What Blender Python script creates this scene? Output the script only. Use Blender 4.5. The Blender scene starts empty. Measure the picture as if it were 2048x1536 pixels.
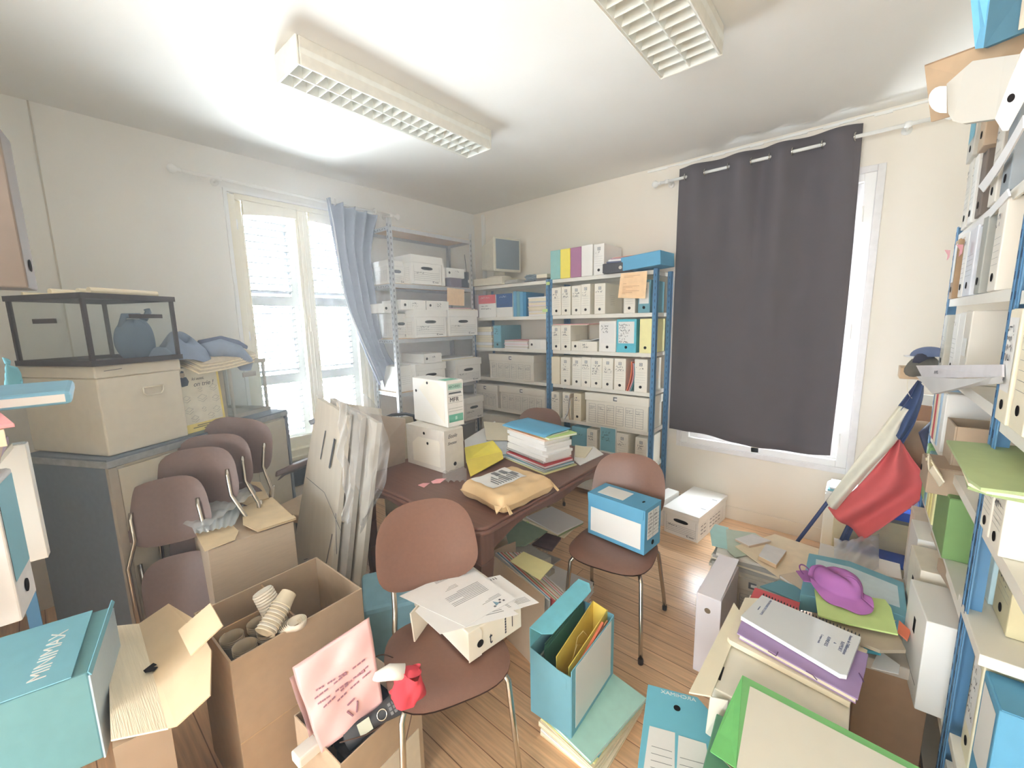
import bpy, math, random
from mathutils import Vector, Matrix

random.seed(7)
# ---------------------------------------------------------------- camera
F_PX = 821.97
CAM = Vector((3.60, -3.60, 1.65))
RX = Vector((0.76343018, 0.64560223, -0.01929009))     # picture right in the room
RY = Vector((0.08224278, -0.12678883, -0.9885144))     # picture down
RZ = Vector((-0.64063287, 0.75307526, -0.14989054))    # viewing direction
cd = bpy.data.cameras.new('camera')
cam = bpy.data.objects.new('camera', cd)
bpy.context.scene.collection.objects.link(cam)
cd.sensor_fit = 'HORIZONTAL'; cd.sensor_width = 36.0
cd.lens = F_PX / 2048 * 36.0
cd.clip_start = 0.05
m3 = Matrix((RX, -RY, -RZ)).transposed()
cam.matrix_world = Matrix.Translation(CAM) @ m3.to_4x4()
bpy.context.scene.camera = cam
# ---------------------------------------------------------------- light
sc = bpy.context.scene
sc.view_settings.view_transform = 'Standard'
sc.view_settings.look = 'None'
sc.view_settings.gamma = 1.0
sc.view_settings.use_curve_mapping = False
sc.view_settings.exposure = 0.26
sc.cycles.max_bounces = 10
sc.cycles.diffuse_bounces = 8
sc.cycles.transparent_max_bounces = 16
sc.cycles.sample_clamp_indirect = 8.0
sc.cycles.caustics_reflective = False
sc.cycles.caustics_refractive = False
world = bpy.data.worlds.new('daylight'); sc.world = world
world.use_nodes = True
bg = world.node_tree.nodes['Background']
bg.inputs['Color'].default_value = (0.85, 0.935, 1.0, 1)
# hazy sky, brighter on the sun's side, beyond the shuttered window
SKY_DIM, SKY_SUN = 16.0, 95.0
_n, _l = world.node_tree.nodes, world.node_tree.links
_tc = _n.new('ShaderNodeTexCoord'); _dp = _n.new('ShaderNodeVectorMath'); _dp.operation = 'DOT_PRODUCT'
_dp.inputs[1].default_value = (-.80, .60, .05); _l.new(_tc.outputs['Generated'], _dp.inputs[0])
_mr = _n.new('ShaderNodeMapRange'); _mr.inputs['From Min'].default_value = -.15; _mr.inputs['From Max'].default_value = .8
_mr.inputs['To Min'].default_value = SKY_DIM; _mr.inputs['To Max'].default_value = SKY_SUN
_l.new(_dp.outputs['Value'], _mr.inputs['Value']); _l.new(_mr.outputs[0], bg.inputs['Strength'])

def portal(name, loc, rot, sx, sy):
    l = bpy.data.lights.new(name, 'AREA'); l.shape = 'RECTANGLE'; l.size = sx; l.size_y = sy
    l.cycles.is_portal = True
    o = bpy.data.objects.new(name, l); sc.collection.objects.link(o)
    o.location = loc; o.rotation_euler = rot
portal('daylight_portal', (-0.12, -1.99, 1.6), (0, -math.pi/2, 0), 2.1, 1.05)
portal('daylight_portal', (3.03, 0.14, 1.57), (-math.pi/2, 0, 0), 1.2, 2.0)
portal('daylight_portal', (2.95, -7.27, 1.45), (math.pi/2, 0, 0), 2.8, 2.85)  # added opening behind the camera, unseen, for fill daylight

# ---------------------------------------------------------------- picking points in the room
def ray(x, y):
    return RX*((x-1024)/F_PX) + RY*((y-768)/F_PX) + RZ
def FZ(x, y, z): d = ray(x, y); return CAM + d*((z-CAM.z)/d.z)
def FY(x, y, Y): d = ray(x, y); return CAM + d*((Y-CAM.y)/d.y)
def FX(x, y, X): d = ray(x, y); return CAM + d*((X-CAM.x)/d.x)
def RD(x, y, dep): return CAM + ray(x, y)*dep
def PX(p):
    c = Vector(p)-CAM
    return 1024+F_PX*RX.dot(c)/RZ.dot(c)
def colX(px, Y, z):      # X on the plane Y at height z seen in column px
    a, b = -0.5, 4.4
    for _ in range(40):
        m = (a+b)/2
        if PX((m, Y, z)) < px: a = m
        else: b = m
    return a
def colY(px, X, z):      # Y on the left-hand rack plane X at height z seen in column px
    a, b = -2.9, -0.05
    for _ in range(40):
        m = (a+b)/2
        if PX((X, m, z)) < px: a = m
        else: b = m
    return a

# ---------------------------------------------------------------- materials
def lin(c):
    return tuple(((v/255)/12.92 if v/255 <= 0.04045 else ((v/255+0.055)/1.055)**2.4) for v in c)
_M = {}
def M(name, col, rough=0.65, metal=0.0, var=0.05, scale=25.0, bump=0.0, spec=0.35, stretch=None, bscale=None, sheen=0):
    if name in _M: return _M[name]
    m = bpy.data.materials.new(name); m.use_nodes = True
    nt = m.node_tree; N = nt.nodes; L = nt.links
    b = N['Principled BSDF']
    c = lin(col)
    b.inputs['Roughness'].default_value = rough
    b.inputs['Metallic'].default_value = metal
    b.inputs['Specular IOR Level'].default_value = spec
    tc = N.new('ShaderNodeTexCoord'); mp = N.new('ShaderNodeMapping'); L.new(tc.outputs['Object'], mp.inputs[0])
    if stretch: mp.inputs['Scale'].default_value = stretch
    n = N.new('ShaderNodeTexNoise'); n.inputs['Scale'].default_value = scale; n.inputs['Detail'].default_value = 3
    L.new(mp.outputs[0], n.inputs['Vector'])
    r = N.new('ShaderNodeValToRGB')
    r.color_ramp.elements[0].position = 0.3; r.color_ramp.elements[1].position = 0.7
    r.color_ramp.elements[0].color = tuple(v*(1-var) for v in c)+(1,)
    r.color_ramp.elements[1].color = tuple(min(1, v*(1+var)) for v in c)+(1,)
    L.new(n.outputs['Fac'], r.inputs[0]); L.new(r.outputs[0], b.inputs['Base Color'])
    if bump:
        n2 = N.new('ShaderNodeTexNoise'); n2.inputs['Scale'].default_value = bscale or scale*4
        L.new(mp.outputs[0], n2.inputs['Vector'])
        bp = N.new('ShaderNodeBump'); bp.inputs['Strength'].default_value = bump; bp.inputs['Distance'].default_value = 0.01
        L.new(n2.outputs['Fac'], bp.inputs['Height']); L.new(bp.outputs[0], b.inputs['Normal'])
    _M[name] = m
    return m

def see_through(name, tint=(1, 1, 1), fac=0.12, rough=0.05, diffuse=None, bump=0):
    """thin clear sheet: mostly transparent, some gloss, optional milky part"""
    if name in _M: return _M[name]
    m = bpy.data.materials.new(name); m.use_nodes = True
    nt = m.node_tree; N = nt.nodes; L = nt.links
    for n in list(N): N.remove(n)
    o = N.new('ShaderNodeOutputMaterial'); t = N.new('ShaderNodeBsdfTransparent'); t.inputs[0].default_value = tint+(1,)
    g = N.new('ShaderNodeBsdfGlossy'); g.inputs['Roughness'].default_value = rough
    fr = N.new('ShaderNodeLayerWeight'); fr.inputs['Blend'].default_value = .5
    pw = N.new('ShaderNodeMath'); pw.operation = 'POWER'; pw.inputs[1].default_value = 4.0; L.new(fr.outputs['Facing'], pw.inputs[0])
    ma = N.new('ShaderNodeMath'); ma.operation = 'MULTIPLY_ADD'; ma.inputs[1].default_value = .5; ma.inputs[2].default_value = .03; L.new(pw.outputs[0], ma.inputs[0])
    mx = N.new('ShaderNodeMixShader'); L.new(ma.outputs[0], mx.inputs[0]); L.new(t.outputs[0], mx.inputs[1]); L.new(g.outputs[0], mx.inputs[2])
    last = mx
    if diffuse:
        d = N.new('ShaderNodeBsdfDiffuse'); d.inputs[0].default_value = lin(diffuse)+(1,)
        m2 = N.new('ShaderNodeMixShader'); m2.inputs[0].default_value = fac
        L.new(mx.outputs[0], m2.inputs[1]); L.new(d.outputs[0], m2.inputs[2]); last = m2
    if bump:
        tc = N.new('ShaderNodeTexCoord'); n = N.new('ShaderNodeTexNoise'); n.inputs['Scale'].default_value = 18
        L.new(tc.outputs['Object'], n.inputs['Vector'])
        bp = N.new('ShaderNodeBump'); bp.inputs['Strength'].default_value = bump; bp.inputs['Distance'].default_value = 0.02
        L.new(n.outputs['Fac'], bp.inputs['Height']); L.new(bp.outputs[0], g.inputs['Normal']); L.new(bp.outputs[0], fr.inputs['Normal'])
    L.new(last.outputs[0], o.inputs[0])
    _M[name] = m
    return m

def wood_floor():
    m = bpy.data.materials.new('pine_floorboards'); m.use_nodes = True
    nt = m.node_tree; N = nt.nodes; L = nt.links; b = N['Principled BSDF']
    tc = N.new('ShaderNodeTexCoord')
    br = N.new('ShaderNodeTexBrick'); br.offset = 0.37; br.squash = 1
    br.inputs['Scale'].default_value = 1.0
    br.inputs['Brick Width'].default_value = 2.3; br.inputs['Row Height'].default_value = 0.098
    br.inputs['Mortar Size'].default_value = 0.0022; br.inputs['Mortar Smooth'].default_value = 0.3
    br.inputs['Color1'].default_value = lin((236, 200, 162))+(1,)
    br.inputs['Color2'].default_value = lin((224, 186, 148))+(1,)
    br.inputs['Mortar'].default_value = lin((150, 108, 80))+(1,)
    L.new(tc.outputs['Object'], br.inputs['Vector'])
    mp = N.new('ShaderNodeMapping'); mp.inputs['Scale'].default_value = (2.5, 45, 1)
    L.new(tc.outputs['Object'], mp.inputs[0])
    n = N.new('ShaderNodeTexNoise'); n.inputs['Scale'].default_value = 1.6; n.inputs['Detail'].default_value = 6
    L.new(mp.outputs[0], n.inputs['Vector'])
    r = N.new('ShaderNodeValToRGB'); r.color_ramp.elements[0].position = .3; r.color_ramp.elements[1].position = .75
    r.color_ramp.elements[0].color = (.74, .70, .66, 1); r.color_ramp.elements[1].color = (1.12, 1.08, 1.02, 1)
    L.new(n.outputs['Fac'], r.inputs[0])
    mx = N.new('ShaderNodeMix'); mx.data_type = 'RGBA'; mx.blend_type = 'MULTIPLY'; mx.inputs[0].default_value = 1
    L.new(br.outputs['Color'], mx.inputs[6]); L.new(r.outputs[0], mx.inputs[7])
    L.new(mx.outputs[2], b.inputs['Base Color'])
    b.inputs['Roughness'].default_value = 0.2; b.inputs['Specular IOR Level'].default_value = 0.5
    bp = N.new('ShaderNodeBump'); bp.inputs['Strength'].default_value = 0.25; bp.inputs['Distance'].default_value = 0.004
    L.new(n.outputs['Fac'], bp.inputs['Height']); L.new(bp.outputs[0], b.inputs['Normal'])
    return m

def plaster(name, col, stretch=(1, 1, 1)):
    m = M(name, col, rough=0.9, var=0.02, scale=3, bump=0.03, bscale=60, spec=0.1, stretch=stretch)
    return m

INK = M('ink', (44, 48, 66), var=0)
INKS = M('print_grey', (92, 96, 104), var=0)
HOLE = M('hole_dark', (34, 30, 30), var=0, spec=0)
RULE = M('ruled_line', (120, 121, 126), var=0)
LABEL = M('label_white', (236, 236, 234), var=.01)
CREAM = M('archive_board_cream', (242, 238, 226), var=.03, scale=9)
WHITE = M('archive_board_white', (242, 241, 237), var=.02, scale=9)
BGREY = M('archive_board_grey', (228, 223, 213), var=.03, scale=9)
KRAFT = M('corrugated_kraft', (206, 188, 166), var=.05, scale=12, bump=.05, stretch=(1, 1, 10))
KRAFTD = M('corrugated_kraft_dull', (172, 152, 130), var=.06, scale=12)
LBLUE = M('board_light_blue', (124, 182, 200), var=.03)
BLUE = M('board_blue', (98, 164, 200), var=.03)
TEAL = M('board_sea_blue', (108, 158, 172), var=.03)
NAVY = M('board_navy', (46, 84, 140), var=.03)
YEL = M('board_yellow', (244, 228, 96), var=.03)
PYEL = M('board_pale_yellow', (242, 236, 176), var=.03)
MAUVE = M('board_mauve', (170, 118, 152), var=.03)
GREEN = M('board_green', (128, 194, 124), var=.03)
LIME = M('board_lime', (202, 226, 146), var=.03)
SAGE = M('board_sage', (156, 176, 124), var=.03)
RED = M('board_red', (208, 92, 98), var=.03)
PINK = M('board_pink', (236, 170, 176), var=.03)
ORANGE = M('board_orange', (222, 124, 92), var=.03)
PURPLE = M('board_purple', (166, 142, 186), var=.04)
PAPER = M('paper_white', (240, 240, 240), var=.015)
PAPERC = M('paper_cream', (238, 228, 204), var=.02)
GREYP = M('folder_grey', (170, 168, 162), var=.04)
BLACK = M('plastic_black', (42, 42, 46), rough=.45)
CHROME = M('chrome', (196, 190, 180), rough=.18, metal=1, var=.02)
VINYL = M('brown_vinyl', (122, 88, 74), rough=.42, var=.06, scale=70, bump=.05, spec=.5)
RACKB = M('rack_blue_paint', (88, 134, 172), rough=.5, var=.04)
SHELFW = M('shelf_paint_ivory', (236, 233, 224), rough=.55, var=.02)
GALV = M('galvanised_steel', (190, 192, 194), rough=.4, metal=.3, var=.06, scale=60)
CHIP = M('chipboard', (206, 170, 124), rough=.8, var=.1, scale=120)
WPAINT = M('white_paint', (240, 240, 236), rough=.4, var=.01, spec=.5)
CPAINT = M('cream_gloss_paint', (236, 230, 208), rough=.35, var=.02, spec=.5)

# ---------------------------------------------------------------- mesh building
COL = sc.collection
class MB:
    def __init__(s): s.v = []; s.f = []; s.m = []
    def face(s, pts, mi=0):
        n = len(s.v); s.v += [Vector(p) for p in pts]; s.f.append(tuple(range(n, n+len(pts)))); s.m.append(mi); return s
    def hexa(s, b, t, mi=0, top=None):
        n = len(s.v); s.v += [Vector(p) for p in b]+[Vector(p) for p in t]
        fs = [(3, 2, 1, 0), (4, 5, 6, 7), (0, 1, 5, 4), (1, 2, 6, 5), (2, 3, 7, 6), (3, 0, 4, 7)]
        for i, q in enumerate(fs):
            s.f.append(tuple(n+k for k in q)); s.m.append(top if (top is not None and i == 1) else mi)
        return s
    def box(s, x0, y0, z0, x1, y1, z1, mi=0, top=None):
        return s.hexa([(x0, y0, z0), (x1, y0, z0), (x1, y1, z0), (x0, y1, z0)], [(x0, y0, z1), (x1, y0, z1), (x1, y1, z1), (x0, y1, z1)], mi, top)
    def prism(s, pts, z0, z1, mi=0):
        n = len(s.v); k = len(pts)
        a = sum(pts[i][0]*pts[(i+1) % k][1]-pts[(i+1) % k][0]*pts[i][1] for i in range(k))
        if a < 0: pts = list(pts)[::-1]
        s.v += [Vector((p[0], p[1], z0)) for p in pts]+[Vector((p[0], p[1], z1)) for p in pts]
        s.f.append(tuple(n+i for i in reversed(range(k)))); s.f.append(tuple(n+k+i for i in range(k))); s.m += [mi, mi]
        for i in range(k):
            j = (i+1) % k; s.f.append((n+i, n+j, n+k+j, n+k+i)); s.m.append(mi)
        return s
    def slab(s, pts, th, mi=0):      # a planar outline given thickness along its own normal
        pts = [Vector(p) for p in pts]; k = len(pts)
        nr = Vector((0, 0, 0))
        for i in range(k): nr += pts[i].cross(pts[(i+1) % k])
        nr.normalize(); n = len(s.v)
        s.v += [p-nr*th for p in pts]+pts
        s.f.append(tuple(n+i for i in reversed(range(k)))); s.f.append(tuple(n+k+i for i in range(k))); s.m += [mi, mi]
        for i in range(k):
            j = (i+1) % k; s.f.append((n+i, n+j, n+k+j, n+k+i)); s.m.append(mi)
        return s
    def tube(s, pts, r, n=8, mi=0, closed=False):
        pts = [Vector(p) for p in pts]; K = len(pts); base = len(s.v)
        up = None
        for i, p in enumerate(pts):
            a = pts[i-1] if (i or closed) else p; b = pts[(i+1) % K] if (i < K-1 or closed) else p
            t = (b-a).normalized()
            if up is None: up = t.orthogonal().normalized()
            else:
                up = up-t*up.dot(t)
                up = up.normalized() if up.length > 1e-6 else t.orthogonal().normalized()
            w = t.cross(up); rr = r[i] if isinstance(r, (list, tuple)) else r
            for k in range(n):
                A = 2*math.pi*k/n; s.v.append(p+up*math.cos(A)*rr+w*math.sin(A)*rr)
        for i in range(K if closed else K-1):
            i2 = (i+1) % K
            for k in range(n):
                k2 = (k+1) % n
                s.f.append((base+i*n+k, base+i*n+k2, base+i2*n+k2, base+i2*n+k)); s.m.append(mi)
        if not closed:
            s.f.append(tuple(base+k for k in reversed(range(n)))); s.f.append(tuple(base+(K-1)*n+k for k in range(n))); s.m += [mi, mi]
        return s
    def grid(s, fn, nu, nv, mi=0):
        b = len(s.v)
        for j in range(nv+1):
            for i in range(nu+1): s.v.append(Vector(fn(i/nu, j/nv)))
        for j in range(nv):
            for i in range(nu):
                a = b+j*(nu+1)+i; s.f.append((a, a+1, a+nu+2, a+nu+1)); s.m.append(mi)
        return s
    def lathe(s, prof, n=24, mi=0, c=(0, 0, 0)):
        b = len(s.v); c = Vector(c)
        for r, z in prof:
            for k in range(n):
                A = 2*math.pi*k/n; s.v.append(c+Vector((r*math.cos(A), r*math.sin(A), z)))
        for j in range(len(prof)-1):
            for k in range(n):
                k2 = (k+1) % n
                s.f.append((b+j*n+k, b+j*n+k2, b+(j+1)*n+k2, b+(j+1)*n+k)); s.m.append(mi)
        return s
    def disc(s, c, nr, r, n=18, mi=0, ry=None, th=0.0004):
        c = Vector(c); nr = Vector(nr).normalized(); u = Vector((0, 0, 1)).cross(nr)
        if u.length < .1: u = Vector((1, 0, 0))
        u.normalize(); w = nr.cross(u); ry = ry or r
        return s.slab([c+nr*th+u*math.cos(2*math.pi*k/n)*r+w*math.sin(2*math.pi*k/n)*ry for k in range(n)], th, mi)
    def build(s, name, mats, parent=None, smooth=False, bevel=0, solid=0, sub=0, autos=False):
        me = bpy.data.meshes.new(name)
        me.from_pydata([tuple(v) for v in s.v], [], s.f)
        if not isinstance(mats, (list, tuple)): mats = [mats]
        for m in mats: me.materials.append(m)
        me.polygons.foreach_set('material_index', s.m)
        if smooth: me.polygons.foreach_set('use_smooth', [True]*len(me.polygons))
        me.update()
        o = bpy.data.objects.new(name, me); COL.objects.link(o)
        if parent is not None: o.parent = parent
        if solid:
            md = o.modifiers.new('solid', 'SOLIDIFY'); md.thickness = solid; md.offset = 0
        if bevel:
            md = o.modifiers.new('bevel', 'BEVEL'); md.width = bevel; md.segments = 2; md.limit_method = 'ANGLE'
        if sub:
            md = o.modifiers.new('sub', 'SUBSURF'); md.levels = sub; md.render_levels = sub
        return o

def tag(o, label, cat, group=None, kind=None):
    if label: o['label'] = label
    if cat: o['category'] = cat
    if group: o['group'] = group
    if kind: o['kind'] = kind
    return o
def thing(name, label, cat, loc=(0, 0, 0), yaw=0, group=None, rot=None):
    o = bpy.data.objects.new(name, None); COL.objects.link(o); o.empty_display_size = .05
    o.location = loc; o.rotation_euler = rot if rot else (0, 0, math.radians(yaw))
    return tag(o, label, cat, group)
def struct(o): o['kind'] = 'structure'; return o
def single(mb, name, mats, label, cat, group=None, **k):
    return tag(mb.build(name, mats, **k), label, cat, group)

_fonts = {}
def lettering(txt, size, mat_, parent, P, ax, up, name='lettering', ext=0.0004, align='LEFT', width=1.0, shear=0, label=None):
    cu = bpy.data.curves.new(name, 'FONT'); cu.body = txt; cu.size = size; cu.extrude = ext; cu.align_x = align
    cu.shear = shear
    cu.materials.append(mat_)
    o = bpy.data.objects.new(name, cu); COL.objects.link(o)
    ax = Vector(ax).normalized(); up = Vector(up); up = (up-ax*up.dot(ax)).normalized(); nr = ax.cross(up)
    mt = Matrix((ax*width, up, nr)).transposed().to_4x4(); mt.translation = Vector(P)
    me = bpy.data.meshes.new_from_object(o); bpy.data.objects.remove(o)
    me.name = name
    if not me.materials: me.materials.append(mat_)
    o = bpy.data.objects.new(name, me); COL.objects.link(o)
    if parent is not None: o.parent = parent
    o.matrix_local = mt
    if label: o['label'] = label
    return o

def scribble(mb, P, ax, up, width, size, mi=0, rnd=random, lines=1, gap=1.7, nr=None):
    """handwriting: joined thin strokes along ax"""
    P = Vector(P); ax = Vector(ax).normalized(); up = Vector(up).normalized(); nr = ax.cross(up)
    th = size*0.11
    for L_ in range(lines):
        x = 0; o = P-up*(L_*size*gap)
        wl = width*rnd.uniform(.55, 1)
        prev = None
        while x < wl:
            if rnd.random() < .13: x += size*.5; prev = None; continue
            q = o+ax*x+up*(rnd.choice((0, .55, .6, 1.0, .1, -.25))*size)
            if prev is not None:
                d = (q-prev); 
                if d.length > 1e-5:
                    d.normalize(); s_ = nr.cross(d)*th
                    mb.face([prev-s_+nr*.0006, q-s_+nr*.0006, q+s_+nr*.0006, prev+s_+nr*.0006], mi)
            prev = q; x += size*rnd.uniform(.18, .42)

# ---------------------------------------------------------------- archive box: spine faces local -Y, origin at the bottom middle of the spine
def archive(loc, yaw, w, h, d, body, label, spine='M', group=None, ink=2, hole=True, tilt=None, board=None, rows=None, cat='archive box', name='archive_box', parts=True, side=False):
    t = thing(name, label, cat, loc, yaw, group)
    if tilt: t.rotation_euler = (math.radians(tilt[0]), math.radians(tilt[1]), math.radians(yaw))
    board = board or body
    b = MB().box(-w/2, 0, 0, w/2, d, h)
    bd = b.build('body', board, t, bevel=min(.003, w*.04))
    # folded closing tab round the front edge of the top
    b = MB().box(-w/2+.004, .004, h, w/2-.004, min(.09, d*.4), h+.0016)
    b.build('closing_tab', board, t)
    if not parts: return t
    lying = w > h*1.15
    lng, sht = (w, h) if lying else (h, w)
    def pt(a, c, off=.0008):
        if lying: return Vector((-w/2+a, -off, c))
        return Vector((-w/2+c, -off, a))
    def quad(mb, a0, a1, c0, c1, mi, off=.0008):
        p = [pt(a0, c0, off), pt(a0, c1, off), pt(a1, c1, off), pt(a1, c0, off)]
        if (p[1]-p[0]).cross(p[2]-p[1]).y > 0: p = p[::-1]
        mb.face(p, mi)
    rd = random
    if hole:
        c = pt(lng*.16, sht*.5); 
        MB().disc(c, (0, -1, 0), min(.012, sht*.16), th=.0012).build('finger_hole', HOLE, bd)
    pr = MB()
    if spine != 'none':
        if spine in ('M', 'ruled', 'band'):
            if spine == 'M':
                s_ = min(.026, sht*.32); a = lng*.80
                quad(pr, a, a+s_, sht/2-s_/2, sht/2+s_/2, 1); quad(pr, a+s_*.14, a+s_*.86, sht/2-s_*.36, sht/2+s_*.36, 0, .0012)
                quad(pr, a+s_*.25, a+s_*.7, sht/2-s_*.24, sht/2-s_*.12, 1, .0015); quad(pr, a+s_*.25, a+s_*.7, sht/2+s_*.12, sht/2+s_*.24, 1, .0015); quad(pr, a+s_*.45, a+s_*.6, sht/2-s_*.12, sht/2+s_*.12, 1, .0015)
            for k in range(5):
                a = lng*(.30+.075*k); quad(pr, a, a+.0009, sht*.12, sht*.88, 3)
        if spine == 'label':
            quad(pr, lng*.28, lng*.93, sht*.1, sht*.9, 0)
        if spine == 'bluelabel':
            quad(pr, lng*.28, lng*.97, sht*.05, sht*.95, 4)
        up = Vector((0, 0, 1))
        if lying:
            scribble(pr, (-w/2+lng*.45, -.0022, h*.62), (1, 0, 0), up, lng*.28, h*.13, 2, rd, ink, 1.9)
        else:
            top = h*(.72 if spine == 'M' else .82)
            sz = min(.013, w*.16)
            scribble(pr, (-w/2+w*.14, -.0022, top), (1, 0, 0), up, w*.74, sz, 2, rd, ink, 1.8)
    if side:
        for k in range(6):
            z = h*(.30+.06*k); pr.face([(w/2+.0008, d*.3, z), (w/2+.0008, d*.55, z), (w/2+.0008, d*.55, z+.0012), (w/2+.0008, d*.3, z+.0012)], 3)
    if pr.f: pr.build('spine_print', [LABEL, INKS, INK, RULE, LBLUE], bd)
    return t

# ---------------------------------------------------------------- storage box with lid: front faces local -Y, origin at the bottom middle of the front
def storage(loc, yaw, w, h, d, label, kind='hand', body=None, group=None, handle=True, lid_h=.07, cat='storage box', openlid=False, ink=1, tilt=None):
    body = body or WHITE
    t = thing('storage_box', label, cat, loc, yaw, group)
    if tilt: t.rotation_euler = (math.radians(tilt[0]), math.radians(tilt[1]), math.radians(yaw))
    bd = MB().box(-w/2+.004, .004, 0, w/2-.004, d-.004, h-.004).build('body', body, t, bevel=.003)
    lb = MB(); e = .004
    lb.box(-w/2-e, -e, h-lid_h, w/2+e, d+e, h)
    lb.build('lid', body, t, bevel=.003)
    pr = MB(); y = .0028
    if kind == 'hand':
        hw = min(.045, w*.14)
        z = h-lid_h-.045
        MB().slab([(hw*math.cos(a)*1.0+(hw*.5 if math.cos(a) > 0 else -hw*.5), y-.0012, z+.014*math.sin(a)) for a in [2*math.pi*k/20+.1 for k in range(20)]], .001).build('hand_hole', HOLE, bd)
        for k in range(5):
            zz = z-.04-k*(z-.05)/5.5
            pr.face([(-w*.42, y, zz), (w*.42, y, zz), (w*.42, y, zz+.0018), (-w*.42, y, zz+.0018)], 1)
        for x in (-w*.42, w*.42): pr.face([(x, y, .02), (x+.0012, y, .02), (x+.0012, y, h-lid_h-.02), (x, y, h-lid_h-.02)], 1)
        pr.face([(w*.18, y, .018), (w*.24, y, .018), (w*.24, y, .034), (w*.18, y, .034)], 2); pr.face([(w*.20, y-.0006, .021), (w*.24, y-.0006, .021), (w*.24, y-.0006, .031), (w*.20, y-.0006, .031)], 0)
        pr.face([(w*.25, y, .020), (w*.38, y, .020), (w*.38, y, .026), (w*.25, y, .026)], 2)
        scribble(pr, (-w*.36, y-.0004, z-.05), (1, 0, 0), (0, 0, 1), w*.42, .013, 2, random, ink, 1.9)
        # printed tables down the long sides
        for sx in (-1, 1):
            X = sx*(w/2-.0028)
            for k in range(3):
                y0 = d*(.12+.28*k)
                for q in range(8):
                    zz = .03+q*(h-lid_h-.06)/8
                    pr.face([(X, y0, zz), (X, y0+d*.2, zz), (X, y0+d*.2, zz+.0011), (X, y0, zz+.0011)], 1)
                for yy in (y0, y0+d*.2): pr.face([(X, yy, .03), (X, yy+.0011, .03), (X, yy+.0011, h-lid_h-.03), (X, yy, h-lid_h-.03)], 1)
    elif kind == 'grid':
        H = h-lid_h
        for k in range(6):
            x0 = -w*.44+k*w*.15; x1 = x0+w*.115
            for q in range(9):
                zz = .02+q*(H-.05)/8
                pr.face([(x0, y, zz), (x1, y, zz), (x1, y, zz+.0018), (x0, y, zz+.0018)], 1)
            for xx in (x0, x1): pr.face([(xx, y, .02), (xx+.0022, y, .02), (xx+.0022, y, H-.03), (xx, y, H-.03)], 1)
            scribble(pr, (x0+.005, y-.0004, H-.06), (1, 0, 0), (0, 0, 1), w*.10, .008, 2, random, 2, 1.9)
        s_ = .018; z = h-lid_h/2; yy = -.0052
        pr.face([(-s_, yy, z-s_), (s_, yy, z-s_), (s_, yy, z+s_), (-s_, yy, z+s_)], 2)
        pr.face([(-s_*.4, yy-.0006, z-s_*.45), (s_*1.1, yy-.0006, z-s_*.45), (s_*1.1, yy-.0006, z+s_*.45), (-s_*.4, yy-.0006, z+s_*.45)], 0)
    pr.build('printed_form', [LABEL, RULE, INKS], bd)
    return t

def ordinal(i): return ['first', 'second', 'third', 'fourth', 'fifth', 'sixth', 'seventh', 'eighth', 'ninth', 'tenth', 'eleventh', 'twelfth', 'thirteenth', 'fourteenth', 'fifteenth', 'sixteenth', 'seventeenth', 'eighteenth'][i]

def folder_pile(x, y, z, w, d, yaw, spec, what, where, cat='folder', group=None, jit=.01, rjit=4, name='paper_folder'):
    """spec: list of (material, thickness, colour word) from the bottom up; every folder is a thing"""
    n = len(spec); zz = z; out = []
    for i, s_ in enumerate(spec):
        mt, th, word = s_[:3]
        w_, d_ = (s_[3], s_[4]) if len(s_) > 4 else (w, d)
        pos = 'at the top of' if i == n-1 else 'at the bottom of' if i == 0 else ordinal(i)+' from the bottom of'
        t = thing(name, '%s %s %s %s' % (word, what, pos, where), cat, (x+random.uniform(-jit, jit), y+random.uniform(-jit, jit), zz), yaw+random.uniform(-rjit, rjit), group)
        cv = .0016
        MB().box(-w_/2+.003, -d_/2+.003, cv, w_/2-.003, d_/2-.001, th-cv).build('sheets', PAPERC if mt in (GREYP, PAPERC) else PAPER, t)
        c = MB(); c.box(-w_/2, -d_/2, 0, w_/2, d_/2, cv); c.box(-w_/2, -d_/2, th-cv, w_/2, d_/2, th); c.box(-w_/2, d_/2-cv, cv, w_/2, d_/2, th-cv)
        c.build('cover', mt, t)
        zz += th
    return zz
# ================================================================ the room
WALLA = plaster('wall_paint_cool', (238, 237, 232), (1, 1, .35))
WALLB = plaster('wall_paint_warm', (234, 227, 214), (1, 1, .35))
CEIL = plaster('ceiling_paint', (238, 237, 232))
H = 2.90
struct(MB().box(-.25, -9.0, -.08, 4.6, .25, 0).build('floor', wood_floor()))
struct(MB().box(-.25, -9.0, H, 4.6, .25, H+.1).build('ceiling', CEIL))
w = MB()   # wall with the first window: opening Y -2.50..-1.48, z .58..2.62
for a in ((-9.0, -2.50, 0, H), (-1.48, .25, 0, H), (-2.50, -1.48, 0, .58), (-2.50, -1.48, 2.62, H)): w.box(-.25, a[0], a[2], 0, a[1], a[3])
struct(w.build('wall_left', WALLA))
w = MB()
for a in ((0, 2.47, 0, H), (3.59, 4.35, 0, H), (2.47, 3.59, 0, .59), (2.47, 3.59, 2.54, H)): w.box(a[0], 0, a[2], a[1], .25, a[3])
struct(w.build('wall_back', WALLB))
struct(MB().box(4.35, -9.0, 0, 4.6, .25, H).build('wall_right', WALLB))
w = MB()   # unseen: wall added to shade the near left, passage added to admit fill daylight
w.box(0, -4.30, 0, 1.62, -4.07, H); w.box(1.40, -7.25, 0, 1.62, -4.30, H)
struct(w.build('wall_front_added', WALLB))
struct(MB().box(2.34, -.012, 0, 4.35, 0, .11).build('baseboard_back', WALLB, bevel=.003))
c = MB()
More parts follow.
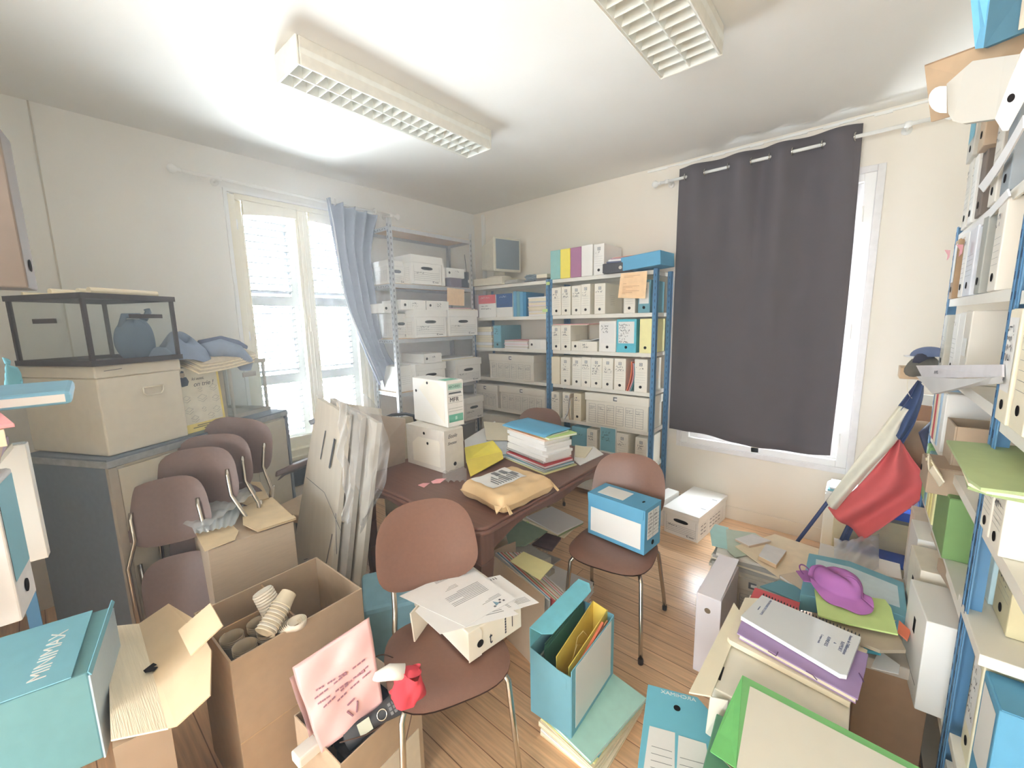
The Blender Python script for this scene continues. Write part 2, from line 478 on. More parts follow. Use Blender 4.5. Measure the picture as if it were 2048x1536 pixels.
for i in range(26):
    x0 = 2.1+i*.085; c.box(x0, -.012-.004*math.sin(i*1.7), H-.028-.004*math.sin(i*2.3), x0+.086, 0, H-.014)
struct(c.build('trim_1', WPAINT))
struct(MB().box(0, -3.425, .9, .006, -3.418, H).build('trim_2', M('seam_grey', (196, 190, 176), var=.05)))
struct(MB().box(0, -2.51, .30, .03, -1.48, .50).build('trim_3', M('radiator_grille', (88, 96, 106), var=.1, scale=6, stretch=(1, 1, 40))))

GLASS = see_through('window_glass')
# ---- window 1
W1 = bpy.data.objects.new('window_1', None); COL.objects.link(W1); W1['kind'] = 'structure'
W1.location = (0, -1.99, .58)
def yz(pts, x0, x1, mb, mi=0):   # outline in local y,z extruded along x
    mb.slab([(x1, p[0], p[1]) for p in pts], x1-x0, mi)
fr = MB()      # fixed frame and wall trim
for y0, y1 in ((-.53, -.485), (.485, .53)): fr.box(-.11, y0, 0, .012, y1, 2.03)
fr.box(-.11, -.53, -.03, .03, .53, .035); fr.box(-.11, -.485, 2.0, .012, .485, 2.04)
fr.build('frame', CPAINT, W1, bevel=.004)
tr = MB()
for y0, y1 in ((-.555, -.53), (.53, .555)): tr.box(0, y0, -.03, .018, y1, 2.055)
tr.box(0, -.555, 2.04, .018, .555, 2.065)
tr.build('trim', WPAINT, W1, bevel=.003)
sl = MB(); sl.box(-.02, -.53, -.05, .055, .53, -.02); sl.build('sill', CPAINT, W1, bevel=.006)
for s_ in (-1, 1):
    y0, y1 = (-.485, -.002) if s_ < 0 else (.002, .485)
    lf = MB(); sw = .05
    lf.box(-.07, y0, .035, -.03, y0+sw, 2.0); lf.box(-.07, y1-sw, .035, -.03, y1, 2.0)
    lf.box(-.07, y0+sw, .035, -.03, y1-sw, .13)
    ar = [(y0+sw, 2.0), (y1-sw, 2.0)]
    for k in range(9):
        t_ = k/8; yy = y1-sw+(y0+2*sw-y1)*t_
        ar.append((yy, 1.93-.045*((yy/.485)**2)))
    yz(ar, -.07, -.03, lf)
    # bead round the glass
    lf.box(-.032, y0+sw-.008, .13, -.022, y0+sw+.004, 1.9); lf.box(-.032, y1-sw-.004, .13, -.022, y1-sw+.008, 1.9)
    o = lf.build('casement', CPAINT, W1, bevel=.004)
    MB().box(-.052, y0+sw-.002, .12, -.048, y1-sw+.002, 1.97).build('pane', GLASS, W1)
    hg = MB()
    for z in (.18, 1.0, 1.82): hg.tube([(.004, s_*.488, z-.035), (.004, s_*.488, z+.035)], .009, 8)
    hg.build('hinge', WPAINT, W1, smooth=True)
cr = MB(); cr.box(-.03, -.03, .035, -.008, .03, 2.0); cr.tube([(-.002, 0, .06), (-.002, 0, 1.97)], .007, 8)
cr.build('meeting_rail', CPAINT, W1, bevel=.005)
hd = MB()
for k in range(20):
    pass
hd.tube([(.018, .02*math.cos(a), .42+.03*math.sin(a)) for a in [2*math.pi*k/16 for k in range(16)]], .004, 6, closed=True)
hd.box(-.01, -.018, .37, .012, .018, .47); hd.box(-.01, -.018, 1.02, .012, .018, 1.14)
hd.build('bolt_handle', CPAINT, W1, bevel=.002)
# louvred shutters outside, folded open a little behind the glass
for s_ in (-1, 1):
    sh = bpy.data.objects.new('louvred_shutter', None); COL.objects.link(sh); sh.parent = W1
    sh.location = (-.20, s_*.5, 0)
    f_ = MB(); w_ = .49
    def sy(v): return -s_*v
    def bx(mb, a, b, z0, z1, x0=-.02, x1=.02):
        ya, yb = sorted((sy(a), sy(b))); mb.box(x0, ya, z0, x1, yb, z1)
    bx(f_, 0, .06, .04, 2.0); bx(f_, w_-.06, w_, .04, 2.0)
    for z0, z1 in ((.04, .12), (.58, .66), (1.24, 1.32), (1.92, 2.0)): bx(f_, .06, w_-.06, z0, z1)
    f_.build('shutter_frame', M('shutter_rail', (150, 154, 158), rough=.5), sh)
    q = MB()
    for za, zb in ((.12, .58), (.66, 1.24), (1.32, 1.92)):
        n = int((zb-za)/.052)
        for k in range(n):
            z = za+(k+.5)*(zb-za)/n
            ya, yb = sorted((sy(.05), sy(w_-.05)))
            q.hexa([(-.028, ya, z-.022), (.022, ya, z+.013), (.022, yb, z+.013), (-.028, yb, z-.022)],
                   [(-.028, ya, z-.016), (.022, ya, z+.019), (.022, yb, z+.019), (-.028, yb, z-.016)])
    q.build('slats', M('shutter_darkened', (86, 90, 94), rough=.5), sh)  # white slats coloured dark so they stand out against the glare
# ---- window 2
W2 = bpy.data.objects.new('window_2', None); COL.objects.link(W2); W2['kind'] = 'structure'
W2.location = (3.03, 0, .59)
fr = MB()
for x0, x1 in ((-.56, -.50), (.50, .56)): fr.box(x0, -.012, 0, x1, .11, 1.95)
fr.box(-.50, -.012, 1.90, .50, .11, 1.95); fr.box(-.50, -.012, -.0, .50, .11, .05)
fr.build('frame', WPAINT, W2, bevel=.004)
tr = MB()
for x0, x1 in ((-.60, -.56), (.56, .60)): tr.box(x0, -.02, -.04, x1, 0, 1.99)
tr.box(-.56, -.02, 1.95, .56, 0, 1.99); tr.box(-.56, -.02, -.04, .56, 0, 0)
tr.build('trim', M('trim_grey_white', (228, 226, 224)), W2, bevel=.003)
for s_ in (-1, 1):
    x0, x1 = (-.5, -.002) if s_ < 0 else (.002, .5)
    lf = MB(); sw = .055
    lf.box(x0, .03, .05, x0+sw, .07, 1.90); lf.box(x1-sw, .03, .05, x1, .07, 1.90)
    lf.box(x0+sw, .03, .05, x1-sw, .07, .14); lf.box(x0+sw, .03, 1.80, x1-sw, .07, 1.90)
    lf.build('casement', WPAINT, W2, bevel=.004)
    MB().box(x0+sw-.002, .048, .13, x1-sw+.002, .052, 1.81).build('pane', GLASS, W2)
    hg = MB()
    for z in (.2, .95, 1.7):
        hg.tube([(s_*.502, -.018, z-.05), (s_*.502, -.018, z+.05)], .011, 8); hg.box(s_*.50-.012, -.016, z-.012, s_*.50+.012, -.004, z+.012)
    hg.build('hinge', WPAINT, W2, smooth=False, bevel=.001)
b_ = MB(); b_.tube([(0, .005, .02), (0, .005, 1.92)], .008, 8); b_.box(-.025, -.012, .01, .025, .02, .06); b_.lathe([(0, 0), (.014, .002), (.016, .012), (.008, .02), (0, .021)], 12, 0, (0, -.02, .06))
b_.build('window_bolt', CPAINT, W2)

# ================================================================ ceiling lights
TUBE = bpy.data.materials.new('lamp_tube'); TUBE.use_nodes = True
TUBE.node_tree.nodes['Principled BSDF'].inputs['Base Color'].default_value = (.9, .92, .9, 1)
def ceiling_light(x0, x1, y0, y1, label):
    cx, cy = (x0+x1)/2, (y0+y1)/2; w_, l_ = (x1-x0)/2, (y1-y0)/2
    t = thing('ceiling_light', label, 'ceiling light', (cx, cy, H-.12), 0, 'louvred office ceiling lights')
    b = MB(); g = .013
    b.hexa([(-w_, -l_, .0), (w_, -l_, .0), (w_, -l_+g, .0), (-w_, -l_+g, .0)], [(-w_-.0, -l_-.0, .12), (w_, -l_, .12), (w_, -l_+g, .12), (-w_, -l_+g, .12)])
    b.hexa([(-w_, l_-g, .0), (w_, l_-g, .0), (w_, l_, .0), (-w_, l_, .0)], [(-w_, l_-g, .12), (w_, l_-g, .12), (w_, l_, .12), (-w_, l_, .12)])
    b.box(-w_, -l_+g, 0, -w_+g, l_-g, .12); b.box(w_-g, -l_+g, 0, w_, l_-g, .12); b.box(-w_+g, -l_+g, .10, w_-g, l_-g, .12)
    b.build('housing', M('lamp_housing', (226, 224, 214), rough=.45), t, bevel=.006)
    # two rows of curved reflector cells
    gr = MB(); n = int((2*l_)/.062)
    for k in range(n+1):
        y = -l_+g+k*(2*l_-2*g)/n
        gr.hexa([(-w_+g, y-.0012, .006), (w_-g, y-.0012, .006), (w_-g, y+.0012, .006), (-w_+g, y+.0012, .006)],
                [(-w_+g, y-.008, .06), (w_-g, y-.008, .06), (w_-g, y+.008, .06), (-w_+g, y+.008, .06)])
    gr.build('louvre_blades', M('lamp_louvre', (232, 234, 228), rough=.35, spec=.6), t)
    sp = MB()
    for xx in (-w_+g, 0, w_-g):
        sp.hexa([(xx-.0025, -l_+g, .003), (xx+.0025, -l_+g, .003), (xx+.0025, l_-g, .003), (xx-.0025, l_-g, .003)],
                [(xx-.018, -l_+g, .07), (xx+.018, -l_+g, .07), (xx+.018, l_-g, .07), (xx-.018, l_-g, .07)])
    sp.build('reflector', M('lamp_louvre', (232, 234, 228)), t)
    for sx in (-.5, .5):
        MB().tube([(w_*sx, -l_+.03, .078), (w_*sx, l_-.03, .078)], .013, 12).build('tube', TUBE, t, smooth=True)
    return t
ceiling_light(1.395, 1.628, -2.68, -1.44, 'long white louvred ceiling light nearer the shuttered window')
ceiling_light(2.762, 3.035, -2.70, -1.47, 'long white louvred ceiling light nearer the curtained window')

# ================================================================ curtain rods and curtains
def rod(a, b, label, rings, yaw_wall, off):
    a, b = Vector(a), Vector(b); L_ = (b-a).length
    t = thing('curtain_rod', label, 'curtain rod', a, 0)
    d = b-a
    MB().tube([(0, 0, 0), d], .011, 12).build('pole', WPAINT, t, smooth=True)
    for e, sg in ((Vector((0, 0, 0)), -1), (d, 1)):
        f_ = MB(); dn = d.normalized()*sg
        pts = [e+dn*q for q in (0, .01, .018, .03, .045, .06, .07, .075)]; rr = [.014, .016, .010, .02, .029, .025, .014, .003]
        f_.tube(pts, rr, 14); f_.build('finial', WPAINT, t, smooth=True)
    for k in rings:
        p = d*k; br = MB(); br.tube([p+Vector(off), p+Vector(off)*.0], .008, 8); br.tube([p+Vector(off), p+Vector(off)*.93], .026, 14)
        br.tube([p+Vector((0, 0, -.014))-Vector(off)*.0, p+Vector((0, 0, .014))], .017, 10)
        br.build('bracket', WPAINT, t, smooth=True)
    return t
rod(FY(1322, 366, -.11), (3.83, -.11, FY(1840, 243, -.11).z), 'white curtain rod above the window with the wide dark curtain', (.03, .92), 0, (0, .11, 0))
rod(FX(362, 341, .11), FX(786, 432, .11), 'white curtain rod above the shuttered window', (.13, .985), 0, (-.11, 0, 0))

CURT = M('curtain_dark_taupe', (92, 86, 90), rough=.85, var=.04, scale=8, bump=.1, bscale=300)
RZ2 = FY(1540, 316, -.11).z
def rodz(x):
    a = FY(1322, 366, -.11); b = FY(1840, 243, -.11); return a.z+(b.z-a.z)*(x-a.x)/(b.x-a.x)
gx = [FY(px, py, -.11).x for px, py in ((1372, 352), (1411, 344), (1458, 331), (1504, 321), (1541, 312), (1586, 303), (1646, 288), (1711, 273))]
XL, XR = 2.388, 3.497
import bisect
def phase(x):
    ks = [XL-.12]+gx+[XR+.05]
    i = max(0, min(len(ks)-2, bisect.bisect(ks, x)-1)); return i+(x-ks[i])/(ks[i+1]-ks[i])
def c2(u, v):
    x = XL+(XR-XL)*u
    ph = phase(x)     # grommets sit on whole numbers; between odd ones the cloth passes behind the rod
    wv = math.cos(math.pi*(ph-.5))
    amp = .034*(1-v)**3+.010
    y = -.11+amp*wv*(-1)*(-1)
    y += (.020*math.sin(7.5*u+1.2)+.012*math.sin(17*u+2*v))*min(1, v*3)*(1-.5*max(0, u-.6)/.4)
    z0 = rodz(x)+.075+.008*math.sin(ph*math.pi)
    zb = .70+.018*math.sin(6*u+.6)-.012*u
    xx = x+(.012*math.sin(v*3.0))*(u-.3)*1.5-.03*v*(1-u)*0
    return (xx, y-.01*v, z0+(zb-z0)*v)
ct = thing('curtain', 'wide dark taupe eyelet curtain drawn across the window', 'curtain', (0, 0, 0))
MB().grid(c2, 140, 30).build('panel', CURT, ct, smooth=True, solid=.003)
gm = []
for i, x in enumerate(gx):
    g = MB(); c = Vector((x, -.11, rodz(x)))
    g.tube([c+Vector((.005*math.cos(a), .026*math.cos(a)*0+.024*math.cos(a), .024*math.sin(a))) for a in [2*math.pi*k/20 for k in range(20)]], .005, 6, closed=True)
    g.build('eyelet', CHROME, ct, smooth=True)
# gathered curtain on the shuttered window, swept towards the steel shelving
CURT2 = M('curtain_slate', (124, 130, 146), rough=.85, var=.04, scale=8)
Lp = [((650, 398)), (657, 440), (668, 500), (688, 600), (712, 665), (735, 722), (757, 770)]
Rp = [((757, 432)), (748, 470), (742, 520), (752, 600), (757, 650), (772, 700), (788, 725)]
LL = [FX(*p, .13) for p in Lp]; RR = [FX(*p, .13) for p in Rp]
def smp(P_, v):
    k = v*(len(P_)-1); i = min(len(P_)-2, int(k)); t_ = k-i
    def cr(a, b, c, d, t): return .5*((2*b)+(-a+c)*t+(2*a-5*b+4*c-d)*t*t+(-a+3*b-3*c+d)*t**3)
    g = lambda j: P_[max(0, min(len(P_)-1, j))]
    return cr(g(i-1), g(i), g(i+1), g(i+2), t_)
def c1f(u, v):
    a, b = smp(LL, v), smp(RR, v)
    p = a+(b-a)*u
    fold = math.sin(u*math.pi*2*4.5+.6)
    p = p+Vector((fold*(.045-.02*v), 0, .0))
    if v < .02: p.z += .012*math.sin(u*26)
    return p
ct = thing('curtain', 'narrow slate grey curtain gathered beside the shuttered window', 'curtain', (0, 0, 0))
MB().grid(c1f, 90, 40).build('panel', CURT2, ct, smooth=True, solid=.003)
def tailf(u, v):
    a = FX(757+14*v, 742+34*v, .15-.03*v); b = FX(788+2*v, 700+22*v, .15)
    p = a+(b-a)*u; return p+Vector((.03*math.sin(u*11+v*4), 0, -.02*math.sin(v*3)))
MB().grid(lambda u, v: Vector(FX(750+18*u+(v*28), 735+(50-20*u)*v-22*u, .17))+Vector((.03*math.sin(u*9+v*5), 0, 0)), 24, 16).build('tail', CURT2, ct, smooth=True, solid=.003)
lin_ = MB()
lin_.grid(lambda u, v: smp(LL, v)+Vector((.05+.02*math.sin(v*9), -.004+.016*u*math.sin(v*math.pi), 0)), 3, 30)
lin_.build('pale_lining', M('curtain_lining', (196, 196, 200), rough=.9), ct, smooth=True, solid=.002)
for u in (.03, .97):
    p = c1f(u, .02); q = FX(786, 432, .11); 
    g = MB(); c = FX(668 if u < .5 else 748, 404 if u < .5 else 423, .11)
    g.tube([c+Vector((.026*math.cos(a), .004, .026*math.sin(a))) for a in [2*math.pi*k/20 for k in range(20)]], .005, 6, closed=True)
    g.build('eyelet', WPAINT, ct, smooth=True)
# ================================================================ blue racks on the back wall
def rack(name, label, x0, x1, zs, Y0, Y1, top, posts=True, shelf_t=.032):
    """bay with shelves from x0..x1 (front Y0, back Y1)"""
    t = thing(name, label, 'shelving unit', ((x0+x1)/2, Y0, 0), 0)
    w2 = (x1-x0)/2; dd = Y1-Y0
    if posts:
        for sx in (-w2, w2):
            for yy in (0, dd-.03):
                p = MB(); s_ = 1 if sx < 0 else -1
                p.box(sx-.018, yy, 0, sx+.018, yy+.003, top); p.box(sx-.018 if sx < 0 else sx+.015, yy, 0, sx-.015 if sx < 0 else sx+.018, yy+.03, top)
                p.box(sx-.006, yy-.0015, 0, sx+.006, yy+.0, top)
                for k in range(int(top/.05)): p.box(sx-.003, yy-.0022, .03+k*.05, sx+.003, yy-.0014, .05+k*.05, 1)
                p.build('upright', [RACKB, M('slot_dark', (30, 62, 98), var=0)], t)
    for z in zs:
        s_ = MB(); s_.box(-w2+.016, .004, z-shelf_t, w2-.016, .010, z); s_.box(-w2+.016, .010, z-.003, w2-.016, dd, z); s_.box(-w2+.016, dd-.01, z-shelf_t, w2-.016, dd, z-.003)
        s_.box(-w2+.016, .01, z-shelf_t, -w2+.02, dd-.01, z-.003); s_.box(w2-.02, .01, z-shelf_t, w2-.016, dd-.01, z-.003)
        s_.build('shelf', SHELFW, t)
    return t
ZB = [.10, .40, .72, 1.05, 1.375, 1.70, 2.03]
YF = -.35
rack('shelving_unit', 'blue and ivory steel rack nearer the curtained window on the back wall', 1.335, 2.33, ZB, YF, -.01, 2.04)
rack('shelving_unit', 'blue and ivory steel rack in the corner carrying an old monitor', .30, 1.297, ZB, YF, -.01, 2.04)

def row_B(z, items, rowname, Y=YF-.005):
    """items: (px0, px1, height, depth, body, spine style, words, extra dict)"""
    n = len(items)
    for i, it in enumerate(items):
        p0, p1, h, d, body, sp, words = it[:7]; ex = it[7] if len(it) > 7 else {}
        zz = z+.001+ex.pop('dz', 0)
        a, b = colX(p0, Y, zz+.01), colX(p1, Y, zz+.01)
        w_ = b-a-.002
        archive(((a+b)/2, Y+ex.pop('dy', 0)-random.uniform(0, .008), zz), ex.pop('yaw', 0)+random.uniform(-.6, .6), w_, h, d, body, words+' '+rowname, sp, **ex)
G1 = 'archive boxes on the blue racks of the back wall'
# top of the rack
r = 'on top of the blue rack'
row_B(2.03, [(1101, 1121, .255, .30, M('board_pale_teal', (150, 200, 198)), 'none', 'pale teal archive box, leftmost standing', dict(ink=5, hole=False)),
             (1121, 1141, .255, .30, YEL, 'none', 'yellow archive box standing', dict(ink=4, hole=False)),
             (1141, 1162.5, .255, .30, MAUVE, 'none', 'mauve archive box standing', dict(ink=5, hole=False)),
             (1162.5, 1185, .262, .30, WHITE, 'none', 'plain white archive box beside the mauve one', dict(ink=3, hole=False)),
             (1187, 1208, .255, .33, WHITE, 'M', 'white archive box with a square emblem, last standing', dict(ink=1))], r)
r = 'one shelf below the coloured boxes'
M_ = 'white archive box with a square emblem,'
row_B(1.70, [(1104, 1122.5, .252, .30, CREAM, 'M', M_+' first', {}), (1123, 1141.5, .255, .30, CREAM, 'M', M_+' second', {}),
             (1143.5, 1162, .255, .30, CREAM, 'M', M_+' third', {}), (1162.5, 1181, .262, .30, CREAM, 'M', M_+' fourth', {}),
             (1189, 1211, .257, .32, CREAM, 'M', M_+' fifth', dict(ink=1, side=True)),
             (1247, 1270, .255, .30, CREAM, 'ruled', 'cream archive box behind the hanging kraft sheet', dict(ink=1)),
             (1276, 1300, .255, .30, TEAL, 'label', 'pale blue archive box with white label, by the post', dict(ink=2))], r)
r = 'on the third shelf of the blue rack'
row_B(1.375, [(1104, 1122, .225, .30, CREAM, 'M', 'narrow cream archive box, first', {}), (1122.5, 1142, .228, .31, CREAM, 'M', 'narrow cream archive box, second', dict(side=True)),
              (1143, 1195, .085, .28, CREAM, 'band', 'cream archive box lying flat', dict(ink=2)),
              (1198, 1232, .262, .27, WHITE, 'label', 'broad white archive box with taped label', dict(ink=3)),
              (1232.5, 1272, .275, .30, M('board_cyan', (96, 188, 208)), 'label', 'broad cyan archive box with white handwritten label', dict(ink=7)),
              (1278, 1302, .275, .30, PYEL, 'none', 'pale yellow archive box', dict(ink=5))], r)
r = 'on the fourth shelf of the blue rack'
row_B(1.05, [(1103, 1120, .26, .30, PAPERC, 'none', 'cream binder without hole', dict(ink=2, hole=False)),
             (1122, 1141, .26, .30, CREAM, 'M', 'archive box with three ink lines, second along', dict(ink=3)), (1144.5, 1163, .262, .30, CREAM, 'M', 'archive box with one ink line, third along', dict(ink=1)),
             (1163, 1182, .268, .30, CREAM, 'M', 'archive box with two ink lines, fourth along', dict(ink=2)), (1182, 1204, .268, .30, CREAM, 'M', 'archive box with four ink lines, fifth along', dict(ink=4)),
             (1204, 1226, .27, .30, CREAM, 'M', 'archive box written to half height, sixth along', dict(ink=3)), (1228, 1251, .27, .32, CREAM, 'M', 'archive box next to the leaning folders', dict(ink=2)),
             (1268, 1294, .272, .30, CREAM, 'M', 'archive box against the blue post', dict(ink=1))], r)
r = 'on the fifth shelf of the blue rack'
row_B(.72, [(1103, 1119, .25, .30, CREAM, 'M', 'archive box beside the post', {}), (1125, 1141, .255, .30, CREAM, 'M', 'archive box with papers bulging from it', {}),
            (1147, 1162, .26, .32, PAPERC, 'ruled', 'cream ruled archive box', {})], r)
r = 'low on the blue back-wall rack'
row_B(.40, [(1143, 1173, .26, .30, LBLUE, 'bluelabel', 'archive box with pale blue front', dict(ink=2, hole=False)), (1173.5, 1194, .262, .30, CREAM, 'M', 'small cream archive box', {}),
            (1199, 1232, .31, .30, WHITE, 'bluelabel', 'tall white box with pale blue label', dict(ink=4, hole=False)), (1232.5, 1256, .27, .31, CREAM, 'M', 'cream archive box next to the tall one', {}),
            (1269, 1293, .26, .30, CREAM, 'M', 'cream archive box beside the blue post', {})], r)
# storage boxes on the racks
def store_B(px0, px1, z, h, d, label, kind='grid', Y=YF-.02, **k):
    a, b = colX(px0, Y, z+.01), colX(px1, Y, z+.01)
    return storage(((a+b)/2, Y, z+.001), 0, b-a-.006, h, min(d, .31), label, kind, **k)
store_B(1170, 1296, .72, .285, .33, 'wide white storage box with printed columns on the fifth shelf, blue rack', body=CREAM, group=None)
store_B(979, 1068, 1.05, .262, .33, 'grey-white storage box with printed columns under the lying archive box', body=BGREY)
store_B(1000, 1091, .72, .26, .33, 'grey-white storage box with printed columns and raised lid beside the chair', body=BGREY)
store_B(948, 996, .72, .25, .33, 'grey-white storage box half hidden behind the steel shelving, fifth shelf', body=BGREY)
store_B(963, 1030, .40, .24, .33, 'grey storage box on the lowest shelf behind the desk papers', 'hand', body=BGREY)

# corner bay
a, b = colX(945, YF, 1.71), colX(958, YF, 1.71)
archive(((a+b)/2, YF, 1.70), 0, b-a, .25, .3, M('board_lilac_grey', (196, 184, 192)), 'lilac grey binder at the corner end of the upper shelf', 'none', hole=False)
def twotone(px0, px1, z, h, split, cA, cB, label, ink=2, cat='binder', name='box_file'):
    a, b = colX(px0, YF, z+.01), colX(px1, YF, z+.01); w_ = b-a-.003
    t = thing(name, label, cat, ((a+b)/2, YF-.006, z), random.uniform(-1, 1))
    MB().box(-w_/2, 0, 0, w_/2, .3, h).build('body', cB, t, bevel=.002)
    MB().box(-w_/2, -.0015, h*split, w_/2, 0, h).build('spine_band', cA, t)
    p = MB(); scribble(p, (-w_*.35, -.0035, h*.86), (1, 0, 0), (0, 0, 1), w_*.6, .014, 0, random, 1)
    scribble(p, (-w_*.35, -.0035, h*.5), (1, 0, 0), (0, 0, 1), w_*.7, .012, 1, random, ink, 2.6); p.build('writing', [LABEL, INK], t)
    return t
twotone(958.5, 993, 1.70, .235, .62, RED, WHITE, 'white box file with a red-pink top band on the corner rack')
twotone(994, 1026.5, 1.70, .235, .42, NAVY, WHITE, 'navy box file with white lower label on the corner rack', 1)
a, b = colX(1027, YF, 1.71), colX(1053, YF, 1.71)
for i in range(4):
    w_ = (b-a)/4
    t = thing('card_folder', '%s blue card folder standing between the navy box and the paper pile' % ordinal(i), 'folder', (a+w_*(i+.5), YF, 1.70), 0, 'standing blue folders')
    MB().box(-w_/2+.001, 0, 0, w_/2-.001, .30, .252-.006*i).build('cover', [BLUE, TEAL, BLUE, M('board_blue_deep', (50, 130, 178))][i], t)
def pile_B(px0, px1, z, spec, what, where, Y=-.22, d=.24, **k):
    a, b = colX(px0, YF, z+.02), colX(px1, YF, z+.02)
    return folder_pile((a+b)/2, YF+d/2, z, b-a-.01, d, 0, spec, what, where, rjit=2, jit=.006, **k)
GP = GREYP; PC = PAPERC
BR = M('folder_buff', (196, 160, 132))
pile_B(1055, 1095, 1.70, [(BR, .018, 'buff'), (PC, .014, 'cream'), (BR, .016, 'buff'), (GP, .012, 'grey'), (PC, .024, 'cream'), (GP, .010, 'grey'), (PINK, .012, 'pinkish'), (PC, .02, 'cream'), (BR, .008, 'buff'), (BLUE, .006, 'blue'), (PC, .03, 'cream'), (PAPER, .012, 'white')],
       'folder', 'the tall pile beside the blue folders', group='folders in the tall corner rack pile')
pile_B(951, 985, 1.375, [(GP, .028, 'grey'), (BGREY, .03, 'pale grey'), (GP, .03, 'grey'), (PC, .02, 'cream'), (GP, .028, 'grey'), (BGREY, .035, 'pale grey'), (GP, .028, 'grey'), (PC, .024, 'cream')],
       'file', 'the grey pile beside the steel shelving', group='files in the grey corner rack pile')
a, b = colX(987.5, YF, 1.385), colX(1003, YF, 1.385)
archive(((a+b)/2, YF, 1.375), 0, b-a, .238, .33, TEAL, 'blue archive box with pale spine standing on the corner rack', 'bluelabel', ink=3)
pile_B(1008, 1056, 1.375, [(PAPER, .014, 'white'), (GP, .008, 'grey'), (PAPER, .018, 'white'), (PINK, .01, 'pink'), (PAPER, .02, 'white'), (GP, .008, 'grey'), (PINK, .008, 'pink')],
       'dossier', 'the low pile beside the lying archive box', group='dossiers in the low corner rack pile')
a, b = colX(1058, YF, 1.385), colX(1095, YF, 1.385)
archive(((a+b)/2, YF, 1.375), 0, b-a, .094, .30, WHITE, 'white archive box lying on its side against the middle blue post', 'band', ink=0)
# leaning folders and bulging papers
def leaner(P0, P1, z0, z1, mt, th, label, name='card_folder', cat='folder', bow=.0, group=None):
    """card standing on edge; P0/P1 bottom and top pixel columns of its front edge on the rack front"""
    y = YF-.012; a, b = colX(P0, y, z0), colX(P1, y, z1)
    m = MB()
    m.grid(lambda u, v: (a+(b-a)*v+bow*math.sin(v*math.pi), y+u*.22, z0+(z1-z0)*v), 2, 10)
    return single(m, name, mt, label, cat, group, solid=th)
leaner(1253, 1263, 1.052, 1.30, ORANGE, .008, 'orange folder bulging between two archive boxes', bow=.015)
leaner(1257, 1266, 1.052, 1.29, PINK, .006, 'pink folder leaning beside the orange one', bow=.02)
leaner(1260, 1268, 1.052, 1.285, TEAL, .005, 'thin pale blue folder leaning beside the pink one', bow=.02)
leaner(1128, 1137, .722, .955, PAPER, .014, 'curled white papers bulging from a box, fifth shelf', 'paper_bundle', 'papers', bow=.03)
leaner(1139, 1140, .722, .965, KRAFT, .012, 'kraft envelope standing beside the bulging papers', 'envelope', 'envelope', bow=-.01)
for i, (a, b, z) in enumerate(((1104, 1176, 1.61), (1106, 1178, 1.6165))):
    x0, x1 = colX(a, YF, z), colX(b, YF, z)
    single(MB().box(x0, YF-.01+.01*i, z-.004, x1, YF+.24, z+.0015), 'paper_sheaf', [PAPERC, PINK][i], ['flat cream papers lying on the two narrow archive boxes', 'pinkish papers on top of the cream ones, middle shelf'][i], 'papers')
x0, x1 = colX(1160, YF, 1.47), colX(1199, YF, 1.47)
m = MB(); m.grid(lambda u, v: (x0+(x1-x0)*u, YF-.005+.2*v, 1.468+.018*u*u+.004*math.sin(u*9)), 10, 3)
single(m, 'paper_sheaf', PAPER, 'curling white papers on the lying cream archive box', 'papers', solid=.005)
# blue archive box overhanging the post, with folders on it
p = FY(1245, 545, YF-.05)
archive((2.235, YF-.075, 2.045), -4, .33, .105, .25, BLUE, 'bright blue archive box lying across the top of the blue post', 'none', ink=4, hole=False, tilt=(0, -3.5))
t = thing('box_file', 'dark grey box file lying under the striped papers', 'binder', (2.045, YF-.07, 2.031), 8)
MB().box(-.13, 0, 0, .10, .25, .075).build('body', M('box_file_dark', (74, 72, 78)), t, bevel=.003)
MB().disc((.02, 0, .035), (0, -1, 0), .014, th=.002).build('finger_ring', CHROME, t)
zz = 2.107
for i, (mt, th, nm) in enumerate(((M('folder_dark_blue', (84, 92, 120)), .012, 'dark blue'), (PAPER, .016, 'white'), (M('folder_plum', (164, 136, 150)), .014, 'plum'), (ORANGE, .006, 'orange'))):
    tt = thing('card_folder', nm+' folder fanned on the dark box file on the rack top', 'folder', (2.07+.02*i, YF+.06+.01*i, zz), 14-5*i)
    MB().box(-.15, -.12, 0, .15, .12, th).build('cover', mt, tt); zz += th
t = thing('paper_sheet', 'kraft sheet with faint typing hanging from the rack top', 'paper', (0, 0, 0))
q = [FY(1242, 547, YF-.085), FY(1294, 542, YF-.085), FY(1291, 597, YF-.083), FY(1236.5, 596, YF-.083)]
m = MB(); m.grid(lambda u, v: (q[0]*(1-u)+q[1]*u)*(1-v)+(q[3]*(1-u)+q[2]*u)*v+Vector((0, -.006*math.sin(u*5+v*2), 0)), 8, 8)
m.build('sheet', M('paper_peach', (240, 206, 164)), t, solid=.0012)
m = MB()
for i, v in enumerate((.12, .17, .42, .52, .58, .64, .70, .76, .82)):
    a = q[0]*(1-v)+q[3]*v; b = q[1]*(1-v)+q[2]*v
    P_ = a+(b-a)*.15+Vector((0, -.0095, 0)); m.slab([P_, P_+(b-a)*(.62-.25*(i % 3)), P_+(b-a)*(.62-.25*(i % 3))+Vector((0, 0, -.0035)), P_+Vector((0, 0, -.0035))], .0005)
m.build('typed_lines', M('faint_print', (200, 160, 118)), t)
for i, (c_, w2, lab) in enumerate((((1096, 567), .02, 'small yellow-green note stuck at the rack top shelf edge'), ((1090, 621), .03, 'small yellow-green note stuck to the folder pile'))):
    P_ = FY(c_[0], c_[1], YF-.02-.01*i)
    single(MB().box(P_.x-w2, P_.y-.001, P_.z-.014, P_.x+w2, P_.y, P_.z+.014), 'sticky_note', LIME, lab, 'note')
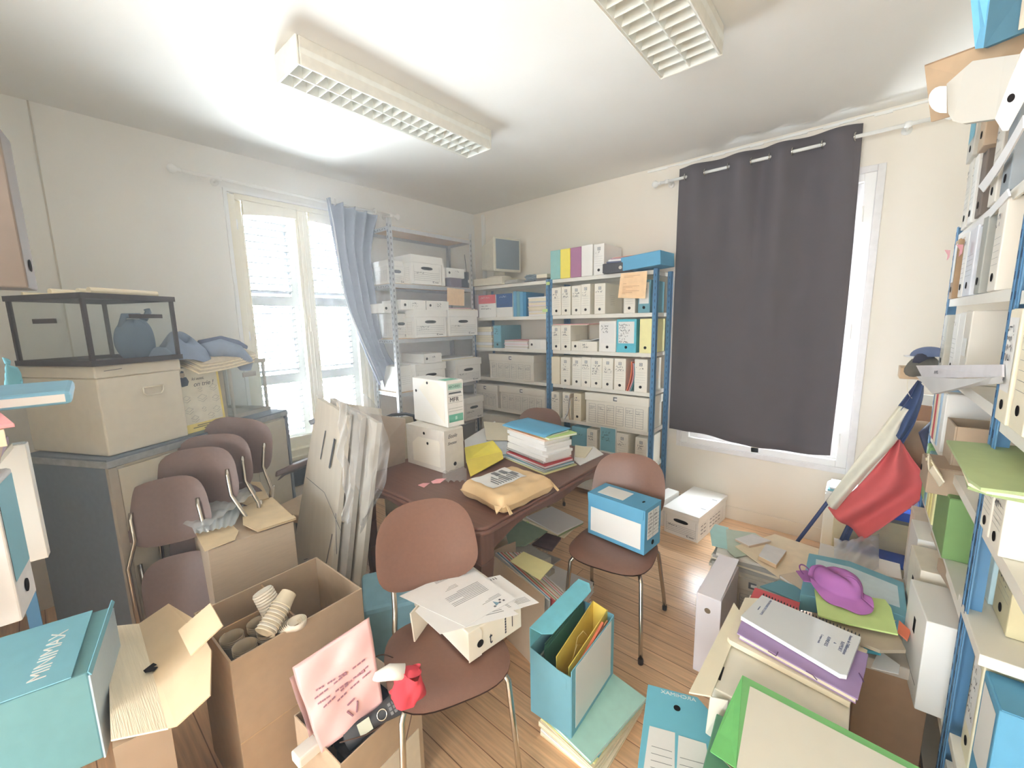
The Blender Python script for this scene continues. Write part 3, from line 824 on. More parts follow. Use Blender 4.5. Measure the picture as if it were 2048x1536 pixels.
# old monitor on the corner rack
t = thing('computer_monitor', 'old beige tube monitor with grey screen facing the window', 'monitor', (.62, -.27, 2.03), 0)
rt = math.radians(60)
t.rotation_euler = (0, 0, math.radians(76))
b = MB()
b.hexa([(-.17, -.16, .05), (.17, -.16, .05), (.13, .14, .09), (-.13, .14, .09)], [(-.17, -.16, .39), (.17, -.16, .39), (.13, .14, .33), (-.13, .14, .33)])
b.build('casing', M('beige_plastic', (212, 206, 186), rough=.5), t, bevel=.012)
s = MB(); s.grid(lambda u, v: (-.145+.29*u, -.163-.014*math.sin(u*math.pi)*math.sin(v*math.pi), .075+.29*v), 12, 12)
s.build('screen', M('tube_glass', (118, 130, 138), rough=.22, var=0, spec=.6), t, smooth=True)
MB().lathe([(.0, 0), (.13, 0), (.13, .012), (.06, .03), (.06, .06), (0, .06)], 24).build('swivel_foot', M('beige_plastic', ()), t, smooth=False)
def slabbox(name, c, sx, sy, sz, yaw, mt, label, cat, bevel=.003, extra=None):
    t = thing(name, label, cat, c, yaw)
    MB().box(-sx/2, -sy/2, 0, sx/2, sy/2, sz).build('body', mt, t, bevel=bevel)
    return t
t.location.z = 2.105
slabbox('computer_case', (.55, -.24, 2.031), .42, .34, .072, 3, M('beige_plastic', ()), 'flat beige desktop computer under the old monitor', 'computer')
slabbox('document_tray', (.86, -.24, 2.031), .20, .24, .035, -5, GREYP, 'grey tray of cables beside the beige computer', 'tray')
cb = MB()
random.seed(3)
pts = []
for k in range(220):
    a = k*.55; rr = .035+.03*math.sin(k*.37); pts.append((1.075+rr*1.25*math.cos(a), -.27+rr*math.sin(a*1.03), 2.045+.045*abs(math.sin(k*.21))+.012*math.sin(k)))
cb.tube(pts, .0045, 6)
single(cb, 'cable_bundle', M('cable_grey_blue', (150, 164, 176), rough=.5), 'tangled grey-blue cable heap on the corner rack', 'cables', smooth=True)
for (x, z, h, nm, mt) in ((1.21, 2.031, .026, 'dark', M('dark_box', (110, 104, 100))), (1.21, 2.058, .035, 'cream', PAPERC)):
    slabbox('card_box', (x, -.25, z), .12, .16, h, 4, mt, 'small flat %s box beside the cable heap' % nm, 'box')
q0 = FY(963, 430, -.03); q1 = FY(969, 480, -.03)
t = thing('cable_trunking', 'upright white cable trunking behind the old monitor in the corner', 'trunking', (q0.x+.012, -.002, 1.9))
MB().box(-.022, -.03, 0, .022, 0, q0.z-1.9).build('cover', WPAINT, t, bevel=.004)

# ================================================================ steel shelving on the window wall
XS = .40
t = thing('shelving_unit', 'perforated grey steel shelving with chipboard shelves by the shuttered window', 'shelving unit', (0, 0, 0))
for y in (-1.445, -.445):
    for x in (XS, .03):
        p = MB(); sgn = 1 if x == XS else -1; sy_ = 1 if y < -1 else -1
        p.box(min(x, x-sgn*.003), min(y, y+sy_*.035), 0, max(x, x-sgn*.003), max(y, y+sy_*.035), 2.56)
        p.box(min(x, x-sgn*.035), min(y, y+sy_*.003), 0, max(x, x-sgn*.035), max(y, y+sy_*.003), 2.56)
        h_ = p
        for k in range(50):
            z = .03+k*.05
            h_.box(x-(.0007 if sgn > 0 else -.0007)*0+sgn*.0002-.0005, y+sy_*.018-.005, z, x+sgn*.0012+.0, y+sy_*.018+.005, z+.022, 1)
            h_.box(x-sgn*.018-.005, y-sy_*.0012-.0005, z+.01, x-sgn*.018+.005, y-sy_*.0012+.0005, z+.032, 1)
        p.build('upright', [GALV, M('slot_shadow_grey', (98, 100, 104), var=0)], t)
ZS = [.25, .60, 1.02, 1.515, 2.01, 2.50]
for z in ZS:
    b = MB(); b.box(.03, -1.44, z-.04, XS-.002, -1.436, z-.004); b.box(.03, -.454, z-.04, XS-.002, -.45, z-.004)
    b.box(XS-.006, -1.436, z-.04, XS-.002, -.454, z-.004); b.box(.03, -1.436, z-.04, .034, -.454, z-.004)
    q = b
    MB().box(.036, -1.434, z-.012, XS-.008, -.456, z).build('shelf_board', CHIP if z > .9 else CHIP, t)
    for k in range(9): 
        q.slab([(.06+k*.038, -1.4412, z-.036+.014*(k % 2)), (.06+k*.038+.02, -1.4412, z-.036+.014*((k+1) % 2)), (.06+k*.038+.02, -1.4412, z-.028+.014*((k+1) % 2)), (.06+k*.038, -1.4412, z-.028+.014*(k % 2))], .0005, 1)
    b.build('beam', [GALV, M('slot_shadow_grey', ())], t)
def YA(px, z, X=XS+.03):
    a, b = -2.6, .2
    for _ in range(40):
        m = (a+b)/2
        if PX((X, m, z)) < px: a = m
        else: b = m
    return a
def store_A(px0, px1, z, h, d, label, X=XS+.03, dz=0, **k):
    a, b = YA(px0, z+.01, X), YA(px1, z+.01, X)
    return storage((X, (a+b)/2, z+.001), 90, b-a-.004, h, min(d, .34), label, **k)
def arch_A(px0, px1, z, h, d, body, label, X=XS+.02, yaw=90, **k):
    a, b = YA(px0, z+.01, X), YA(px1, z+.01, X)
    return archive((X, (a+b)/2, z), yaw, b-a-.002, h, d, body, label, **k)
ss = 'steel shelving'
store_A(824, 885, 2.01, .262, .40, 'white storage box with hand hole on the upper shelf of the '+ss)
archive((.43, YA(888.5, 2.03), 2.01), 90, .03, .20, .33, WHITE, 'thin white archive file standing beside the upper storage box, '+ss, 'none', ink=3, hole=False)
storage((.30, -1.31, 2.01), 90, .20, .21, .25, 'white storage box behind the post on the upper shelf, steel shelving', 'hand', lid_h=.05)
slabbox('box_file', (.27, YA(912, 2.03)+.005, 2.011), .32, .15, .085, 0, M('board_aubergine', (112, 98, 112)), 'dark aubergine box file lying under a white one, '+ss, 'binder')
arch_A(893, 929, 2.098, .092, .30, WHITE, 'white archive box lying on the dark aubergine one', spine='band', ink=1)
t = slabbox('network_router', (.36, YA(938, 2.03)+.0, 2.011), .10, .035, .16, 20, BLACK, 'small black device with a white label and stub aerial', 'router')
MB().tube([(.03, 0, .16), (.01, .01, .34)], .003, 6).build('aerial', BLACK, t)
MB().box(.051, -.014, .05, .0515, .014, .08).build('sticker', LABEL, t)
store_A(829, 894.5, 1.515, .262, .40, 'white storage box with hand hole under two lying archive boxes, '+ss, ink=2)
store_A(897, 956.5, 1.515, .262, .40, 'white storage box with hand hole next to the blue rack, middle shelf')
storage((.30, -1.30, 1.515), 90, .19, .23, .26, 'white ribbed storage box behind the post on the middle shelf, steel shelving', 'hand', lid_h=.05)
arch_A(802, 852, 1.778, .085, .30, WHITE, 'white archive box lying over the storage box, nearer the window', spine='band', ink=2)
arch_A(853.5, 898, 1.778, .083, .30, WHITE, 'white archive box lying over the storage box, farther from the window', spine='band', ink=2)
arch_A(768, 796, 1.748, .083, .22, WHITE, 'short white archive box lying behind the steel post', spine='ruled', ink=0, X=.36)
y0, y1 = YA(900, 1.79), YA(956, 1.79)
for i, mt in enumerate((PAPERC, PAPER, PINK)):
    single(MB().box(.12, y0+.01*i, 1.779+.008*i, .42-.02*i, y1-.015*i, 1.786+.008*i), 'paper_sheaf', mt, ['cream', 'white', 'pinkish'][i]+' papers stacked on the storage box next to the blue rack', 'papers')
t = thing('paper_sheet', 'plain kraft sheet hanging from the upper shelf of the steel shelving', 'paper', (0, 0, 0))
q = [FX(894, 575, .415), FX(929, 579, .415), FX(929, 612, .412), FX(894, 610, .412)]
MB().grid(lambda u, v: (q[0]*(1-u)+q[1]*u)*(1-v)+(q[3]*(1-u)+q[2]*u)*v+Vector((.004*math.sin(u*4+v), 0, 0)), 6, 6).build('sheet', M('paper_peach', ()), t, solid=.001)
store_A(833, 893, 1.02, .25, .42, 'white storage box leaning out under a lying archive box, lower shelf', ink=1)
store_A(912, 963, 1.02, .25, .42, 'white storage box with hand hole, lower shelf by the blue rack')
arch_A(848, 884, 1.272, .088, .36, WHITE, 'white archive box lying across the lower storage box', spine='band', ink=1, X=.45)
arch_A(797, 826, 1.02, .24, .3, WHITE, 'white carton behind the steel post with the curtain tail on it', spine='ruled', ink=0, X=.37, hole=False)
for i in range(3):
    y0, y1 = YA(886, 1.28), YA(955, 1.28)
    single(MB().box(.13, y0, 1.2715+.009*i, .41-.02*i, y1-.02*i, 1.2795+.009*i), 'paper_sheaf', [PAPERC, PAPER, GREYP][i], ['cream', 'white', 'greyish'][i]+' papers stacked on the lower storage box by the blue rack', 'papers')
store_A(930, 968, .60, .25, .38, 'white storage box with dark hand hole low behind the desk')
# ================================================================ the desk
DW = M('dark_desk_wood', (116, 82, 72), rough=.4, var=.12, scale=6, stretch=(1, 12, 1), spec=.5)
t = thing('desk', 'old dark wooden desk with curved apron and thick shaped legs', 'desk', (1.86, -1.77, 0), 0)
def rrect(w, d, r, n=6):
    o = []
    for cx, cy, a0 in ((w/2-r, d/2-r, 0), (-w/2+r, d/2-r, 90), (-w/2+r, -d/2+r, 180), (w/2-r, -d/2+r, 270)):
        for k in range(n+1): a = math.radians(a0+90*k/n); o.append((cx+r*math.cos(a), cy+r*math.sin(a)))
    return o
MB().prism(rrect(1.10, 1.32, .07), .715, .735).build('top_edge', DW, t, bevel=.008)
MB().prism(rrect(1.08, 1.30, .06), .735, .75).build('tabletop', DW, t, bevel=.005)
for ax_ in (0, 1):
    for sg in (-1, 1):
        L_ = .98 if ax_ == 0 else 1.20; off = .60*sg if ax_ == 0 else .49*sg
        m = MB(); pts = [(-L_/2, .715), (L_/2, .715)]
        for k in range(25):
            u = 1-k/24; x = -L_/2+L_*u; pts.append((x, .60+.065*math.sin(u*math.pi)**.6-.018*math.cos(u*math.pi*4)*(1 if 0 < k < 24 else 0)))
        if ax_ == 0: m.slab([(p[0], off, p[1]) for p in pts], .022)
        else: m.slab([(off, p[0], p[1]) for p in pts], .022)
        m.build('apron', DW, t)
for sx in (-1, 1):
    for sy_ in (-1, 1):
        m = MB(); prof = [(.0, .012, .034), (.03, .0, .03), (.12, -.012, .024), (.30, -.008, .028), (.46, .0, .036), (.58, .004, .043), (.72, 0, .043)]
        for i in range(len(prof)-1):
            z0, o0, r0 = prof[i]; z1, o1, r1 = prof[i+1]
            c0 = (sx*(.49+o0), sy_*(.60+o0)); c1 = (sx*(.49+o1), sy_*(.60+o1))
            q = lambda c, r, z: [(c[0]-r, c[1]-r, z), (c[0]+r, c[1]-r, z), (c[0]+r, c[1]+r, z), (c[0]-r, c[1]+r, z)]
            m.hexa(q(c0, r0, z0), q(c1, r1, z1))
        m.build('leg', DW, t, bevel=.006)
# ---- boxes on the desk
TG = M('print_teal_green', (110, 184, 160), var=.02)
e = archive((1.748, -1.98, .75), 91.7, .16, .26, .363, M('board_white_warm', (226, 222, 214)), 'tall white archive box with handwriting, lowest of the two on the desk', 'none')
lettering('Ecole', .034, INKS, e, (-.05, -.001, .21), (1, 0, 0), (0, 0, 1), shear=.3, ext=.0003)
lettering('Sivosas', .026, INKS, e, (-.055, -.001, .17), (1, 0, 0), (0, 0, 1), shear=.3, ext=.0003)
f_ = MB(); f_.box(-.0825, .006, .20, -.08, .357, .262); f_.build('lid_flap', M('board_white_warm', ()), e)
f_ = MB(); f_.slab([(-.0812, .04+.1*0, .03), (-.0812, .04, .175), (-.0812, .05, .195), (-.0812, .24, .195), (-.0812, .30, .15), (-.0812, .30, .03)], .001); f_.build('side_flap', CREAM, e)
for p in ((-.0835, .18, .225), (-.0835, .15, .165)): MB().disc(p, (-1, 0, 0), .009, th=.001).build('finger_hole', HOLE, e)
e = archive((1.716, -1.927, 1.0135), 86.4, .128, .286, .369, WHITE, 'white archive box with teal-printed spine, upper of the two on the desk', 'none', hole=False)
p = MB()
p.slab([(-.055, -.001, .232), (.055, -.001, .232), (.055, -.001, .268), (-.055, -.001, .268)], .0006, 0)
for z in (.222, .205, .188, .150, .115, .098): p.slab([(-.055, -.001, z), (.055, -.001, z), (.055, -.001, z+.0015), (-.055, -.001, z+.0015)], .0006, 1)
p.slab([(-.055, -.001, .030), (.055, -.001, .030), (.055, -.001, .078), (-.055, -.001, .078)], .0006, 2)
p.slab([(-.05, -.001, .207), (.045, -.001, .207), (.045, -.001, .216), (-.05, -.001, .216)], .0006, 3)
p.slab([(-.006, -.0016, .042), (.008, -.0016, .046), (.008, -.0016, .066), (-.006, -.0016, .064)], .0006, 0)
p.build('spine_print', [M('teal_wash', (190, 220, 208)), RULE, TG, INKS], e)
lettering('ARCHIVES', .024, M('print_teal_dark', (70, 140, 122)), e, (-.051, -.0018, .242), (1, 0, 0), (0, 0, 1), width=.82)
lettering('MFR', .038, INK, e, (-.045, -.0014, .158), (1, 0, 0), (0, 0, 1))
MB().box(-.05, .03, .2865, .05, .10, .2885).build('top_print', TG, e)
MB().slab([(-.0648, .03, .02), (-.0648, .03, .24), (-.0648, .10, .275), (-.0648, .22, .275), (-.0648, .30, .22)], .0008).build('side_flap', CREAM, e)
for p in ((-.066, .20, .262), (-.066, .33, .20)): MB().disc(p, (-1, 0, 0), .009, th=.001).build('finger_hole', HOLE, e)
# ---- kraft parcel
KP = M('kraft_paper', (222, 192, 148), rough=.55, var=.05, scale=8, bump=.25, bscale=26)
t = thing('parcel', 'padded kraft paper parcel with a white address label on the desk', 'parcel', (2.255, -2.07, .752), 84)
def puff(u, v, top):
    x = -.185+.37*u; y = -.16+.32*v
    e_ = min(1, min(u, 1-u)*14)**.4*min(1, min(v, 1-v)*14)**.4
    z = .045+(.045*e_ if top else -.043*e_)+.004*math.sin(17*u+9*v)*math.sin(13*v-5*u)*e_
    return (x*(1+.03*math.sin(v*7)), y*(1+.03*math.sin(u*6)), z)
m = MB(); m.grid(lambda u, v: puff(u, v, 1), 36, 32); m.grid(lambda u, v: puff(1-u, v, 0), 36, 32)
m.build('wrapping', KP, t, smooth=True)
m = MB(); m.slab([(-.185, -.16, .05), (-.225, -.165, .03), (-.20, -.12, .05)], .004); m.slab([(-.165, -.163, .06), (-.16, -.185, .01), (-.14, -.185, .012), (-.15, -.163, .05)], .003)
m.slab([(.19, -.12, .07), (.20, -.18, .02), (.186, -.18, .018), (.178, -.13, .06)], .003)
m.build('folded_ear', KP, t)
m = MB(); m.grid(lambda u, v: (-.14+.24*u, -.045+.175*v, puff(.5+(-.14+.24*u)/.37, .5+(-.045+.175*v)/.32, 1)[2]+.003), 12, 12)
m.build('address_label', PAPER, t, smooth=True)
m = MB()
for i in range(9):
    x = -.09+.018*i
    m.slab([(x, -.03, .098), (x+.004, -.03, .098), (x+.004, .03+.02*(i % 3), .098), (x, .03+.02*(i % 3), .098)], .003)
for (x, y) in ((-.02, .06), (.03, .055), (.055, .0)): m.slab([(x, y, .0985), (x+.026, y, .0985), (x+.026, y+.05, .0985), (x, y+.05, .0985)], .003)
m.build('label_print', RULE, t)
# ---- pile of books and folders
cx, cy, YW = 2.06, -1.54, 77
def onstack(name, z0, z1, w_, d_, mt, label, cat, dx=0, dy=0, dyaw=0, cover=None, taper=None):
    t = thing(name, label, cat, (cx+dx, cy+dy, z0), YW+dyaw)
    th = z1-z0
    if cover is None:
        MB().box(-w_/2, -d_/2, 0, w_/2, d_/2, th).build('body', mt, t, bevel=.001)
    else:
        MB().box(-w_/2+.003, -d_/2+.003, .0015, w_/2-.003, d_/2-.003, th-.0015).build('pages', PAPER, t)
        c = MB(); c.box(-w_/2, -d_/2, 0, w_/2, d_/2, .0015); c.box(-w_/2, -d_/2, th-.0015, w_/2, d_/2, th); c.box(-w_/2, d_/2-.002, .0015, w_/2, d_/2, th-.0015); c.build('cover', cover, t)
    return t
onstack('card_folder', .7515, .757, .27, .43, None, 'yellow-green folder lowest in the tall desk pile', 'folder', cover=PYEL, dx=.0)
onstack('card_folder', .757, .770, .25, .41, None, 'greyish blue folder near the bottom of the desk pile', 'folder', cover=M('folder_greyblue', (140, 176, 188)), dx=-.01, dyaw=2)
onstack('card_folder', .770, .780, .24, .40, None, 'pale blue folder with green edge under the pink ones in the desk pile', 'folder', cover=TEAL, dx=.01, dyaw=-2)
onstack('card_folder', .780, .794, .24, .38, None, 'pink-red folder stuffed with white sheets in the desk pile', 'folder', cover=RED, dx=.005, dyaw=1)
onstack('card_folder', .794, .806, .235, .30, None, 'second pink-red folder showing at the window end of the desk pile', 'folder', cover=M('board_coral', (216, 104, 104)), dx=.02, dy=.02, dyaw=-3)
zz = .806
t = onstack('spiral_book', zz, zz+.012, .215, .38, PAPER, 'black spiral bound booklet in the middle of the desk pile', 'booklet', dx=-.01)
sp = MB()
for k in range(32): sp.tube([(-.1075+.006*math.cos(a), -.18+k*.0115, .006+.008*math.sin(a)) for a in [2*math.pi*q/8 for q in range(8)]], .0012, 4, closed=True)
sp.build('spiral', BLACK, t)
zz += .012
wd = [(.026, 0, 0), (.016, 3, .008), (.022, -3, -.006), (.024, 2, .004), (.014, -2, .01), (.024, 1, -.004)]
for i, (th, dya, dx_) in enumerate(wd):
    onstack('paper_booklet', zz, zz+th, .215, .385-.004*i, PAPER, 'thick white booklet, %s from the bottom of the white ones in the desk pile' % ordinal(i), 'booklet', dx=dx_, dyaw=dya)
    zz += th
onstack('card_folder', zz, zz+.008, .22, .36, None, 'peach folder just under the blue one on the desk pile', 'folder', cover=M('board_peach', (244, 200, 168)), dx=.01)
zz += .008
onstack('card_folder', zz, zz+.012, .22, .33, None, 'pale green folder sticking out under the blue one on the desk pile', 'folder', cover=LIME, dx=.055, dy=.02, dyaw=-4)
zz += .012
t = thing('card_folder', 'bright blue folder on top of the tall desk pile', 'folder', (cx-.02, cy, zz), YW+3)
m = MB(); m.grid(lambda u, v: (-.115+.23*u, -.20+.40*v, .006+.012*math.sin(min(1, u*2.5)*math.pi/2)), 8, 8); m.build('cover', BLUE, t, smooth=True, solid=.006)
MB().box(-.108, -.19, 0, .105, .19, .006).build('sheets', PAPER, t)
# loose papers and the yellow envelope
def sheetZ(px, z, th, mt, label, name='paper_sheet', cat='paper', group=None, dz=None, bump_=0, lines=None):
    pts = [FZ(p[0], p[1], z+(dz[i] if dz else 0)) for i, p in enumerate(px)]
    nr = (pts[1]-pts[0]).cross(pts[2]-pts[1])
    if nr.z < 0: pts = pts[::-1]
    return single(MB().slab(pts, th), name, mt, label, cat, group)
sheetZ([(929, 880), (990, 842), (1020, 905), (932, 925)], .758, .005, PAPER, 'white sheets fanned beside the desk pile', 'paper_sheaf', 'papers')
sheetZ([(930, 905), (1008, 862), (1015, 885), (1010, 915), (940, 920)], .764, .003, M('paper_bluish', (222, 230, 240)), 'bluish tracing sheet under the yellow envelope', 'paper_sheet')
sheetZ([(967, 843), (1030, 848), (1032, 880), (973, 880)], .775, .006, PAPERC, 'blank cream card leaning back on the white sheets', 'card', 'card', dz=(.03, .03, 0, 0))
sheetZ([(1150, 892), (1188, 893), (1207, 908), (1160, 930), (1148, 920)], .757, .005, PAPER, 'white sheets at the desk edge behind the brown chair', 'paper_sheaf', 'papers')
sheetZ([(1150, 890), (1185, 895), (1170, 915), (1150, 912)], .764, .005, PAPERC, 'cream sheets lying over the white ones at the desk edge', 'paper_sheaf', 'papers')
t = thing('envelope', 'yellow envelope leaning over the desk papers', 'envelope', (0, 0, 0))
E1, E2, E3, E4 = FZ(929, 895, .80), FZ(986, 881, .83), FZ(1004, 903, .80), FZ(932, 920, .785)
E5, E6 = FZ(1007, 917, .785), FZ(941, 953, .756)
MB().slab([E1, E4, E3, E2], .004).build('flap', YEL, t)
MB().slab([E4, E6, E5, E3], .004).build('pocket', M('board_yellow_deep', (226, 206, 92)), t)
sheetZ([(836, 970), (846, 966), (860, 966), (848, 975)], .752, .001, PINK, 'pink heart-shaped note nearer the window on the desk', 'sticky_note', 'note')
sheetZ([(862, 963), (873, 958), (893, 956), (880, 966), (866, 967)], .752, .001, PINK, 'pink heart-shaped note nearer the parcel on the desk', 'sticky_note', 'note', dz=(0, 0, .012, .0, 0))
PLAST = see_through('clear_plastic_film', (.97, .98, .99), .24, .12, (236, 238, 240), .8)
def film(fn, nu, nv, label, name='plastic_film', cat='plastic film', mt=None):
    return single(MB().grid(fn, nu, nv), name, mt or PLAST, label, cat, smooth=True)
film(lambda u, v: FZ(885+48*u, 938+28*v, .755)+Vector((0, 0, .018*abs(math.sin(u*13)*math.sin(v*9+2)))), 20, 14, 'crumpled clear wrapper between the archive boxes and the parcel', 'plastic_wrapper', 'wrapper')
# ================================================================ flat-packed boards beside the desk
CT = M('carton_pale', (222, 216, 204), rough=.7, var=.04, scale=3, stretch=(10, 10, .5))
def board(P, th, mt, label, marks=None, name='flat_carton', cat='flat carton', mk=None):
    t = thing(name, label, cat, (0, 0, 0))
    P = [Vector(p) for p in P]
    if (P[1]-P[0]).cross(P[3]-P[0]).dot(CAM-P[0]) < 0: P = [P[1], P[0], P[3], P[2]]
    MB().slab(P, th).build('board', mt, t, bevel=.002)
    if marks:
        m = MB()
        o, ux, uy = P[0], P[1]-P[0], P[3]-P[0]; nr = ux.cross(uy).normalized()
        for (a0, b0, a1, b1, w_) in marks:
            A = o+ux*a0+uy*b0+nr*.0015; B = o+ux*a1+uy*b1+nr*.0015; s_ = nr.cross((B-A).normalized())*w_
            m.slab([A-s_, B-s_, B+s_, A+s_], .001)
        m.build('printed_marks', mk or INKS, t)
    return t
BL, BR_, TR, TL = Vector((.90, -2.70, 0)), Vector((1.47, -2.72, 0)), Vector((1.52, -2.53, 1.17)), Vector((1.16, -2.52, 1.225))
off = Vector((.01, .034, 0))
board([BL, BR_, TR, TL], .03, CT, 'front flat-packed white carton with printed slots standing against the desk',
      [(.30, .72, .31, .86, .004), (.52, .70, .53, .84, .008), (.95, .35, .80, .52, .002), (.5, .58, .95, .46, .0012), (.05, .60, .5, .58, .0012), (.78, .25, .80, .42, .003), (.3, .16, .38, .18, .004), (.3, .2, .38, .22, .002)])
board([p+off*1.3+Vector((.06, 0, 0)) for p in (BL, BR_, TR, TL)], .03, M('carton_greyed', (196, 192, 186)), 'second flat-packed carton, greyer, behind the printed one')
board([p+off*2.6+Vector((.12, 0, 0)) for p in (BL, BR_, TR-Vector((0, 0, .04)), TL-Vector((0, 0, .04)))], .03, CT, 'third flat-packed carton wrapped in film beside the desk')
board([(1.40, -2.46, .76), (1.40, -2.10, .76), (1.46, -2.12, 1.06), (1.42, -2.46, 1.17)], .012, M('carton_brown_grey', (176, 164, 152)), 'brown-grey carton sheet standing on the desk end')
board([(1.36, -2.48, .76), (1.355, -2.22, .76), (1.36, -2.22, 1.13), (1.36, -2.50, 1.22)], .012, CT, 'pale carton sheet with two slots behind the brown-grey sheet', [(.5, .7, .6, .75, .004), (.6, .62, .7, .66, .004)])
# film hanging over the boards
def flm(u, v):
    y = 800+250*v; xl = 690+32*v; xr = 728+52*math.sin(v*math.pi)**.8
    p = RD(xl+(xr-xl)*u, y+14*math.sin(u*5), 2.22-.16*v)
    return p+RZ*(.035*math.sin(u*17+v*6)*math.sin(v*14+u*3))
film(flm, 40, 60, 'loose clear film hanging over the flat-packed cartons')
film(lambda u, v: RD(672+16*u+18*v+4*math.sin(v*11), 800+245*v, 2.15-.14*v)+RZ*(.02*math.sin(u*7+v*25)), 10, 60, 'twisted rope of clear film running down the flat-packed cartons', mt=see_through('milky_film', (.95, .96, .97), .5, .15, (232, 234, 236), .8))
# crate with a black handle behind
p0 = FX(780, 840, .95)
t = thing('carton', 'open beige carton with a black carrying handle behind the boards', 'carton', (1.0, -1.86, 0), 60)
m = MB(); w_, d_, h_ = .28, .26, .93
for a in ((-w_/2, -d_/2, w_/2, -d_/2+.006), (-w_/2, d_/2-.006, w_/2, d_/2), (-w_/2, -d_/2, -w_/2+.006, d_/2), (w_/2-.006, -d_/2, w_/2, d_/2)): m.box(a[0], a[1], 0, a[2], a[3], h_)
m.box(-w_/2, -d_/2, 0, w_/2, d_/2, .006); m.build('body', M('carton_beige', (204, 194, 170)), t)
m = MB(); m.tube([(-.12, 0, h_-.02), (-.11, 0, h_+.03), (-.05, 0, h_+.05), (.05, 0, h_+.05), (.11, 0, h_+.03), (.12, 0, h_-.02)], .012, 8); m.build('handle', BLACK, t, smooth=True)
p = RD(620, 846, 2.45)
single(MB().tube([p, RD(648, 832, 2.5)], .016, 10), 'cardboard_tube', M('tube_grey', (120, 124, 134)), 'grey tube poking out beside the flat-packed cartons', 'tube', smooth=True)

# ================================================================ chairs
def make_chair(label, loc, yaw, group=None, tone=None, lean=.10, z0=0, tilt=None, bup=0):
    vin = tone or VINYL
    t = thing('stacking_chair', label, 'chair', (loc[0], loc[1], z0), yaw, group)
    if tilt: t.rotation_euler = (math.radians(tilt), 0, math.radians(yaw))
    def seatf(u, v, top):
        a = 2*math.pi*u; n = 3.2
        cx_, sy_ = math.cos(a), math.sin(a)
        r = 1/((abs(cx_)**n+abs(sy_)**n)**(1/n))
        wd_ = .215*(1+.05*sy_); x = wd_*r*cx_*v; y = .21*r*sy_*v
        edge = (1-v**6)
        return (x, y, .445+(.018*edge+.004 if top else -.022*edge-.002)-.010*(1-v*v)*(1 if top else 0)-.02*max(0, (y-.12))/.09*.6)
    m = MB(); m.grid(lambda u, v: seatf(u, v, 1), 48, 10); m.grid(lambda u, v: seatf(1-u, v, 0), 48, 10)
    m.build('seat', vin, t, smooth=True)
    def backf(u, v, front):
        a = 2*math.pi*u; n = 3.0
        c_, s_ = math.cos(a), math.sin(a); r = 1/((abs(c_)**n+abs(s_)**n)**(1/n))
        x = .205*(1-.06*s_)*r*c_*v; z = .16*r*s_*v
        e_ = 1-v**6
        y = -.215-lean*(z+.16)/.32+.045*(x/.2)**2+(.012 if front else -.012)*e_
        return (x, y, .715+bup+z)
    m = MB(); m.grid(lambda u, v: backf(u, v, 0), 48, 10); m.grid(lambda u, v: backf(1-u, v, 1), 48, 10)
    m.build('backrest', vin, t, smooth=True)
    for sx in (-1, 1):
        m = MB(); m.tube([(sx*.15, .10, .425), (sx*.16, -.12, .425), (sx*.155, -.20, .44), (sx*.145, -.235, .50), (sx*.14, -.25-lean*.3, .60), (sx*.14, -.25-lean*.45, .70)], .0105, 10)
        m.build('back_post', CHROME, t, smooth=True)
        m = MB(); m.tube([(sx*.15, .09, .42), (sx*.17, .13, .415), (sx*.185, .155, .39), (sx*.20, .19, .10), (sx*.205, .20, .012)], .0105, 10)
        lg1 = m.build('leg', CHROME, t, smooth=True)
        m = MB(); m.tube([(sx*.15, -.10, .42), (sx*.175, -.15, .415), (sx*.19, -.175, .38), (sx*.215, -.235, .10), (sx*.22, -.25, .012)], .0105, 10)
        lg2 = m.build('leg', CHROME, t, smooth=True)
        for y in (.20, -.25):
            MB().lathe([(0, 0), (.013, 0), (.014, .02), (.011, .03)], 12, 0, (sx*(.205 if y > 0 else .22), y, 0)).build('foot_cap', BLACK, lg1 if y > 0 else lg2, smooth=True)
    m = MB(); m.tube([(-.15, .10, .42), (.15, .10, .42)], .009, 8); m.tube([(-.15, -.10, .42), (.15, -.10, .42)], .009, 8); m.build('cross_bar', CHROME, t, smooth=True)
    return t
make_chair('brown vinyl chair carrying letters and a cream archive box, nearest the camera', (2.52, -2.74), -116, lean=.12, bup=.03)
make_chair('brown vinyl chair carrying a blue archive box in front of the blue rack', (2.68, -1.70), -172)
make_chair('brown vinyl chair tucked behind the desk, only its backrest showing', (1.55, -.95), 200)
DV = M('grey_brown_vinyl', (126, 108, 106), rough=.45, var=.05, scale=60, spec=.4)
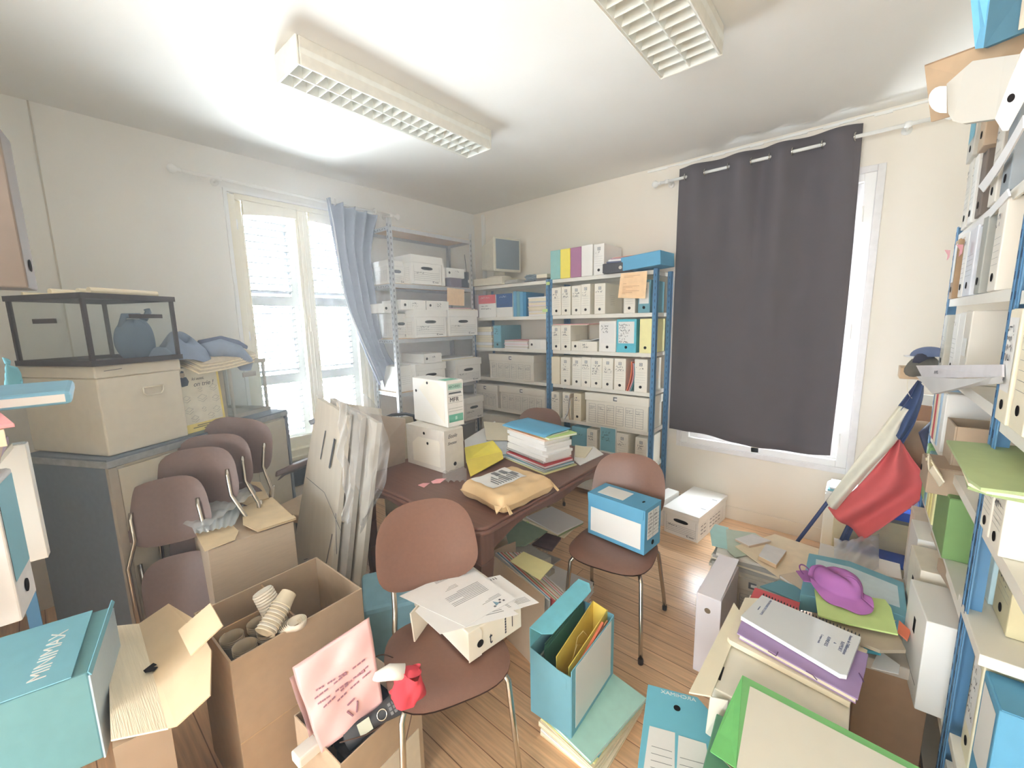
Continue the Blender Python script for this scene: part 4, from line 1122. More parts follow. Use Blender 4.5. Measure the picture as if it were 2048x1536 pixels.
def folded_chair(label, c, lean, roll, yaw, group):
    """folded flat; c is the centre of the backrest, local +Y the way it leans"""
    t = thing('folding_chair', label, 'chair', c, 0, group)
    R_ = Matrix.Rotation(math.radians(yaw), 3, 'Z') @ Matrix.Rotation(math.radians(-lean), 3, 'X') @ Matrix.Rotation(math.radians(roll), 3, 'Y')
    mt = R_.to_4x4(); mt.translation = Vector(c); t.matrix_world = mt
    def pad(cx_, cz_, hw, hh, n, th, bow):
        m = MB()
        def f_(u, v, s_):
            a = 2*math.pi*u; c_, q_ = math.cos(a), math.sin(a); r = 1/((abs(c_)**n+abs(q_)**n)**(1/n))
            x = hw*(1-.05*q_)*r*c_*v; z = hh*r*q_*v
            return (cx_+x, bow*(x/hw)**2+s_*th*(1-v**6), cz_+z)
        m.grid(lambda u, v: f_(u, v, -1), 44, 9); m.grid(lambda u, v: f_(1-u, v, 1), 44, 9)
        return m
    pad(0, 0, .19, .155, 3.2, .012, -.02).build('backrest', DV, t, smooth=True)
    pad(0, -.40, .19, .19, 3.2, .016, 0).build('seat', DV, t, smooth=True)
    zb = -(c[2]/max(.5, R_[2][2]))+.02
    for sx in (-1, 1):
        m = MB(); m.tube([(sx*.145, -.020, .03), (sx*.147, -.028, .0), (sx*.15, -.025, -.10), (sx*.205, -.022, -.22), (sx*.21, -.02, zb)], .010, 8); m.build('leg', CHROME, t, smooth=True)
        m = MB(); m.tube([(sx*.19, .025, -.22), (sx*.185, .024, zb+.03)], .010, 8); m.build('leg', CHROME, t, smooth=True)
    m = MB(); m.tube([(-.21, -.02, zb+.16), (.21, -.02, zb+.16)], .008, 8); m.build('cross_bar', CHROME, t, smooth=True)
    return t
for (c, ln, rl, yw, lab) in (((1.17, -3.26, .80), 10, -10, 47, 'lowest grey-brown folding chair leaning by the sideboard, nearest the metal chest'), ((1.13, -3.12, .905), 8, -5, 46, 'second grey-brown folding chair from the metal chest, leaning by the sideboard'),
                            ((1.07, -3.03, .945), 7, -2, 45, 'third grey-brown folding chair from the metal chest, leaning by the sideboard'), ((.985, -2.895, .995), 6, 8, 44, 'topmost folding chair, leaning in front of the clear glass case')):
    folded_chair(lab, c, ln, rl, yw, 'folding chairs by the sideboard')
# armchair half hidden behind the torn carton
t = thing('armchair', 'dark chair with a padded armrest behind the torn carton', 'chair', (.86, -2.42, 0), 200)
m = MB(); m.prism(rrect(.46, .44, .08), .40, .46); m.build('seat', M('armchair_beige', (206, 180, 150)), t, bevel=.01)
for sx in (-1, 1):
    MB().tube([(sx*.25, .16, 0), (sx*.25, .17, .50), (sx*.25, .14, .62), (sx*.25, .06, .645), (sx*.25, -.16, .645)], .012, 8).build('arm_tube', M('tube_dark', (90, 84, 88), rough=.3), t, smooth=True)
    m = MB(); m.hexa([(sx*.25-.028, -.18, .655), (sx*.25+.028, -.18, .655), (sx*.25+.028, .14, .655), (sx*.25-.028, .14, .655)], [(sx*.25-.022, -.17, .69), (sx*.25+.022, -.17, .69), (sx*.25+.022, .13, .69), (sx*.25-.022, .13, .69)])
    m.build('armrest', DV, t, bevel=.008)
    MB().tube([(sx*.25, -.18, 0), (sx*.25, -.17, .64)], .012, 8).build('leg', M('tube_dark', ()), t, smooth=True)

# ---- blue archive box on the second chair
def blue_archive(loc, yaw, w, h, d, label, tilt=None, flap=True):
    t = thing('archive_box', label, 'archive box', loc, yaw)
    if tilt: t.rotation_euler = (math.radians(tilt[0]), math.radians(tilt[1]), math.radians(yaw))
    MB().box(-w/2, 0, 0, w/2, d, h).build('body', BLUE, t, bevel=.003)
    m = MB(); m.slab([(-w/2-.001, .02, .025), (-w/2-.001, .02, h-.075), (-w/2-.001, d-.02, h-.075), (-w/2-.001, d-.02, .025)][::-1], .001); m.build('side_panel', LABEL, t)
    m = MB(); m.slab([(-w/2-.0045, .005, h), (-w/2-.0045, d, h), (-w/2-.0045, d-.004, h-.05), (-w/2-.0045, d-.025, h-.066), (-w/2-.0045, .03, h-.066), (-w/2-.0045, .008, h-.05)], .003)
    m.box(-w/2-.0045, .0, h, w/2, d, h+.003); m.build('lid_flap', BLUE, t)
    m = MB(); m.box(-w/2+.03, d*.42, h+.003, w/2-.03, d*.88, h+.004); m.build('top_label', LABEL, t)
    MB().disc((0, d*.16, h+.0035), (0, 0, 1), .012, ry=.006, th=.001).build('finger_hole', HOLE, t)
    m = MB(); m.slab([(-w/2+.03, -.0012, h*.30), (w/2-.025, -.0012, h*.30), (w/2-.025, -.0012, h*.92), (-w/2+.03, -.0012, h*.92)], .001, 0)
    m.slab([(-.001, -.0016, h*.30), (.001, -.0016, h*.30), (.001, -.0016, h*.92), (-.001, -.0016, h*.92)], .001, 1)
    for k in range(6): m.slab([(-w/2+.03, -.0016, h*(.38+.08*k)), (w/2-.025, -.0016, h*(.38+.08*k)), (w/2-.025, -.0016, h*(.38+.08*k)+.001), (-w/2+.03, -.0016, h*(.38+.08*k)+.001)], .001, 1)
    for s_ in (0, 1): scribble(m, (-w/2+.035+s_*w*.33, -.003, h*.86), (1, 0, 0), (0, 0, 1), w*.27, .009, 2, random, 6, 2.1)
    m.build('spine_label', [LABEL, RULE, INK], t)
    MB().disc((0, -.001, h*.17), (0, -1, 0), .013, th=.001).build('finger_hole', HOLE, t)
    return t
blue_archive((2.858, -1.63, .468), 84.8+0, .175, .238, .34, 'bright blue archive box with white side panel standing on a brown chair')
# ---- cream archive box and letters on the first chair
t = thing('archive_box', 'cream archive box lying on the brown chair nearest the camera', 'archive box', (2.66, -2.61, .470), 81.8)
MB().box(-.125, 0, 0, .125, .40, .112).build('body', CREAM, t, bevel=.004)
MB().slab([(-.128, -.003, .0), (-.072, -.003, 0), (-.068, -.003, .095), (-.082, -.003, .116), (-.128, -.003, .116)], .003).build('tab', CREAM, t, bevel=.001)
MB().disc((-.078, -.004, .05), (0, -1, 0), .014, th=.001).build('finger_hole', HOLE, t)
lettering('t', .07, INK, t, (-.035, -.001, .02), (1, 0, 0), (0, 0, 1), width=.6)
m = MB(); 
for k in range(7): m.slab([(.04, -.001, .02+k*.011), (.046, -.001, .02+k*.011), (.046, -.001, .028+k*.011), (.04, -.001, .028+k*.011)], .0008)
m.slab([(.075, -.001, .03), (.078, -.001, .03), (.078, -.001, .08), (.075, -.001, .08)], .0008)
m.build('spine_print', INK, t)
def letter(px, z, label, kind=0):
    t = thing('letter', label, 'letter', (0, 0, 0))
    pts = [FZ(p[0], p[1], z) for p in px]       # top-left, top-right, bottom-right, bottom-left of the page
    up_ok = (pts[3]-pts[0]).cross(pts[1]-pts[0]).z > 0
    MB().slab(pts if not up_ok else pts[::-1], .0012).build('sheet', PAPER, t)
    o, ux, uy = pts[0], pts[1]-pts[0], pts[3]-pts[0]
    m = MB()
    def q(a0, b0, a1, b1, mi=0):
        P4 = [o+ux*a0+uy*b0, o+ux*a1+uy*b0, o+ux*a1+uy*b1, o+ux*a0+uy*b1]; P4 = [p+Vector((0, 0, .0008)) for p in P4]
        if (P4[1]-P4[0]).cross(P4[3]-P4[0]).z < 0: P4 = P4[::-1]
        m.slab(P4, .0006, mi)
    if kind == 1:
        for (a, b) in ((.16, .06), (.24, .06), (.20, .10), (.36, .04)): q(a, b, a+.035, b+.025, 1)
        m_ = [o+ux*.27+uy*.07, o+ux*.35+uy*.05, o+ux*.33+uy*.14]; m_ = [p+Vector((0, 0, .0008)) for p in m_]; m.slab(m_ if (m_[1]-m_[0]).cross(m_[2]-m_[0]).z > 0 else m_[::-1], .0006, 2)
        for i in range(3): q(.12, .17+.02*i, .5-.08*i, .174+.02*i)
        for i in range(9): q(.18, .36+.028*i, .86-(.25 if i in (3, 8) else 0), .366+.028*i)
        for i in range(3): q(.5, .68+.025*i, .75-.05*i, .685+.025*i)
        for i in range(4): q(.25, .90+.014*i, .75, .903+.014*i)
    else:
        for i in range(5): q(.1, .1+.03*i, .5-.05*i, .106+.03*i)
        for i in range(5): q(.15+.06*i, .90, .17+.06*i, .96-.01*i, 1)
        for (a, b) in ((.72, .84), (.86, .84)): q(a, b, a+.05, b+.045, 1)
    m.build('printed_text', [RULE, INKS, M('logo_blue_grey', (130, 164, 184))], t)
    return t
random.seed(5)
bx = [(940, 1128), (1060, 1200), (925, 1262), (800, 1205)]
for i, (px, z, lab, kd) in enumerate((([(1000, 1150), (1078, 1205), (985, 1232), (905, 1170)], .585, 'creased white sheet under the letters, towards the buff box', 0),
      ([(960, 1160), (1045, 1215), (900, 1262), (850, 1215)], .588, 'white form with small squares half under the top letter', 0),
      ([(905, 1145), (1038, 1228), (880, 1268), (830, 1222)], .5905, 'lower white letter with a row of black codes at its foot', 0),
      ([(935, 1130), (1032, 1197), (930, 1253), (799, 1192)], .594, 'topmost printed letter with a small blue emblem on the brown chair', 1))):
    letter([px[1], px[2], px[3], px[0]], z, lab, kd)
m = MB(); p = FZ(820, 1215, .47)
single(MB().slab([(2.42, -2.80, .475), (2.36, -2.66, .475), (2.35, -2.655, .58), (2.405, -2.80, .585)], .006), 'card_sheet', CREAM, 'cream card standing between the chair back post and the letters', 'card')

# ================================================================ open blue archive box on its pile
random.seed(11)
zz = folder_pile(2.88, -2.28, 0, .33, .25, 85, [(PC, .016, 'cream', .36, .27), (PAPER, .012, 'white', .37, .25), (PC, .022, 'thick cream', .36, .27), (M('board_sand', (222, 208, 176)), .010, 'sand coloured', .35, .26), (PYEL, .008, 'pale yellow', .36, .25), (BLUE, .006, 'thin blue', .33, .24), (M('board_aqua_pale', (176, 218, 206)), .014, 'pale aqua', .37, .26)],
                 'folder', 'the floor pile under the open blue box', group='folders under the open blue box', jit=.008, rjit=5, name='card_folder')
YB_ = 91.9
t = thing('archive_box', 'open blue archive box stuffed with folders standing on a pile on the floor', 'archive box', (2.885, -2.455, zz), YB_)
w_, d_, h_ = .365, .185, .29
# local: x along the long side (away), y towards the desk
for nm, a in (('side_panel', (0, -.002, 0, w_, .001, h_-.005)), ('side_panel', (0, d_-.001, 0, w_, d_+.002, h_+.0)), ('end_panel', (-.002, 0, 0, .001, d_, h_-.03)), ('end_panel', (w_-.001, 0, 0, w_+.002, d_, h_-.0)), ('base', (0, 0, 0, w_, d_, .003))):
    MB().box(*a).build(nm, LBLUE if nm != 'end_panel' else TEAL, t)
MB().slab([(.03, -.003, .02), (w_-.03, -.003, .02), (w_-.03, -.003, h_-.01), (.03, -.003, h_-.01)], .001).build('side_label', LABEL, t)
MB().slab([(-.003, .02, h_-.09), (-.003, d_, h_-.09), (-.003, d_, h_+.0), (-.003, .045, h_-.03), (-.003, .02, h_-.05)][::-1], .002).build('end_flap', TEAL, t)
m = MB(); m.slab([(.0, d_, h_+.085), (.0, d_-.055, h_+.085+.0), (.03, d_-.085, h_+.08), (w_-.02, d_-.085, h_+.08), (w_+.02, d_-.055, h_+.085), (w_+.02, d_, h_+.085)], .002)
m.slab([(0, d_+.001, h_-.02), (w_, d_+.001, h_-.02), (w_, d_+.001, h_+.083), (0, d_+.001, h_+.083)], .002)
m.build('open_lid', M('board_light_blue_lid', (128, 206, 224)), t)
t0 = t
def infold(y0, y1, hA, hB, mt, label, name='card_folder', cat='folder', x0=.02, x1=None, lean=.02):
    x1 = x1 or w_-.02
    tt = thing(name, label, cat, t0.location, YB_)
    m = MB(); m.hexa([(x0, y0, .006), (x1, y0, .006), (x1, y1, .006), (x0, y1, .006)], [(x0, y0+lean, hA), (x1, y0+lean, hB), (x1, y1+lean, hB), (x0, y1+lean, hA)])
    m.build('cover', mt, tt); return tt
DG = M('folder_dark_green', (66, 112, 92))
infold(.135, .142, .235, .245, GREYP, 'grey folder against the lid side inside the open blue box', lean=.025)
for i in range(4): infold(.108+.006*i, .111+.006*i, .27+.006*(i % 2), .30-.005*i, DG, 'dark green folder, %s of four inside the open blue box' % ordinal(i), x0=.03+.01*i, lean=.03)
tt = thing('envelope_folder', 'mustard yellow open pocket folder inside the blue box', 'folder', t0.location, YB_)
m = MB(); m.slab([(.03, .085, .05), (.03, .085, .28), (w_-.0, .10, .315), (w_-.0, .10, .05)], .003); m.slab([(.03, .030, .05), (.03, .030, .265), (w_-.0, .032, .30), (w_-.0, .032, .05)], .003)
m.slab([(w_-.002, .032, .05), (w_-.002, .10, .05), (w_-.002, .10, .315), (w_-.002, .032, .30)], .003); m.build('pocket', M('board_mustard', (226, 202, 96)), tt)
m = MB(); m.tube([(.15, .075, .20), (.17, .07, .275), (.20, .06, .29), (.23, .055, .25)], .0008, 5); m.tube([(.12, .07, .19), (.15, .06, .262), (.19, .05, .235)], .0008, 5); m.build('elastic_cord', M('elastic_pale', (230, 210, 150)), tt)
infold(.016, .026, .225, .285, ORANGE, 'orange folder with torn edge inside the open blue box', x0=.05, x1=.30, lean=-.0)
infold(.010, .015, .26, .27, M('board_peach_deep', (244, 170, 130)), 'salmon folder behind the orange one in the open blue box', x0=.22, x1=.34, lean=.006)
tt = infold(.004, .009, .255, .262, M('folder_celadon', (196, 208, 188)), 'celadon dossier with rounded edge against the label side of the blue box', x0=.06, x1=.32, lean=-.004)
# ================================================================ sideboard with its boxes (left of the shuttered window)
SB = M('sideboard_beige', (208, 203, 189), rough=.5, var=.03)
SO = Vector((1.10, -3.43, 0)); HS = 1.08
t = thing('sideboard', 'tall beige sideboard with worn grey top edge standing obliquely before the shuttered window', 'sideboard', SO, 117.7)
L_, D_ = 1.053, .507        # local x runs towards the window, y towards the wall
MB().box(.012, .012, .06, L_-.012, D_-.012, HS-.04).build('carcass', SB, t)
MB().box(.03, .03, 0, L_-.03, D_-.03, .06).build('plinth', M('sideboard_plinth', (120, 116, 110)), t)
MB().box(-.004, .0, .06, .0122, D_, HS-.04).build('end_panel', M('sideboard_end_slate', (122, 134, 148), rough=.6, var=.05, scale=40), t)
MB().box(-.008, -.006, HS-.04, L_+.01, D_+.004, HS-.008).build('edge_band', M('edge_worn', (158, 164, 168), var=.16, scale=30), t, bevel=.003)
MB().box(-.006, -.004, HS-.008, L_+.008, D_+.002, HS).build('worktop', M('worktop_slate', (120, 132, 146), rough=.5), t)
MB().box(-.006, -.006, .05, .028, .012, HS-.04).build('corner_strip', M('strip_grey_beige', (176, 168, 156)), t)
MB().box(L_-.012, -.006, .05, L_+.006, .012, HS-.04).build('corner_strip', M('strip_slate', (134, 144, 156)), t)
for x0, x1 in ((.032, .52), (.53, .775), (.78, L_-.02)):
    MB().box(x0, -.004, .075, x1, .012, HS-.055).build('door', SB, t, bevel=.002)
# lidded metal chest
t = thing('metal_chest', 'large cream metal chest with a drop handle standing on the sideboard', 'chest', (1.05, -3.418, HS+.001), 116)
CH = M('chest_cream', (220, 216, 204), rough=.5, var=.03)
MB().box(0, 0, 0, .36, .50, .355).build('body', CH, t, bevel=.006)
MB().box(-.005, -.005, .355, .365, .505, .411).build('lid', CH, t, bevel=.006)
m = MB(); m.tube([(.17, -.011, .29), (.17, -.011, .265), (.183, -.013, .25), (.247, -.013, .25), (.26, -.011, .265), (.26, -.011, .29), (.17, -.011, .29)], .004, 8); m.build('handle', M('handle_cream', (224, 220, 206), rough=.3, metal=.2), t, smooth=True)
m = MB(); m.slab([(.03, -.0058, .385), (.10, -.0058, .389), (.10, -.0058, .392), (.03, -.0058, .388)], .0006); m.build('maker_mark', RULE, t)
# glass box 1 on the chest
AG = see_through('aquarium_glass', (.97, .985, .985), .05, .03, (206, 212, 214))
AF = M('dark_frame', (74, 70, 74), rough=.5)
def glassbox(label, loc, yaw, w, d, h, rt, fr_mat, pw=.022, slots=True, name='glass_tank'):
    t = thing(name, label, 'glass case', loc, yaw)
    e = .003
    for nm, a in (('glass_pane', (pw*.4, e, rt, w-pw*.4, e+.004, h-rt)), ('glass_pane', (pw*.4, d-e-.004, rt, w-pw*.4, d-e, h-rt)), ('glass_pane', (e, pw*.4, rt, e+.004, d-pw*.4, h-rt)), ('glass_pane', (w-e-.004, pw*.4, rt, w-e, d-pw*.4, h-rt))):
        MB().box(*a).build(nm, AG, t)
    for x in (0, w-pw*.6):
        for y in (0, d-pw*.6): MB().box(x-.001, y-.001, rt, x+pw*.6, y+pw*.6, h-rt).build('post', fr_mat, t)
    for z0, z1, nm in ((0, rt, 'bottom_rim'), (h-rt, h, 'top_rim')):
        m = MB()
        m.box(-.006, -.006, z0, w+.006, .014, z1); m.box(-.006, d-.014, z0, w+.006, d+.006, z1); m.box(-.006, .014, z0, .014, d-.014, z1); m.box(w-.014, .014, z0, w+.006, d-.014, z1)
        if z0 == 0: m.box(.014, .014, 0, w-.014, d-.014, .006)
        m.build(nm, fr_mat, t)
    MB().box(0.014, 0.014, h-.008, w-.014, d-.014, h-.003).build('lid', see_through('lid_glass', (.96, .97, .97), .18, .1, (214, 216, 214)), t)
    if slots:
        MB().box(w*.44, -.008, h*.66, w*.82, -.002, h*.72).build('slot_plate', fr_mat, t)
        MB().box(-.008, d*.35, h*.60, -.002, d*.65, h*.665).build('slot_plate', fr_mat, t)
    return t
glassbox('empty glass case with dark frame and slot plates standing on the metal chest', (1.072, -3.422, 1.4925), 116, .375, .48, .315, .024, AF)
for i, (p0, p1, r_, lab) in enumerate((((60, 573), (180, 571), .008, 'thin rolled sheet lying at the near end of the glass case lid'), ((130, 576), (205, 578), .013, 'grey-ended short roll lying on the glass case lid'),
                                     ((195, 576), (330, 584), .014, 'cream paper roll along the front of the glass case lid'), ((200, 570), (332, 578), .012, 'second cream paper roll behind the front one on the glass case'))):
        # keep the rolls over the case
    dirn = Vector((math.cos(math.radians(116)), math.sin(math.radians(116)), 0)); nrm = Vector((-dirn.y, dirn.x, 0))
    base_ = Vector((1.072, -3.422, 1.808+r_))
    s0, s1, dd = [(.02, .20, .40), (.03, .18, .24), (.06, .35, .05), (.05, .35, .10)][i]
    mm = MB(); A, B = base_+dirn*s0+nrm*dd, base_+dirn*s1+nrm*(dd+.01*i)
    mm.tube([A, B], r_, 14); mm.tube([B-dirn*.001, B+dirn*.0015], r_*.55, 10, 1)
    single(mm, 'paper_roll', [PAPERC, M('roll_inner', (150, 146, 142))], lab, 'paper roll', smooth=False)
base_ = Vector((1.072, -3.422, 1.808))
single(MB().slab([base_+dirn*.0+nrm*.20, base_+dirn*.17+nrm*.18, base_+dirn*.17+nrm*.42, base_+dirn*.01+nrm*.44], .004), 'paper_sheet', PAPERC, 'flat cream sheet under the rolls on the glass case', 'paper')
# poster leaning on the sideboard
PO = M('poster_pale', (236, 234, 222)); POY = M('poster_yellow', (240, 224, 140))
t = thing('poster', 'recycling poster with a waving figure and yellow foot on the sideboard', 'poster', (0, 0, 0))
q = [Vector(v) for v in ((0, 0, 0), (1, 0, 0), (1, 0, 1), (0, 0, 1))]
dr = Vector((math.cos(math.radians(117.7)), math.sin(math.radians(117.7)), 0)); dn = Vector((-dr.y, dr.x, 0))
# poster plane stands on the worktop, parallel to its front edge, a hand's breadth in
o = SO+dr*.40+dn*.06+Vector((0, 0, HS+.001))
W_, H_ = .25, .355
upv = (Vector((0, 0, 1))+Vector((-dr.y, dr.x, 0))*.05).normalized()
n_ = dr.cross(upv).normalized()
def pp(u, v, off=0): return o+dr*(u*W_)+upv*(v*H_)+n_*off
MB().slab([pp(0, 0), pp(1, 0), pp(1, 1), pp(0, 1)], .0025).build('sheet', PO, t)
m = MB(); m.slab([pp(0, 0, .0008), pp(1, 0, .0008), pp(1, .13, .0008), pp(0, .13, .0008)], .0006)
m.slab([pp(.95, .13, .0008), pp(1, .13, .0008), pp(1, 1, .0008), pp(.95, 1, .0008)], .0006); m.build('yellow_band', POY, t)
m = MB()
hd_ = [(.16+.055*math.cos(k*math.pi/8), .90+.045*math.sin(k*math.pi/8)) for k in range(16)]
m.slab([pp(x, y, .001) for x, y in hd_], .0006, 1)
m.slab([pp(x, y, .0012) for x, y in ((.12, .93), (.2, .93), (.2, .955), (.15, .965))], .0006, 0)
m.slab([pp(x, y, .001) for x, y in ((.04, .77), (.12, .72), (.24, .73), (.28, .79), (.24, .86), (.17, .87), (.08, .86))], .0006, 0)
m.build('figure', [M('figure_slate', (82, 96, 118)), M('figure_tone', (196, 184, 172))], t)
GI = M('icon_grey', (186, 190, 188), var=0)
m = MB()
for (x, y, s_) in ((.5, .66, .05), (.82, .66, .09), (.16, .54, .09), (.52, .52, .11), (.84, .48, .09), (.18, .36, .09), (.52, .34, .05), (.82, .30, .09), (.28, .22, .09), (.66, .22, .08)):
    P4 = [pp(x-s_, y, .001), pp(x, y-s_*.4, .001), pp(x+s_, y, .001), pp(x, y+s_*.4, .001)]
    for k in range(4):
        A, B = P4[k], P4[(k+1) % 4]; m.tube([A, B], .0009, 4)
    m.tube([P4[0]-upv*.012, P4[1]-upv*.012, P4[2]-upv*.012], .0009, 4)
m.build('sorting_icons', GI, t)
LC = M('poster_ink', (112, 116, 120), var=0)
lettering('Ici aussi,', .022, LC, t, pp(.34, .80, .0012), dr, upv, shear=.3)
lettering('on trie !', .036, LC, t, pp(.36, .70, .0012), dr, upv, shear=.3)
m = MB()
for k, (a0, a1) in enumerate(((.3, .9), (.2, .95), (.45, .9))):
    m.slab([pp(a0, .09-.03*k, .0014), pp(a1, .09-.03*k, .0014), pp(a1, .10-.03*k, .0014), pp(a0, .10-.03*k, .0014)], .0006)
m.build('foot_text', INKS, t)
# glass box 2 at the far end
o2 = SO+dr*.765+dn*.12+Vector((0, 0, HS+.001))
WF = M('frame_pale_grey', (190, 186, 176), rough=.4)
t2 = glassbox('clear glass case with pale frame at the window end of the sideboard', o2, 117.7, .275, .34, .355, .024, WF, pw=.022, slots=False)
MB().box(.09, -.009, .25, .19, -.003, .28).build('slot_plate', M('plate_taupe', (166, 160, 152)), t2)
# cloth heap and newspapers between the glass boxes
CL = M('cloth_slate_blue', (136, 150, 172), rough=.9, var=.08, scale=14, bump=.3, bscale=40)
t = thing('cloth', 'slate blue garment heaped beside the framed glass case', 'cloth', (.74, -3.06, 1.49), 120)
def heap(u, v):
    a = 2*math.pi*u; r = v
    x = .20*r*math.cos(a)+.03*math.sin(3*a); y = .13*r*math.sin(a)+.02*math.cos(2*a)
    hh = (1-r**2.2)*(.085+.03*math.sin(5*a+1)+.03*math.cos(9*x*4))+.01*math.sin(18*x+12*y)-.05*max(0, r-.75)*4*(.6+.6*math.sin(4*a))
    return (x, y, hh)
MB().grid(heap, 60, 24).build('folds', CL, t, smooth=True)
def sleeve(P, r, label=None):
    m = MB(); m.tube(P, r, 12); return m
sleeve([(.10, -.05, .02), (.17, -.10, .04), (.24, -.13, .01), (.28, -.15, -.06), (.27, -.155, -.10)], [.05, .055, .05, .05, .03]).build('sleeve', CL, t, smooth=True)
sleeve([(.16, .02, .04), (.26, -.02, .06), (.34, -.05, .045), (.39, -.07, .03)], [.05, .05, .035, .012]).build('sleeve', M('cloth_dark_slate', (98, 110, 134), rough=.9), t, smooth=True)
CB = M('cloth_blue_bag', (112, 134, 158), rough=.8)
t = thing('shoulder_bag', 'faded blue soft bag slumped inside the end of the glass case', 'bag', (.82, -3.235, 1.50), 118)
m = MB()
def bag(u, v):
    a = 2*math.pi*u; p = math.pi*(v-.5); r = math.cos(p)**.6
    return (.085*r*math.cos(a)*(1+.1*math.sin(3*a)), .06*r*math.sin(a), .09+.10*math.sin(p)+.01*math.sin(5*a+4*v))
m.grid(bag, 30, 16); m.build('bag_body', CB, t, smooth=True)
m = MB(); m.tube([(-.06, 0, .16), (-.04, 0, .215), (.03, 0, .215), (.055, 0, .20), (.075, 0, .235), (.07, 0, .25)], .014, 8); m.build('strap', CB, t, smooth=True)
for i in range(6):
    px0 = 372+10*i
    o3 = SO+Vector((0, 0, 1.435+.009*i))+dr*(.50+.008*i)+dn*(.06+.004*i)
    m = MB(); m.grid(lambda u, v: o3+dr*(-.06+.36*u)+dn*(-.10+.30*v)+Vector((0, 0, .03*u*u+.018*math.sin(v*3)-.07*max(0, .45-v)**1.2)), 8, 12)
    single(m, 'newspaper', M('newsprint', (208, 198, 178), var=.1, scale=40) if i % 2 else PAPERC, 'folded newspaper, %s from the bottom of the drooping heap beyond the chest' % ordinal(i), 'newspaper', 'newspapers on the glass case', solid=.005)
slabbox('archive_carton', SO+Vector((0, 0, HS+.001))+dr*.575+dn*.24, .26, .28, .345, 117.7, M('carton_shade', (190, 182, 164)), 'plain carton hidden behind the poster carrying the newspapers', 'carton')

# ================================================================ cartons on the floor
def carton(label, loc, yaw, w, d, h, mt, th=.006, name='carton', open_=True, inner=None):
    t = thing(name, label, 'carton', loc, yaw)
    m = MB()
    m.box(0, 0, 0, w, th, h); m.box(0, d-th, 0, w, d, h); m.box(0, th, 0, th, d-th, h); m.box(w-th, th, 0, w, d-th, h); m.box(th, th, 0, w-th, d-th, th)
    if not open_: m.box(th, th, h-th, w-th, d-th, h)
    m.build('body', mt, t, bevel=.0015)
    return t
# torn carton: N corner (1.53,-3.21), x along the room depth, y towards the sideboard
t = carton('tall kraft carton with torn top flaps carrying a bubble-wrap bag', (1.50, -3.20, 0), 86.4, .35, .54, .69, KRAFT, open_=False)
TPF = M('torn_board_pale', (226, 204, 168), rough=.8, var=.06, scale=20)
for nm, P in (('flap', [(-.0, .36, .695), (.0, .66, .70), (.30, .66, .735), (.36, .56, .74), (.34, .34, .715)]), ('flap', [(-.012, -.012, .70), (.10, -.02, .71), (.13, .05, .712), (.115, .33, .705), (-.006, .40, .70)]), ('flap', [(.19, -.022, .712), (.36, -.01, .705), (.36, .36, .71), (.21, .34, .715), (.16, .10, .716)])):
    MB().slab(P, .005).build(nm, TPF, t)
m = MB(); m.slab([(.19, -.02, .716), (.36, -.012, .712), (.36, .02, .715), (.22, .03, .72)], .004); m.build('torn_edge', TPF, t)
m = MB(); m.box(.13, -.0015, .20, .23, .0, .204); m.build('slot', HOLE, t)
single(MB().slab([Vector((1.05, -3.02, .716)), Vector((1.13, -3.18, .716)), Vector((1.30, -3.17, .716)), Vector((1.27, -3.02, .716))], .004), 'plastic_card', M('slate_card', (92, 112, 130)), 'slate blue card showing through the torn carton top', 'card')
BW = see_through('bubble_wrap', (.93, .95, .96), .45, .12, (222, 228, 232), 1.0)
B0 = [FZ(335, 1035, .74), FZ(500, 965, .79), FZ(512, 985, .79), FZ(400, 1062, .74)]
def bwf(u, v):
    p = (B0[0]*(1-u)+B0[1]*u)*(1-v)+(B0[3]*(1-u)+B0[2]*u)*v
    e_ = (min(u, 1-u)*min(v, 1-v)*4)**.5
    return p+Vector((0, 0, .03*e_+.006*math.sin(31*u)*math.sin(27*v)))
t = thing('bubble_wrap_bag', 'bubble-wrap bag held by a metal clip on the torn carton', 'plastic bag', (0, 0, 0))
MB().grid(bwf, 50, 30).build('film', BW, t, smooth=True)
B1 = [FZ(378, 1040, .73), FZ(488, 1010, .73), FZ(470, 1050, .73), FZ(390, 1068, .72)]
MB().grid(lambda u, v: (B1[0]*(1-u)+B1[1]*u)*(1-v)+(B1[3]*(1-u)+B1[2]*u)*v+Vector((0, 0, .022*math.sin(u*math.pi)*math.sin(v*math.pi)+.004*math.sin(u*40))), 30, 20).build('contents', see_through('bubble_inner', (.9, .93, .95), .7, .2, (206, 216, 222), .8), t, smooth=True)
c_ = FZ(449, 988, .80)
m = MB(); m.hexa([c_+Vector(p) for p in ((-.03, -.018, -.01), (.03, -.012, -.01), (.03, .012, -.01), (-.03, .010, -.01))], [c_+Vector(p) for p in ((-.028, -.003, .018), (.028, -.001, .018), (.028, .003, .018), (-.028, .003, .018))])
m.tube([c_+Vector((-.015, 0, .016)), c_+Vector((-.02, -.01, .04)), c_+Vector((.02, -.01, .04)), c_+Vector((.015, 0, .016))], .002, 6)
m.build('clip', M('clip_steel', (120, 126, 136), rough=.3, metal=.7), t)
sheetZ([(490, 992), (535, 985), (525, 1000), (495, 1005)], .716, .001, PAPER, 'small white slip on the torn carton flap', 'paper_slip')

